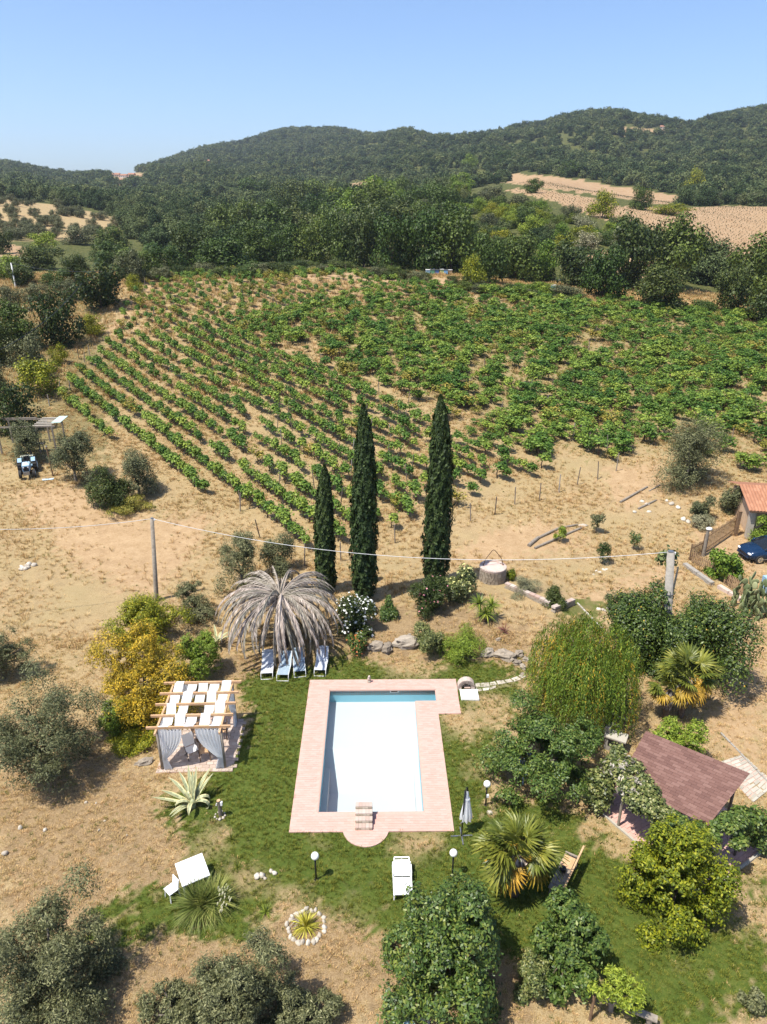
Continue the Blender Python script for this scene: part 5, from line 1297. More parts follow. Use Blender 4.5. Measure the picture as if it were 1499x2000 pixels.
# rocks and stones
RM = []
for i in range(7):
    RM.append(MB().ball((0, 0, .25), (.5, .42, .36), 12, 8, .55, i).mesh('boulder', STONE, False))
RW = []
for i in range(4):
    RW.append(MB().ball((0, 0, .3), (.5, .45, .4), 8, 6, .5, 20+i).mesh('stone', WHITEST, True))
def rock(name, label, loc, s, rz, kind=0, group=None, k=None, cat='boulder'):
    me = random.choice(RW if kind else RM) if k is None else (RW if kind else RM)[k]
    o = obj(name, me, None, loc, rz); o.scale = s if hasattr(s, '__len__') else (s, s, s); tag(o, label, cat, group); return o
for (x, y, sx_, sy_, sz_, rz_, lb_) in [(735,1268,.9,.7,.8,.2,'rounded grey boulder at the dead palm end of the rock row'),(757,1270,.75,.7,.75,1.1,'squat grey boulder second in the rock row'),(793,1262,1.45,.9,1.0,.1,'largest flat-topped boulder in the rock row'),(952,1280,.8,.6,.7,.4,'pale boulder beside the feathery bush'),
      (986,1285,1.25,.8,.8,-.4,'long pale boulder below the yucca clump'),(1014,1280,.55,.5,.6,.3,'tall tan stone at the end of the rock row by the willow'),(1010,1296,.5,.45,.4,.9,'flat broken stone in front of the tall tan stone'),(1022,1304,.45,.4,.35,1.9,'small white stone where the slab path starts'),(1027,1290,.4,.4,.4,.5,'small pale stone tucked under the willow branches'),
      (974,1250,.35,.3,.3,.5,'pinkish stone under the yucca clump'),(282,1492,.75,.42,.5,.3,'lying grey rock beside the pergola floor'),(1022,1318,.3,.3,.25,.2,'small white stone beside the slab path end'),(800,1240,.25,.2,.2,.3,'little tan stone above the rock row')]:
    rock('boulder', lb_, G(x, y)-Vector((0, 0, .05)), (sx_, sy_, sz_), rz_)
g0 = G(598, 1810)
for i in range(23):
    a = i/23*6.283+random.uniform(-.06, .06); q = .62+random.uniform(-.05, .05)
    rock('edging_stone', 'pale edging stone in the ring round the yellow flax', (g0.x+q*math.cos(a), g0.y+q*math.sin(a)*.98, g0.z-.03), (random.uniform(.16, .26), random.uniform(.14, .2), random.uniform(.14, .2)), random.uniform(0, 6), 1, 'stones ringing the yellow flax', cat='stone')
for (x, y, s_) in [(503,1714,.24),(512,1712,.26),(518,1717,.14),(530,1703,.18),(537,1707,.2)]: rock('white_stone', 'white stone lying on the worn lawn near the table', G(x, y)-Vector((0, 0, .02)), s_, x, 1, 'white stones on the worn lawn', cat='stone')
for i in range(9):
    a = i*.7; p = G(430, 1594); rock('edging_stone', 'small stone round the foot of the cut post', (p.x+.2*math.cos(a), p.y+.2*math.sin(a), p.z-.01), random.uniform(.08, .15), a, 1, 'stones round the cut post', cat='stone')
for (x, y, s_) in [(1165,1115,.2),(1172,1118,.22),(1180,1113,.25),(1185,1112,.2),(1170,1190,.25),(1180,1192,.28),(1188,1188,.2),(1160,1122,.16),(1255,980,.35),(1265,985,.3),(1312,985,.5),(1325,992,.4),(1335,1015,.5),(1345,1020,.45),(1268,1000,.35),(1240,1000,.3),(1303,978,.3)]:
    rock('yard_stone', 'pale stone lying on the dry yard beyond the well', G(x, y)-Vector((0, 0, .04)), (s_*1.3, s_, s_*.7), x*.3, 1, 'stones on the dry yard', cat='stone')
for (x, y, s_) in [(168,1568,.14),(188,1569,.1),(205,1604,.12),(40,1618,.22),(88,1622,.16),(193,1622,.12),(10,1668,.24),(248,1632,.1),(232,1670,.09),(795,1978,.16),(806,1982,.15),(815,1986,.18),(826,1990,.16),(838,1997,.14)]:
    rock('field_stone', 'small pale stone on the brown stubble', G(x, y)-Vector((0, 0, .03)), s_, x, 1, 'small stones on the brown stubble', cat='stone')
g0 = G(50, 1110)
for i in range(14): rock('cairn_stone', 'grey stone in the small heap on the straw field', (g0.x+random.gauss(0, .3), g0.y+random.gauss(0, .22), g0.z-.04), random.uniform(.2, .42), i, 1, 'grey stones heaped on the straw field', cat='stone')

# slab path from the arch to the willow
path = bpy.data.objects.new('slab_path', MB().prism([tuple(G(*q))[:2] for q in ((930,1340),(1000,1331),(1028,1318),(1029,1325),(1004,1340),(960,1348),(932,1352))], -.1, .004).mesh('slab_path', surf('path_bed', (.20, .17, .08), (.12, .12, .04), 8))); col.objects.link(path); tag(path, kind='structure')
for q in [((929,1336),(937,1335),(939,1343),(930,1345)),((939,1335),(955,1334),(957,1342),(940,1343)),((957,1334),(967,1332),(971,1338),(959,1340)),((970,1331),(983,1329),(989,1335),(974,1338)),((986,1329),(997,1327),(1003,1332),(990,1335)),((999,1326),(1011,1322),(1018,1328),(1006,1332)),((1013,1321),(1022,1317),(1028,1322),(1020,1326)),((931,1347),(940,1346),(942,1350),(932,1352)),((943,1345),(957,1344),(955,1349),(944,1350)),((958,1343),(970,1340),(969,1344),(958,1348))]:
    pts = [tuple(G(*p))[:2] for p in q]; part('slab', MB().prism(pts, G(*q[0]).z-.05, G(*q[0]).z+.035), WHITEST, path)

# arched brick niche with white tray
g0 = G(911, 1347); sh = emp('shower_niche', 'small arched brick niche with a white tray at the pool corner', 'shower', g0, PR)
RI, RO = .24, .42
for i in range(17):
    a = math.pi*(i+.5)/17; c = Vector((math.cos(a)*(RI+RO)/2, .12, .16+math.sin(a)*(RI+RO)/2))
    part('arch_stone', MB().box(c, (.19, .34, .115), M=Matrix.Rotation(-a, 3, 'Y')), STEPB, sh)
for s in (-1, 1): part('arch_foot', MB().box((s*.33, .12, .075), (.19, .34, .15)), STEPB, sh)
bk = MB(); x = -.25
while x < .24:
    z = .0
    while z < .42:
        w = random.uniform(.08, .15); h = random.uniform(.06, .11)
        if x*x+max(z-.14, 0)**2 < .26**2: bk.box((x+w/2, .2+random.uniform(-.01, .01), z+h/2), (w-.012, .1, h-.012))
        z += h
    x += .12
part('back_stones', bk, STONEI, sh)
bx = MB(); bx.box((0, .235, .18), (.5, .05, .36)); part('back_wall', bx, MORTAR, sh)
part('tray', MB().box((.10, -.47, .03), (.88, .82, .07)), PLASTER, sh)
rim = MB(); rim.box((-.30, -.47, .075), (.06, .82, .03)); rim.box((.51, -.47, .075), (.06, .82, .03)); rim.box((.10, -.86, .075), (.76, .05, .03)); part('tray_rim', rim, PLASTER, sh)
part('shelf', MB().box((.05, .0, .14), (.3, .16, .03)), STEPB, sh); part('tap', MB().tube([(.12, .14, .3), (.12, .04, .3), (.12, .02, .25)], .012, 6), CHROME, sh)

# small stone figure on the terrace
g0 = PP(2.0, 8.5, .055); fg = emp('stone_figure', 'little tan stone figure on the far terrace edge', 'ornament', g0)
part('base', MB().cyl((0, 0, 0), (0, 0, .08), .11, .1, 12), WHITEST, fg); part('body', MB().ball((0, 0, .18), (.09, .08, .13), 10, 8, .2, 3), STEPB, fg, True); part('head', MB().ball((.01, -.02, .34), (.065, .065, .07), 10, 8, .15, 4), STEPB, fg, True)

# sun loungers under the dead palm
def lounger(loc, rz, label, fabric, back=38, group=None):
    o = emp('sun_lounger', label, 'sun lounger', loc, rz, group)
    W = .30
    for s in (-1, 1):
        part('side_rail', MB().tube([(s*W, -.72, .30), (s*W, .45, .30)], .016, 6), WHITEP, o)
        part('leg', MB().tube([(s*W, -.72, .30), (s*W, -.80, .16), (s*W, -.78, .02)], .016, 6), WHITEP, o); part('leg', MB().tube([(s*W, .35, .30), (s*W, .40, .0)], .016, 6), WHITEP, o)
    part('front_bar', MB().tube([(-W, -.78, .02), (-W, -.84, .02), (W, -.84, .02), (W, -.78, .02)], .016, 6), WHITEP, o)
    part('seat_sling', MB().grid([[(x, y, .30-.03*math.cos(x*4.6)*math.sin((y+.72)*2.6)) for x in np.linspace(-.285, .285, 7)] for y in np.linspace(-.70, .12, 10)]), fabric, o, True)
    e = math.radians(back); by = .14; bl_ = .78
    part('back_sling', MB().grid([[(x, by+t*bl_*math.cos(e), .30+t*bl_*math.sin(e)-.02*math.cos(x*4.6)) for x in np.linspace(-.285, .285, 7)] for t in np.linspace(0, 1, 8)]), fabric, o, True)
    part('back_frame', MB().tube([(-W, by, .3), (-W, by+bl_*math.cos(e), .3+bl_*math.sin(e)), (W, by+bl_*math.cos(e), .3+bl_*math.sin(e)), (W, by, .3)], .015, 6), WHITEP, o)
    ty, tz = by+bl_*math.cos(e)*.93, .3+bl_*math.sin(e)*.93
    part('head_pillow', MB().ball((0, ty-.03, tz+.03), (.24, .09, .06), 12, 6), fabric, o, True)
    return o
GREYF = surf('sling_grey', (.50, .53, .58), (.42, .45, .50), 5, .7); BLUEF = surf('sling_blue_grey', (.30, .38, .45), (.24, .31, .38), 5, .7)
for (x, y, rz_, f_, bk_, lb_) in [(524,1308,.08,GREYF,35,'light grey lounger at the pergola end of the row under the dead palm'),(557,1311,-.02,BLUEF,35,'blue-grey lounger second in the row under the dead palm'),(585,1304,.16,BLUEF,35,'angled blue-grey lounger third in the row under the dead palm'),(629,1302,-.04,GREYF,42,'lone light grey lounger nearest the pool corner')]:
    g = G(x, y); lounger(Vector((g.x, g.y-.02, g.z)), rz_, lb_, f_, bk_)

# white plastic lounger on the front lawn
g0 = G(786, 1728); wl = emp('plastic_lounger', 'white plastic slatted lounger standing alone on the lawn', 'sun lounger', g0, .02)
wl.scale = (1.0, .86, 1.0)
for s in (-1, 1):
    part('side_rail', MB().box((s*.315, 0, .30), (.05, 1.62, .07)), WHITEP, wl); part('armrest', MB().tube([(s*.335, .06, .33), (s*.335, .1, .47), (s*.335, .5, .5), (s*.335, .58, .34)], .022, 6), WHITEP, wl)
    part('leg', MB().tube([(s*.30, -.66, .28), (s*.31, -.72, .0)], [.035, .025], 7), WHITEP, wl); part('leg', MB().tube([(s*.30, .6, .28), (s*.31, .66, .0)], [.035, .025], 7), WHITEP, wl)
for k in range(13):
    for s in (-1, 1): part('seat_slat', MB().box((s*.145, -.76+.064*k, .325), (.27, .054, .022)), WHITEP, wl)
part('centre_rib', MB().box((0, -.38, .322), (.03, .86, .028)), WHITEP, wl)
e = math.radians(20)
for k in range(10):
    for s in (-1, 1):
        d_ = .04+.064*k; part('back_slat', MB().box((s*.135, .08+d_*math.cos(e), .33+d_*math.sin(e)), (.25, .054, .02), M=Matrix.Rotation(e, 3, 'X')), WHITEP, wl)
part('back_rib', MB().bar((0, .1, .335), (0, .08+.68*math.cos(e), .325+.68*math.sin(e)), .035, .024), WHITEP, wl)
for s in (-1, 1): part('back_stile', MB().bar((s*.275, .1, .335), (s*.275, .08+.72*math.cos(e), .33+.72*math.sin(e)), .035, .03), WHITEP, wl)
part('head_rail', MB().bar((-.28, .08+.735*math.cos(e), .33+.735*math.sin(e)), (.28, .08+.735*math.cos(e), .33+.735*math.sin(e)), .06, .03), WHITEP, wl)

# globe lamps
def lamp(x, y, h, label, boxy=False):
    o = emp('globe_lamp', label, 'garden lamp', G(x, y))
    part('post', MB().cyl((0, 0, -.05), (0, 0, h), .032, n=10), BLACK, o, True); part('collar', MB().cyl((0, 0, h-.02), (0, 0, h+.03), .06, .07, 12), BLACK, o)
    part('globe', MB().ball((0, 0, h+.15), .145, 20, 12), GLOBE, o, True); part('foot', MB().cyl((0, 0, -.02), (0, 0, .02), .08, n=12), BLACK, o)
    if boxy: part('socket_box', MB().box((.05, -.04, h*.55), (.09, .07, .13)), WHITEP, o)
lamp(618, 1718, 1.02, 'white globe lamp on a black post in front of the round terrace step'); lamp(884, 1712, 1.02, 'white globe lamp whose post rises behind the reddish evergreen')
lamp(949, 1573, .98, 'white globe lamp beside the closed parasol, with a small white box', True)
rock('pale_disc', 'flat white stone set in the lawn near the parasol lamp', G(957, 1587)-Vector((0, 0, .05)), (.34, .3, .13), 0, 1, k=1, cat='stone')

# closed cantilever parasol
g0 = G(902, 1634); um = emp('cantilever_parasol', 'closed white cantilever parasol hanging beside the pool terrace corner', 'parasol', g0, .05)
for a, l in ((0, .42), (math.pi/2, .42), (math.pi, .42), (-math.pi/2, .42)): part('base_arm', MB().bar((.03*math.cos(a), .03*math.sin(a), .03), (l*math.cos(a), l*math.sin(a), .03), .05, .035), STEEL, um)
part('mast', MB().tube([(0, 0, 0), (.02, .05, 1.2), (.06, .12, 2.2)], .028, 8), BLACK, um, True)
part('boom', MB().tube([(.0, .02, .78), (.07, .16, 1.7), (.10, .16, 2.32)], .018, 8), BLACK, um, True)
part('crank', MB().tube([(0, 0, .75), (-.07, -.05, .75), (-.09, -.05, .68)], .013, 6), CHROME, um)
rows = []; nu = 33
for j in range(16):
    t = j/15; z = 2.18-1.42*t; rr_ = .035+.19*t**1.15 - .02*max(0, t-.85)/.15
    if abs(t-.22) < .05: rr_ *= .9
    rows.append([(.16+rr_*(1+.22*math.cos(8*2*math.pi*k/(nu-1))*min(1, t*2.5))*math.cos(2*math.pi*k/(nu-1)), .17+rr_*(1+.22*math.cos(8*2*math.pi*k/(nu-1))*min(1, t*2.5))*math.sin(2*math.pi*k/(nu-1)), z - (.05*abs(math.cos(4*2*math.pi*k/(nu-1))) if j == 15 else 0)) for k in range(nu)])
cn = part('canopy', MB().grid(rows), CLOTH, um, True); part('top_cap', MB().tube([(.16, .17, 2.16), (.16, .17, 2.26), (.13, .16, 2.34)], [.04, .03, .02], 8), BLACK, um)
part('strap', MB().tube([(.16+.105*math.cos(a_*.524), .17+.105*math.sin(a_*.524), 1.78) for a_ in range(13)], .012, 5), CLOTH, cn)

# white square table and little chair
a, b, c_, d_ = [on_plane(x, y, .72) for x, y in ((341,1688),(393,1667),(413,1711),(356,1730))]
ctr = (a+b+c_+d_)/4; rz_ = math.atan2((b-a).y, (b-a).x); wd = ((b-a).length+(c_-d_).length)/2; dd = ((d_-a).length+(c_-b).length)/2
t_ = emp('square_table', 'white square table half behind the arching grass clump', 'table', (ctr.x, ctr.y, 0), rz_)
part('tabletop', MB().box((0, 0, .705), (wd, dd, .035)), WHITEP, t_)
for sx_ in (-1, 1):
    for sy_ in (-1, 1): part('leg', MB().box((sx_*(wd/2-.07), sy_*(dd/2-.07), .344), (.06, .06, .687)), WHITEP, t_)
for sy_ in (-1, 1): part('apron', MB().box((0, sy_*(dd/2-.07), .65), (wd-.2, .03, .07)), WHITEP, t_)
o = emp('plastic_chair', 'small white plastic chair tucked by the square table corner', 'chair', G(338, 1752), -.75)
part('seat', MB().box((0, 0, .40), (.40, .40, .035)), WHITEP, o); part('backrest', MB().box((0, .19, .60), (.38, .03, .34), M=Matrix.Rotation(-.15, 3, 'X')), WHITEP, o)
for sx_ in (-1, 1):
    for sy_ in (-1, 1): part('leg', MB().bar((sx_*.16, sy_*.16, .39), (sx_*.19, sy_*.19, 0), .035, .035), WHITEP, o)
# cut post with white fittings
o = emp('cut_post', 'cut tree-trunk post with small white fittings beside the agave', 'post', G(431, 1594))
part('trunk_post', MB().tube([(0, 0, -.1), (.01, 0, .4), (-.01, 0, .82)], [.085, .075, .08], 10), BARKG, o); part('cut_face', MB().cyl((-.01, 0, .82), (-.01, 0, .828), .072, n=12), WOODP, o)
part('white_fitting', MB().box((.10, -.02, .68), (.08, .1, .16)), WHITEP, o); part('white_fitting', MB().tube([(-.09, -.03, .70), (-.11, -.05, .6)], .02, 6), WHITEP, o)
# old wooden bench behind the fan palm
g0 = G(1098, 1722); be = emp('wooden_bench', 'old grey wooden bench with a tan board, behind the shaggy fan palm', 'bench', g0, math.radians(57))
for k in range(3): part('seat_plank', MB().box((0, .16-.15*k, .45), (1.75, .14, .03)), WOODG, be)
part('tan_board', MB().box((.52, .0, .475), (.55, .40, .02)), WOODP, be)
for k in range(3): part('back_plank', MB().box((0, -.27-.03*k, .58+.14*k), (1.85, .03, .125), M=Matrix.Rotation(.2, 3, 'X')), WOODG, be)
part('top_rail', MB().box((.05, -.355, .975), (2.0, .06, .035)), WOODP, be)
for x in (-.75, .75):
    part('leg', MB().box((x, .18, .217), (.06, .06, .434)), WOODG, be); part('leg', MB().bar((x, -.22, 0), (x, -.36, .95), .06, .05), WOODG, be); part('armrest', MB().bar((x, -.3, .66), (x, .2, .64), .06, .03), WOODG, be)
o = emp('dark_pot', 'dark round pot standing on the wooden bench', 'pot', g0 + Matrix.Rotation(math.radians(57), 3, 'Z') @ Vector((.02, .02, .465)))
part('pot_body', MB().tube([(0, 0, 0), (0, 0, .1), (0, 0, .2)], [.08, .12, .11], 12), BLACK, o)
# plank seat at the bottom edge
g0 = G(1205, 1985); ps = emp('plank_seat', 'weathered plank seat on stumps under the feathery sapling', 'bench', g0, -.42)
part('seat_plank', MB().box((.35, .1, .42), (1.5, .22, .05)), WOODG, ps)
for x in (-.2, .9): part('stump', MB().cyl((x, .1, -.05), (x, .1, .394), .09, n=9), WOODG, ps)
o = emp('thin_post', 'dark weathered post leaning beside the plank seat', 'post', G(1153, 1992)); part('shaft', MB().tube([(0, 0, -.1), (.02, .03, 1.0)], [.05, .045], 8), WOODB, o); part('knob', MB().ball((.02, .03, 1.02), .05, 8, 6, .2, 1), WOODB, o)
q = [on_plane(x, y, .7) for x, y in ((775,2004),(797,1987),(821,2006),(798,2026))]; ctr = sum(q, Vector())/4
o = emp('square_table', 'pale table corner peeping in below the reddish evergreen', 'table', (ctr.x, ctr.y, 0), math.atan2((q[1]-q[0]).y, (q[1]-q[0]).x)); wd = (q[1]-q[0]).length; dd = (q[2]-q[1]).length
part('tabletop', MB().box((0, 0, .69), (wd, dd, .03)), PALEBL, o)
for sx_ in (-1, 1):
    for sy_ in (-1, 1): part('leg', MB().box((sx_*(wd/2-.06), sy_*(dd/2-.06), .3375), (.05, .05, .675)), WHITEP, o)
# blue chairs under the pear tree
def mono_chair(loc, rz, label, m):
    o = emp('plastic_chair', label, 'chair', loc, rz); W = .24
    part('seat', MB().grid([[(x, y, .42-.02*math.cos(x*5)) for x in (-W, 0, W)] for y in (-.24, 0, .2)]), m, o, True)
    for k in range(5): part('back_slat', MB().bar((-.18+.09*k, .2, .44), (-.2+.1*k, .32, .86), .05, .015), m, o)
    part('top_rail', MB().tube([(-.24, .32, .84), (0, .36, .88), (.24, .32, .84)], .022, 6), m, o)
    for s in (-1, 1):
        part('armrest', MB().tube([(s*.27, .28, .7), (s*.29, 0, .66), (s*.27, -.24, .62), (s*.26, -.27, 0)], .024, 6), m, o); part('leg', MB().tube([(s*.24, .2, .42), (s*.28, .3, 0)], .024, 6), m, o)
    return o
mono_chair(G(1043, 1498), 2.6, 'bright blue plastic chair half hidden under the pear tree', BLUECH)
mono_chair(G(1025, 1520), .4, 'pale blue plastic chair under the outer pear branches', PALEBL)
mono_chair(G(1082, 1530), -.5, 'pale blue plastic chair beside the pear trunk', PALEBL)
# stone barbecue
g0 = G(1198, 1462); o = emp('barbecue', 'grey stone barbecue with a pale slab top between pear tree and shelter', 'barbecue', g0, -.5)
part('base_block', MB().box((0, 0, .35), (.75, .5, .70)), CONC, o); part('slab_top', MB().box((.05, 0, .74), (.95, .62, .07)), SLAB, o); part('fire_opening', MB().box((0, -.256, .45), (.45, .02, .3)), BLACK, o); part('chimney_block', MB().box((-.35, .12, .92), (.25, .35, .28)), CONC, o)
for k, (x, y) in enumerate([(1190,1413),(1205,1400)]): 
    o = emp('white_plank', 'whitish plank lying on dry leaves under the willow edge' if k == 0 else 'second whitish plank propped by the willow edge', 'plank', G(x, y), .9); part('board', MB().box((0, 0, .06), (.16, 1.1, .06)), WHITEST, o)
# ------------------------------------------------------------ shelter with shingled roof
S0 = G(1140, 1556); sd_ = Vector((.532, -.847, 0)); sn = Vector((.847, .532, 0))
def SP(d, n, z=0): return Vector((S0.x, S0.y, 0)) + sd_*d + sn*n + Vector((0, 0, z))
SR = math.atan2(sn.y, sn.x)
pat = part('shelter_terrace', MB().prism([tuple(SP(*q))[:2] for q in ((0, 0), (5.5, 0), (5.5, 4.4), (0, 4.4))], -.2, .03), MORTAR); tag(pat, kind='structure')
pb = MB().box((0, 0, 0), (.29, .14, .03)).mesh('terrace_brick', TERRA)
cnt = 0; rest = MB()
for j in range(36):
    for i in range(15):
        d_, n_ = .09+j*.15, .16+i*.3-(.15 if j % 2 else 0)
        if n_ < .14 or n_ > 4.25: continue
        p = SP(d_, n_, .038+random.uniform(-.003, .003))
        vis = n_ < 1.35 or d_ > 4.3
        if vis and cnt < 280: obj('brick', pb, pat, p, SR); cnt += 1
        else: rest.box(p, (.29, .14, .03), SR)
tag(part('brick_paving', rest, TERRAI, pat), kind='stuff')
ek = MB(); ek.bar(SP(-.05, -.05, .02), SP(5.55, -.05, .02), .09, .12); ek.bar(SP(5.55, .0, .02), SP(5.55, 4.4, .02), .09, .12); part('edge_kerb', ek, SLAB, pat)
she = emp('shelter', 'open garden shelter with a maroon shingle roof smothered in climbers', 'shelter', SP(3, 1.7), SR)
off = SP(3, 1.7)
RQ = [on_plane(1210, 1483, 2.3), on_plane(1327, 1431, 2.75), on_plane(1477, 1565, 2.75), on_plane(1320, 1603, 2.3)]
def RF(d, n, up=0): 
    u = (d-1.0)/4.12; v = (n-.1)/2.95; sag = -.07*max(0, u-.55)**2*4*max(0, 1-2*v)
    p = RQ[0].lerp(RQ[1], v).lerp(RQ[3].lerp(RQ[2], v), u); return p + Vector((0, 0, sag+up))
for (d_, n_) in ((1.25, .3), (3.9, .25), (1.25, 2.75), (4.85, 2.75)):
    part('post', MB().cyl(Vector((*RF(d_, n_)[:2], 0)), RF(d_, n_, -.10), .055, n=8), WOODG, she, False, off)
for n_ in (.45, 2.75): part('roof_beam', MB().bar(RF(1.0, n_, -.10), RF(5.05, n_, -.10), .08, .12), WOODB, she, off=off)
for d_ in (1.2, 2.2, 3.2, 4.2, 5.0): part('rafter', MB().bar(RF(d_, .12, -.028), RF(d_, 3.0, -.028), .06, .05), WOODB, she, off=off)
dk = MB(); rows = [[tuple(RF(d_, n_, 0)) for n_ in np.linspace(.1, 3.05, 10)] for d_ in np.linspace(1.0, 5.12, 14)]; dk.grid(rows); dk.grid([[(q[0], q[1], q[2]-.02) for q in r_] for r_ in rows]); part('roof_deck', dk, WOODB, she, off=off)
NR, NC = 21, 12; 
for j in range(NR):
    n0 = .08 + 2.97*j/NR; n1 = n0 + 2.97/NR + .045
    x = 1.0 - (.17 if j % 2 else 0)
    while x < 5.12:
        d0_, d1_ = max(x, .98), min(x+.345, 5.14); x += .352
        if d1_-d0_ < .06: continue
        j0, j1 = .010+.004*random.random(), .026+.007*random.random()
        a, b, c_, e_ = RF(d0_, n0, j1), RF(d1_, n0, j1), RF(d1_, n1, j0), RF(d0_, n1, j0)
        mb = MB(); mb.add([a, b, c_, e_]+[q-Vector((0, 0, .018)) for q in (a, b, c_, e_)], [(0, 1, 2, 3), (0, 4, 5, 1), (1, 5, 6, 2), (2, 6, 7, 3), (3, 7, 4, 0)])
        part('shingle', mb, SHING, she, off=off)
def climber(name, label, pts, n, size, mat, seed, fl=None):
    """a mass of leaves over a line of lobes given in the shelter's frame"""
    base = SP(pts[0][0], pts[0][1]); o = emp(name, label, 'climbing plant', base); r = np.random.default_rng(seed)
    lb = []
    for (d_, n_, z_, rr_) in pts:
        p = SP(d_, n_, z_)-base
        for k in range(3): lb.append((p.x+r.normal(0, rr_*.45), p.y+r.normal(0, rr_*.45), p.z+r.normal(0, rr_*.3), rr_*r.uniform(.6, .9), rr_*r.uniform(.6, .9), rr_*r.uniform(.55, .9)))
    V, F = blob_leaves(lb, n, size, .65, .5, .45, r); V[:, 2] = np.maximum(V[:, 2], .05)
    obj('foliage', np_mesh('foliage', V, F, mat), o)
    part('stem', MB().tube([(0, 0, -.05), (.1, .1, 1.0), (.05, .15, 1.9)], [.05, .04, .02], 6), BARK, o)
    if fl: V, F = blob_leaves([(q[0], q[1], q[2]+.05, q[3], q[4], q[5]) for q in lb[6:15]], fl[1], fl[2], .4, .5, .85, r); obj('dry_twigs', np_mesh('dry_twigs', V, F, fl[0]), o)
climber('ivy', 'pale-leaved ivy swallowing the pool-side eave of the shelter', [(.65,-.05,.7,.5),(.75,.15,1.5,.55),(1.1,.2,2.05,.55),(1.6,.15,2.35,.45),(2.1,.15,2.3,.5),(2.6,.15,2.1,.5),(3.1,.1,2.0,.5),(3.5,.15,1.95,.45),(.9,.6,2.3,.4),(.55,.1,1.1,.45),(1.0,.45,2.5,.42),(1.5,.4,2.5,.4),(2.2,.35,2.45,.38),(2.9,.3,2.35,.38)], 15000, .13, L['ivy'], 41, (L['palmdead'], 420, .22))
climber('climber', 'dark climber hanging over the shelter corner behind the yellow-green tree', [(4.0,.15,2.0,.45),(4.5,.0,1.9,.5),(4.9,.2,1.6,.5),(4.3,.0,2.3,.35),(4.75,.6,2.1,.4),(5.0,1.1,2.15,.36),(5.1,1.6,2.2,.32)], 7500, .14, L['pear'], 42)
climber('climber', 'leafy climber with pale blossom draping the far post of the shelter', [(5.1,2.6,1.9,.5),(5.3,3.1,1.6,.55),(5.25,3.4,1.0,.5),(5.2,3.5,.5,.45),(5.15,2.1,2.0,.35),(5.3,1.7,1.8,.35)], 7000, .13, L['pear'], 43, (L['cream'], 60, .1))
# stone paving beside the drive
PVp = [tuple(G(*q))[:2] for q in ((1397,1492),(1451,1474),(1512,1528),(1470,1566))]
sp = part('stone_paving', MB().prism(PVp, -.15, .012), MORTAR); tag(sp, kind='structure')
def quadpt(u, v): a, b, c_, d_ = [Vector((*q, 0)) for q in PVp]; return (a.lerp(b, u)).lerp(d_.lerp(c_, u), v)
v = 0
for j in range(11):
    u = 0; dv = 1/11
    while u < .98:
        du = min(random.uniform(.15, .34), 1-u); g_ = .012
        jt = lambda: random.uniform(-.012, .012)
        p = [quadpt(u+g_+jt(), v+g_+jt()), quadpt(u+du-g_+jt(), v+g_+jt()), quadpt(u+du-g_+jt(), v+dv-g_+jt()), quadpt(u+g_+jt(), v+dv-g_+jt())]
        part('slab', MB().prism([tuple(q)[:2] for q in p], -.02, .03+random.uniform(0, .008)), SLAB, sp); u += du
    v += dv
def kerb_row(name, label, p0, p1, n, w, h, mat, cat='kerb'):
    a, b = G(*p0), G(*p1); o = emp(name, label, cat, a); d_ = b-a
    for i in range(n): part('kerb_stone', MB().bar(d_*(i/n)+d_.normalized()*.02+Vector((0, 0, h/2-.04)), d_*((i+1)/n)-d_.normalized()*.02+Vector((0, 0, h/2-.04)), w, h), mat, o)
kerb_row('kerb', 'thin stone kerb between the dirt drive and the stone paving', (1408,1432), (1500,1528), 9, .08, .10, CONC)
kerb_row('kerb', 'pale kerb along the open side of the stone paving', (1470,1567), (1512,1533), 4, .1, .1, SLAB)
kerb_row('garden_edging', 'thin pale stone edging running down beside the willow', (1128,1178), (1178,1230), 8, .09, .09, SLAB)
# concrete sleepers below the fence
kerb_row('sleeper_kerb', 'long pale concrete beam at the foot of the slatted fence corner', (1337,1105), (1392,1144), 2, .3, .28, CONC)
kerb_row('sleeper_kerb', 'pinkish concrete beam farther along the slatted fence foot', (1404,1148), (1448,1175), 2, .3, .28, surf('pinkish_concrete', (.55, .43, .36), (.42, .33, .28), 5, .9))

# ------------------------------------------------------------ well, planter, log borders
g0 = G(965, 1142); wl_ = emp('stone_well', 'round stone well with a brick lid and a bent iron hoop', 'well', Vector((g0.x, g0.y+.75, g0.z)))
R1, HW = .82, .86
cr = MB(); cr.cyl((0, 0, -.1), (0, 0, HW-.03), R1-.07, n=28); part('core', cr, MORTAR, wl_)
wm = [MB().box((0, 0, 0), (1, .16, 1)).mesh('stone', STONE)]
for j in range(7):
    a = random.uniform(0, 1); z = .06+.118*j; a1 = a+6.283
    while a < a1-.05:
        da = min(random.uniform(.18, .36), a1-a); w = da*R1-.02
        s = MB().box((0, 0, 0), (w, .15, .104)).mesh('stone', STONE)
        am = a+da/2; q = obj('stone', s, wl_, (math.cos(am)*(R1-.045+random.uniform(-.012, .02)), math.sin(am)*(R1-.045), z), am+math.pi/2); a += da
lid = MB(); lid.cyl((0, 0, HW-.03), (0, 0, HW+.045), R1+.03, n=32); part('lid', lid, surf('lid_plaster', (.58, .46, .40), (.44, .32, .27), 2.2, .9, bmp=.5), wl_)
for i in range(24):
    a = i/24*6.283; part('brick', MB().box((0, 0, 0), (.185, .2, .05)), STEPB, wl_, loc=(math.cos(a)*(R1-.06), math.sin(a)*(R1-.06), HW+.065), rz=a+math.pi/2)
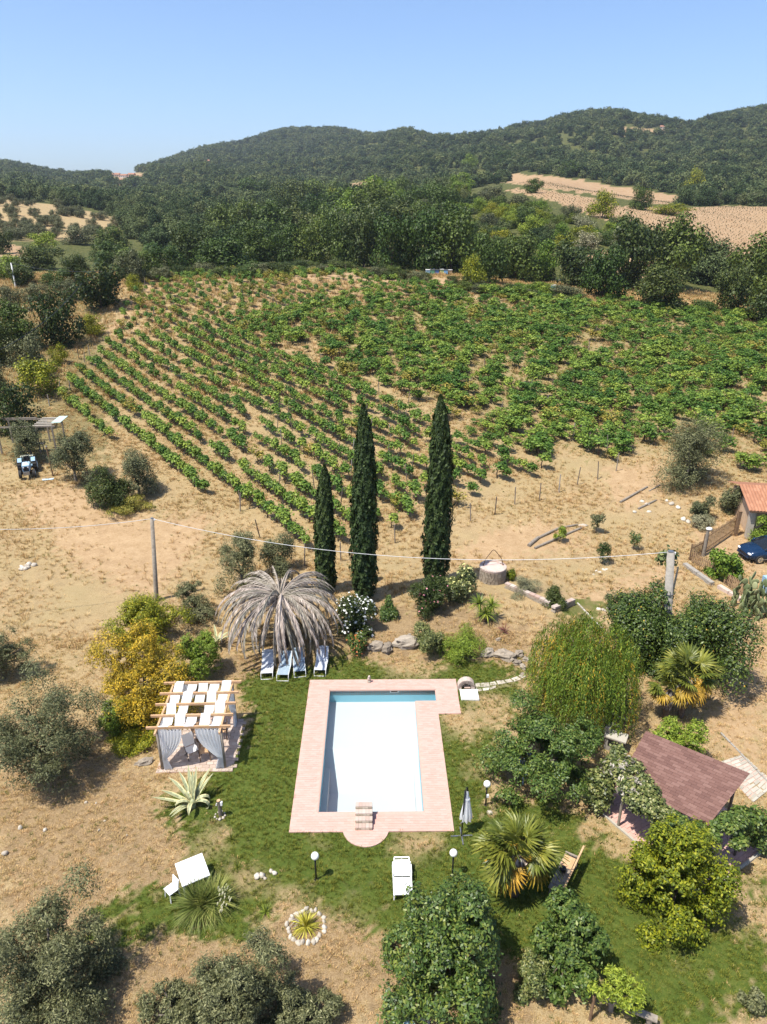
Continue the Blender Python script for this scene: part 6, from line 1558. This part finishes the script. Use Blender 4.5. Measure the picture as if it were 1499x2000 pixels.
part('iron_hoop', MB().tube([(-.62, .1, HW+.04), (-.5, .1, HW+.5), (-.1, .12, HW+1.12), (0, .12, HW+1.18), (.1, .12, HW+1.12), (.52, .1, HW+.6), (.68, .1, HW+.04)], .022, 6), RUST, wl_, True)
own_tree('small_bush', 'yellowish little bush leaning on the stone well', 'bush', (988,1108,1008,1140), L['ygreen'], 900, .12, .5, 0, 6, .4, 84, None)
pl_ = emp('stone_planter', 'low L-shaped stone planter wall running from the well', 'planter wall', G(988, 1146)); p0 = G(988, 1146)
for (q0, q1) in (((988,1148),(1075,1186)), ((1080,1196),(1120,1180))):
    a, b = G(*q0), G(*q1); d_ = (b-a); n = int(d_.length/.34)
    for lay in range(3):
        for i in range(n):
            u0, u1 = (i+(.3 if lay % 2 else 0))/n, (i+1+(.3 if lay % 2 else 0))/n
            part('stone', MB().bar(a+d_*u0+d_.normalized()*.012-p0+Vector((0, 0, .07+.13*lay)), a+d_*min(u1, 1.0)-d_.normalized()*.012-p0+Vector((0, 0, .07+.13*lay)), .28, .12), STONE if lay < 2 else STEPB, pl_)
for k, (q0, q1, lb_) in enumerate([((1033,1068),(1052,1052),'short thick log at the low end of the log border'),((1053,1052),(1090,1034),'middle log of the log border'),((1090,1034),(1128,1026),'upper log of the log border by the white stone'),((1045,1072),(1137,1032),'long straight log facing the three short logs'),((1212,982),(1265,952),'long pole lying on the yard below the round grey olive'),((1247,995),(1282,978),'short pole lying below the long pole'),((1268,960),(1290,948),'thin stick above the two poles on the yard')]):
    a, b = G(*q0), G(*q1); o = emp('log', lb_, 'log', a); m_ = MB(); r0 = (.13, .10, .08, .09, .09, .08, .05)[k]
    m_.tube([Vector((0, 0, r0*.8)), (b-a)*.5+Vector((0, 0, r0)), (b-a)+Vector((0, 0, r0*.8))], [r0, r0*.95, r0*.85], 8); part('timber', m_, WOODG, o)
rock('white_stone', 'flat white stone at the end of the log border', G(1139, 1027)-Vector((0, 0, .05)), (.75, .4, .25), 0, 1, k=2, cat='stone')

# ------------------------------------------------------------ fence, gatepost lamp, car, house corner
def slat_fence(q0, q1, n, h, label, drop=0):
    a, b = G(*q0), G(*q1); o = emp('slat_fence', label, 'fence', a); d_ = b-a; d_n = d_.normalized(); nn = Vector((-d_n.y, d_n.x, 0))
    me = MB().box((0, 0, h/2), (.075, .022, h)).mesh('slat', FENCEW); rz = math.atan2(d_.y, d_.x)
    for i in range(n): s = obj('slat', me, o, d_*((i+.5)/n)+Vector((0, 0, .04)), rz); s.scale = (1, 1, random.uniform(.94, 1.04))
    for z in (.3, h-.2): part('rail', MB().bar(nn*.026+Vector((0, 0, z)), d_+nn*.026+Vector((0, 0, z)), .03, .08), FENCEW, o)
    for t in (0, 1): part('post', MB().bar(d_*t+nn*.07+Vector((0, 0, -.1)), d_*t+nn*.07+Vector((0, 0, h+.1)), .08, .08), WOODB, o)
slat_fence((1373,1083),(1436,1040), 25, 1.45, 'tall slatted fence between the lamp post and the tiled house corner')
slat_fence((1349,1095),(1373,1083), 9, 1.15, 'short slatted fence piece before the lamp post')
slat_fence((1351,1100),(1402,1128), 15, .85, 'low picket fence beside the bright green bush')
slat_fence((1413,1140),(1452,1165), 13, .85, 'low reddish picket fence behind the prickly pear')
g0 = G(1374, 1086); o = emp('lamp_post', 'thick timber post carrying a small white lamp at the fence bend', 'lamp post', g0)
tp = zrow(g0.y, 1036)-g0.z; part('post', MB().cyl((0, 0, -.1), (0, 0, tp), .12, .10, 9), WOODG, o); part('lamp_head', MB().ball((.05, 0, tp+.12), (.22, .16, .12), 12, 7), WHITEP, o, True); part('lamp_bracket', MB().cyl((0, 0, tp), (0, 0, tp+.06), .05, n=8), STEEL, o)
g0 = G(1437, 1046); o = emp('fence_post', 'tall dark timber post ending the slatted fence', 'post', g0); part('shaft', MB().box((0, 0, .85), (.2, .2, 2.1)), WOODB, o); part('cap', MB().box((0, 0, 1.92), (.24, .24, .04)), WOODB, o)

def car(loc, rz, label):
    o = emp('parked_car', label, 'car', loc, rz)     # nose towards -x
    st_ = [(-2.08, .45, .62, .60), (-2.0, .32, .74, .74), (-1.75, .24, .86, .82), (-1.3, .22, .93, .86), (-.95, .22, .98, .87), (-.6, .22, 1.0, .87), (.3, .22, 1.02, .87), (1.2, .22, 1.04, .86), (1.7, .24, 1.05, .84), (2.0, .3, .98, .78), (2.1, .45, .75, .68)]
    rows = []
    for x, zb, zt, hw in st_:
        rows.append([(x, -hw*.86, zb), (x, -hw*.98, zb+.12), (x, -hw, zb+.30 if zt-zb > .4 else (zb+zt)/2), (x, -hw*.97, zt-.10), (x, -hw*.84, zt-.015), (x, -hw*.4, zt+.02), (x, 0, zt+.03), (x, hw*.4, zt+.02), (x, hw*.84, zt-.015), (x, hw*.97, zt-.10), (x, hw, zb+.30 if zt-zb > .4 else (zb+zt)/2), (x, hw*.98, zb+.12), (x, hw*.86, zb)])
    b = MB().grid([list(reversed(r_)) for r_ in rows]); b.add(rows[0], [tuple(range(13))]); b.add(rows[-1], [tuple(range(12, -1, -1))]); bo = part('body', b, CARP, o, True)
    gl = [(-1.05, .97, .80), (-.35, 1.38, .66), (.0, 1.43, .64), (.9, 1.43, .64), (1.5, 1.30, .66), (1.85, 1.04, .76)]
    rows = []
    for x, z, hw in gl: zl = 1.0; rows.append([(x, -.84, min(zl, z)), (x, -(hw+.84)/2, (z+zl)/2), (x, -hw, z-.03), (x, -hw*.5, z+.02), (x, 0, z+.03), (x, hw*.5, z+.02), (x, hw, z-.03), (x, (hw+.84)/2, (z+zl)/2), (x, .84, min(zl, z))])
    part('cabin_glass', MB().grid([list(reversed(r_)) for r_ in rows]), GLASSD, o, True)
    rf = MB().grid([list(reversed([(x, -hw*.97, z-.005), (x, -hw*.5, z+.032), (x, 0, z+.042), (x, hw*.5, z+.032), (x, hw*.97, z-.005)])) for x, z, hw in gl[1:5]]); part('roof', rf, CARP, o, True)
    for s in (-1, 1):
        part('pillar', MB().bar((-1.05, s*.81, .99), (-.35, s*.655, 1.37), .05, .04), CARP, o); part('pillar', MB().bar((.35, s*.845, 1.0), (.35, s*.645, 1.41), .06, .03), CARP, o); part('pillar', MB().bar((1.85, s*.78, 1.03), (1.45, s*.66, 1.32), .09, .05), CARP, o)
        part('headlight', MB().ball((-1.98, s*.56, .66), (.10, .20, .085), 10, 6), surf('lamp_glass', (.7, .72, .75), rough=.15, bmp=0) , o, True)
        part('mirror', MB().ball((-.72, s*.97, 1.03), (.09, .11, .07), 10, 6), CARP, o, True); part('side_trim', MB().bar((-1.2, s*.885, .33), (1.2, s*.885, .33), .03, .06), STEEL, o); part('waist_trim', MB().bar((-.95, s*.835, .985), (1.7, s*.835, 1.005), .02, .02), STEEL, o)
        for x in (-1.32, 1.32):
            w = part('wheel', MB().cyl((x, s*.70, .31), (x, s*.895, .31), .31, n=22), RUBBER, o); part('rim', MB().cyl((x, s*.885, .31), (x, s*.905, .31), .2, n=16), CHROME, w)
            sp_ = MB()
            for k in range(5): a = k*1.2566; sp_.bar((x, s*.91, .31), (x+.17*math.cos(a), s*.91, .31+.17*math.sin(a)), .05, .012, (0, 1, 0))
            part('spokes', sp_, STEEL, w)
    part('bonnet_line', MB().bar((-1.85, 0, .875), (-1.1, 0, .995), .006, .004), CARP, o)
    part('grille', MB().box((-2.08, 0, .52), (.03, .8, .1)), BLACK, o); part('bumper', MB().box((-2.06, 0, .40), (.1, 1.25, .10)), CARP, o)
    return o
g0 = G(1498, 1098); car(Vector((g0.x+.55, g0.y+.75, g0.z)), math.radians(8), 'dark blue car parked behind the slatted fence')
# house corner
hA = G(1461, 1050); hz0 = hA.z; hh = zrow(hA.y, 993)-hz0
ho = emp('house', 'house corner with a terracotta tiled roof at the picture edge', 'house', hA, math.radians(-10))
part('wall', MB().box((1.3, 2.6, hh/2-.2), (2.6, 5.2, hh-.4+.4)), OCHRE, ho)
part('corner_pier', MB().box((-.02, -.03, hh/2), (.4, .4, hh)), WHITEST, ho); part('door', MB().box((1.6, -.02, 1.0), (.9, .06, 2.0)), WOODB, ho)
rm = MB(); ridge = hh+.75
tl = []
nT = 30
tile = MB().grid([[(.11*math.cos(math.pi*(1-k/5)), y, .065*math.sin(math.pi*(1-k/5))) for k in range(6)] for y in (0, .46)]).mesh('roof_tile', ROOFT, True)
part('roof_slab', MB().add([(-.4, -.45, hh-.06), (2.9, -.45, hh-.06), (2.9, 2.7, ridge), (-.4, 2.7, ridge), (2.9, 5.7, hh-.06), (-.4, 5.7, hh-.06)], [(0, 1, 2, 3), (3, 2, 4, 5)]), ROOFT, ho)
sl = math.atan2(ridge-hh+.06, 3.15)
for j in range(8):
    for i in range(15):
        t = obj('roof_tile', tile, ho, (-.32+.22*i, -.45+j*.40*math.cos(sl), hh-.05+j*.40*math.sin(sl)+.012)); t.rotation_euler = (sl+.02, 0, 0)
part('gutter', MB().bar((-.4, -.5, hh-.08), (2.9, -.5, hh-.08), .1, .08), RUST, ho)
# prickly pear
def opuntia(base, label):
    o = emp('prickly_pear', label, 'cactus', base); r = random.Random(3)
    PADM = surf('cactus_pad', (.16, .19, .09), (.10, .13, .055), 6, .6, objrand=[(0, (.09, .12, .05)), (.6, (.17, .20, .09)), (1, (.30, .30, .15))])
    pad = MB().ball((0, 0, .2), (.15, .035, .21), 10, 7).mesh('pad', PADM, True)
    n = 0
    for i in range(42):
        x, y = r.uniform(-1.2, 1.5), r.uniform(-.9, .9); z = 0; tilt = 0
        for k in range(r.choice([3, 4, 5, 6])):
            p = obj('pad', pad, o, (x, y, z)); s = r.uniform(1.0, 1.45); p.scale = (s, s, s); ty, tx = r.uniform(-.6, .6), r.uniform(-.4, .4)
            p.rotation_euler = (tx, ty, r.uniform(0, 6.28)); z += .30*s*math.cos(ty); x += r.uniform(-.1, .1); y += r.uniform(-.1, .1); n += 1
            if n > 190: break
opuntia(G(1478, 1195), 'sprawling prickly pear cactus outside the picket fence end')
o = emp('blue_van', 'light blue vehicle corner glimpsed behind the prickly pear', 'vehicle', G(1516, 1165), .1)
part('body', MB().box((0, 0, .75), (1.5, 1.2, .95)), BLUEP, o); part('cabin', MB().box((.25, 0, 1.4), (1.0, 1.1, .35)), GLASSD, o)
for x in (-.45, .45): part('wheel', MB().cyl((x, -.62, .28), (x, -.55, .28), .28, n=14), RUBBER, o)

# ------------------------------------------------------------ poles and wires
def pole(q, top, r, label, mat, name='utility_pole', bands=0, topx=None):
    b = G(*q); h = zrow(b.y, top)-b.z; lx = 0 if topx is None else (topx-CX)/FPX/float(den_of(top))*b.y-b.x; o = emp(name, label, 'utility pole', b)
    part('shaft', MB().tube([(0, 0, -.3), (0, 0, 0), (lx, 0, h)], [r, r, r*.78], 12), mat, o, True); part('cap', MB().cyl((lx, 0, h-.01), (lx, 0, h+.05), r*.6, n=10), STEEL, o)
    for k in range(bands): part('band', MB().cyl((lx*(.45+.18*k), 0, h*(.45+.18*k)), (lx*(.45+.18*k), 0, h*(.45+.18*k)+.05), r*1.02, n=12), STEEL, o)
    part('insulator', MB().cyl((lx+r*.9, 0, h-.12), (lx+r*.9, 0, h-.02), .05, n=8), WHITEP, o)
    return b+Vector((lx, 0, 0)), h, o
b1, h1, _ = pole((306,1172), 1013, .14, 'slim grey wooden utility pole standing in the straw field', WOODG, topx=297)
b2, h2, po2 = pole((1300,1290), 1078, .24, 'thick concrete utility pole rising out of the citrus trees', CONC, bands=2, topx=1311)
_v, _f = blob_leaves([(b2.x-po2.location.x+.05, .3, h2-.6, .5, .3, .6)], 260, .22, .7); obj('ivy_tuft', np_mesh('ivy_tuft', _v, _f, L['ivy']), po2)
for k in range(3): part('cable', MB().tube([(-.22-.05*k, -.1, .2), (-.30-.05*k, -.1, h2*.5), (-.24-.03*k, -.08, h2-.8)], .018, 5), STEEL, po2)
b3, h3, _ = pole((31,562), 513, .13, 'pale metal pole among the dark bushes by the olive grove', surf('pale_metal', (.62, .62, .60), (.5, .5, .48), 5, .6))
def wire(a, b, sag, r, label, mat=None):
    mb = MB(); pts = [a.lerp(b, i/30)-Vector((0, 0, sag*4*(i/30)*(1-i/30))) for i in range(31)]; o = bpy.data.objects.new('overhead_wire', mb.tube([p-a for p in pts], r, 5).mesh('overhead_wire', mat or WIRE, True)); col.objects.link(o); o.location = a; tag(o, label, 'wire')
WIRE = surf('pale_wire', (.62, .62, .62), (.5, .5, .5), 5, .5)
t1 = b1+Vector((0, 0, h1)); t2 = b2+Vector((0, 0, h2))
wire(t1, t2, 1.35, .015, 'pale overhead wire crossing the cypresses between the two utility poles')
lf = ray_h(-140, 1030, 6.5); wire(lf, t1, .35, .015, 'pale overhead wire leading away over the straw field')
t3 = b3+Vector((0, 0, h3)); wire(t3, ray_h(200, 530, 9), .5, .03, 'thin dark wire leaving the pale metal pole', BLACK); wire(ray_h(-40, 700, 8), ray_h(160, 553, 9), 1.0, .03, 'dark wire sloping over the scrub beside the track', BLACK)
# thin pole by the tractor
b = G(104, 930); h = zrow(b.y, 872)-b.z; o = emp('thin_pole', 'thin dark pole standing next to the tractor', 'pole', b); part('shaft', MB().tube([(0, 0, -.1), (-.1, 0, h)], .06, 7), WOODB, o); part('tip', MB().ball((-.1, 0, h), .07, 7, 5), STEEL, o)
o = emp('white_board', 'small whitish sheet lying on the ground by the thin pole', 'board', G(94, 937), .3); part('sheet', MB().box((0, 0, .05), (.9, .35, .03)), PALEBL, o); part('batten', MB().box((0, 0, .02), (.8, .08, .03)), WOODG, o)

# ------------------------------------------------------------ tractor and shed
def tractor(loc, rz, label):
    o = emp('tractor', label, 'tractor', loc, rz)     # nose towards -y
    part('hood', MB().prism([(-.33, -1.45), (.33, -1.45), (.38, -.2), (-.38, -.2)], .72, 1.22), BLUEP, o); part('hood_top', MB().box((0, -.82, 1.245), (.6, 1.2, .05)), PALEBL, o)
    part('grille', MB().box((0, -1.46, .95), (.5, .03, .4)), BLACK, o); part('chassis', MB().box((0, -.5, .58), (.42, 2.1, .27)), BLACK, o)
    for s in (-1, 1): part('headlight', MB().cyl((s*.2, -1.485, 1.1), (s*.2, -1.46, 1.1), .07, n=10), WHITEP, o)
    part('dash', MB().box((0, -.12, 1.28), (.5, .14, .22)), BLACK, o); part('steering_wheel', MB().tube([(.19*math.cos(k*.524), .06+.12*math.sin(k*.524), 1.48+.14*math.sin(k*.524)) for k in range(13)], .018, 5), BLACK, o)
    part('seat', MB().box((0, .55, 1.08), (.46, .45, .1)), BLACK, o); part('seat_back', MB().box((0, .80, 1.32), (.46, .1, .42)), BLACK, o); part('platform', MB().box((0, .25, .76), (1.0, .7, .06)), BLUEP, o)
    for s in (-1, 1):
        fd = MB().grid([[(s*x, .62+.70*math.cos(t), .68+.74*math.sin(t)) for x in (.42, .80)] for t in np.linspace(.5, 2.4, 9)]); part('fender', fd, BLUEP, o, True)
        w = part('rear_wheel', MB().cyl((s*.5, .62, .66), (s*.88, .62, .66), .66, n=24), RUBBER, o); part('rim', MB().cyl((s*.87, .62, .66), (s*.90, .62, .66), .36, n=16), PALEBL, w)
        tr = MB()
        for k in range(16): a = k*.3927; tr.box((s*.69, .62+.67*math.cos(a), .66+.67*math.sin(a)), (.38, .07, .06), M=Matrix.Rotation(a-math.pi/2, 3, 'X'))
        part('tread', tr, RUBBER, w)
        w = part('front_wheel', MB().cyl((s*.5, -1.2, .38), (s*.74, -1.2, .38), .38, n=20), RUBBER, o); part('rim', MB().cyl((s*.73, -1.2, .38), (s*.76, -1.2, .38), .2, n=14), PALEBL, w)
    part('front_weight', MB().box((0, -1.62, .55), (.55, .26, .3)), STEEL, o); part('axle', MB().bar((-.6, -1.2, .42), (.6, -1.2, .42), .1, .1), BLACK, o)
    part('roll_bar', MB().tube([(-.45, 1.05, .9), (-.45, 1.08, 1.95), (.45, 1.08, 1.95), (.45, 1.05, .9)], .035, 6), BLACK, o)
    part('exhaust', MB().cyl((.22, -.75, 1.26), (.22, -.75, 1.75), .03, n=8), BLACK, o)
    part('rear_box', MB().box((0, 1.55, .95), (1.15, .55, .75)), surf('crate_olive', (.36, .37, .26), (.26, .27, .19), 6), o); part('box_rim', MB().box((0, 1.55, 1.34), (1.2, .6, .04)), surf('crate_rim', (.5, .5, .38), rough=.8), o)
    return o
trc = tractor(G(56, 925), math.radians(22), 'pale blue tractor with a rear box parked on the straw'); trc.scale = (.86, .86, .9)
g0 = G(84, 884); so = emp('timber_shed', 'open timber frame shed with broken slatted roof behind two olives', 'shed', g0, .08); GA = colour('pale_green_sheet', (.45, .58, .52))
for x in (-3.6, -.2, 1.2):
    for y in (0, 2.6): part('post', MB().bar((x, y, -.1), (x, y, 2.4), .12, .12), WOODG, so)
for y in (0, 2.6): part('roof_beam', MB().bar((-4.0, y, 2.46), (1.5, y, 2.46), .1, .12), WOODG, so)
for k in range(6): part('roof_slat', MB().box((.35, .1+.5*k, 2.55), (1.7, .16, .04)), WHITEST, so)
part('roof_sheet', MB().box((1.35, 1.8, 2.60), (.8, 2.2, .03)), GA, so); part('top_rail', MB().bar((-4.4, 2.6, 2.58), (-1.0, 2.6, 2.58), .1, .1), WOODG, so)
part('work_bench', MB().box((-.6, .3, .8), (1.6, .6, .06)), WOODG, so); part('bench_leg', MB().bar((-1.2, .3, 0), (-1.2, .3, .77), .08, .08), WOODG, so); part('bench_leg', MB().bar((0, .3, 0), (0, .3, .77), .08, .08), WOODG, so)

# ------------------------------------------------------------ beehives at the wood edge
cols_ = [('pale blue', (.25, .42, .55)), ('blue', (.08, .20, .48)), ('grey', (.5, .5, .48)), ('green', (.15, .38, .22)), ('yellow-green', (.45, .50, .20)), ('light blue', (.20, .40, .62)), ('tan', (.52, .36, .20)), ('red', (.50, .12, .07)), ('sky blue', (.12, .35, .60)), ('cream', (.68, .62, .40)), ('terracotta', (.48, .26, .14))]
HB = [(836,535,0),(845,535,3),(853,535,1),(863,534,4),(871,535,5),(879,535,6),(845,533,2),(1069,565,7),(1081,566,8),(1092,568,9)]
for x, y, k in HB:
    nm_, c_ = cols_[k]; g = G(x, y+1); o = emp('beehive', nm_+' beehive box in the ' + ('row' if x < 900 else 'small group') + ' at the wood edge', 'beehive', g, random.uniform(-.2, .2)); m_ = colour('hive_'+nm_.replace('-', '_').replace(' ', '_'), c_)
    part('hive_body', MB().box((0, 0, .48), (.72, .72, .72)), m_, o); part('hive_roof', MB().box((0, 0, .89), (.82, .82, .09)), STEEL if k % 2 else WHITEP, o); part('stand', MB().box((0, 0, .06), (.6, .6, .12)), WOODG, o); part('entrance', MB().box((0, -.366, .2), (.4, .02, .06)), BLACK, o)
g = G(636, 533); o = emp('terracotta_box', 'terracotta-coloured tall box at the top of the vineyard', 'box', g); part('box_body', MB().box((0, 0, .6), (.9, .8, 1.2)), colour('box_terracotta', cols_[10][1]), o); part('box_roof', MB().box((0, 0, 1.24), (1.0, .9, .06)), WOODB, o)
g = G(657, 530); o = emp('low_table', 'low wooden trestle beside the terracotta box', 'trestle', g); part('top', MB().box((0, 0, .7), (1.5, .6, .08)), WOODP, o); part('leg', MB().box((-.6, 0, .33), (.1, .5, .66)), WOODB, o); part('leg', MB().box((.6, 0, .33), (.1, .5, .66)), WOODB, o)
g = G(1050, 567); o = emp('pallet_stack', 'grey pallet stack left of the small beehive group', 'pallet', g, .1)
for k in range(6): part('plank', MB().box((-1.6+.55*k, 0, .2), (.45, 1.2, .3)), WOODG, o)

# ------------------------------------------------------------ far buildings and ridge marks
def far_house(px, py, w, h, label, wallc, roofc, gable=True):
    g = G(px, py); m_ = mpp(g); W, Hh = w*m_, h*m_; o = emp('far_house', label, 'house', g, random.uniform(-.3, .3))
    part('wall', MB().box((0, 0, Hh*.3-.5), (W, W*.6, Hh*.6+1)), wallc, o)
    rf = MB(); z = Hh*.6; x, y = W*.54, W*.34; rf.add([(-x, -y, z), (x, -y, z), (x, 0, Hh), (-x, 0, Hh), (x, y, z), (-x, y, z)], [(0, 1, 2, 3), (3, 2, 4, 5), (0, 3, 5), (1, 4, 2), (0, 5, 4, 1)]); part('roof', rf, roofc, o)
    for k in (-.28, .05, .3): part('window', MB().box((k*W, -W*.3-.02, Hh*.34), (W*.09, .1, Hh*.2)), BLACK, o)
FW = [surf('far_wall', c, bmp=0) for c in ((.60, .46, .36), (.55, .36, .27), (.68, .60, .52))]; FR = surf('far_roof', (.34, .17, .11), bmp=0)
for a in [(165,342,26,8,'long tan roofed house where the western ridge dips',0),(183,341,18,8,'pinkish house beside the long roofed house on the dip',1),(228,346,15,8,'tan house at the edge of the hill village',0),(243,347,13,7,'small pale house in the middle of the hill village',2),(258,345,13,7,'reddish house at the upper end of the hill village',1),(240,356,17,7,'tan house on the bare slope under the hill village',0),(270,350,14,7,'pale house under the wooded flank beside the village',2),(404,320,11,8,'lone pale building on the wooded flank of the big hill',2),(186,377,8,5,'tiny white house in the wooded valley',2),(611,366,27,12,'ochre farmhouse with tiled roof among dark trees',0),(974,247,10,7,'small house on the skyline beside the umbrella pine',2),(1296,252,12,7,'pale ruin at the bare patch of the eastern hill',2)]:
    far_house(*a[:5], FW[a[5]], FR)
rock('outcrop', 'tall pale standing rock beside the ploughed field', G(1378, 389)-Vector((0, 0, .3)), (4.2, 3.6, 5.5), .3, 1, k=0, cat='rock')
def ridge_tree(px, py, w, h, label, kd='oak', gap=.5):
    g = G(px, py); m_ = mpp(g); shared_tree('pine_tree', label, 'tree', None, kd, base=(g, w*m_/2, h*m_*.32, h*m_*.72))
for a in [(556,249,6,6,'small pine on the summit under the mast'),(569,249,6,6,'second small pine on the summit beside the mast'),(613,247,9,8,'round pine on the hilltop, first of the pair'),(629,246,9,9,'round pine on the hilltop, second of the pair'),(991,246,12,9,'umbrella pine standing out on the skyline'),(975,248,6,7,'slim tree beside the skyline house'),(1130,222,9,8,'tree bump on the rounded eastern summit'),(340,305,8,8,'round tree breaking the sloping skyline of the big hill')]:
    ridge_tree(*a)
g = G(554, 249); o = emp('radio_mast', 'thin radio mast on the far summit', 'mast', g); hm = (249-234)*mpp(g); part('mast_shaft', MB().tube([(0, 0, 0), (0, 0, hm)], [.7, .35], 6), STEEL, o); part('antenna', MB().tube([(-1.2, 0, hm*.85), (1.2, 0, hm*.85)], .3, 5), STEEL, o)
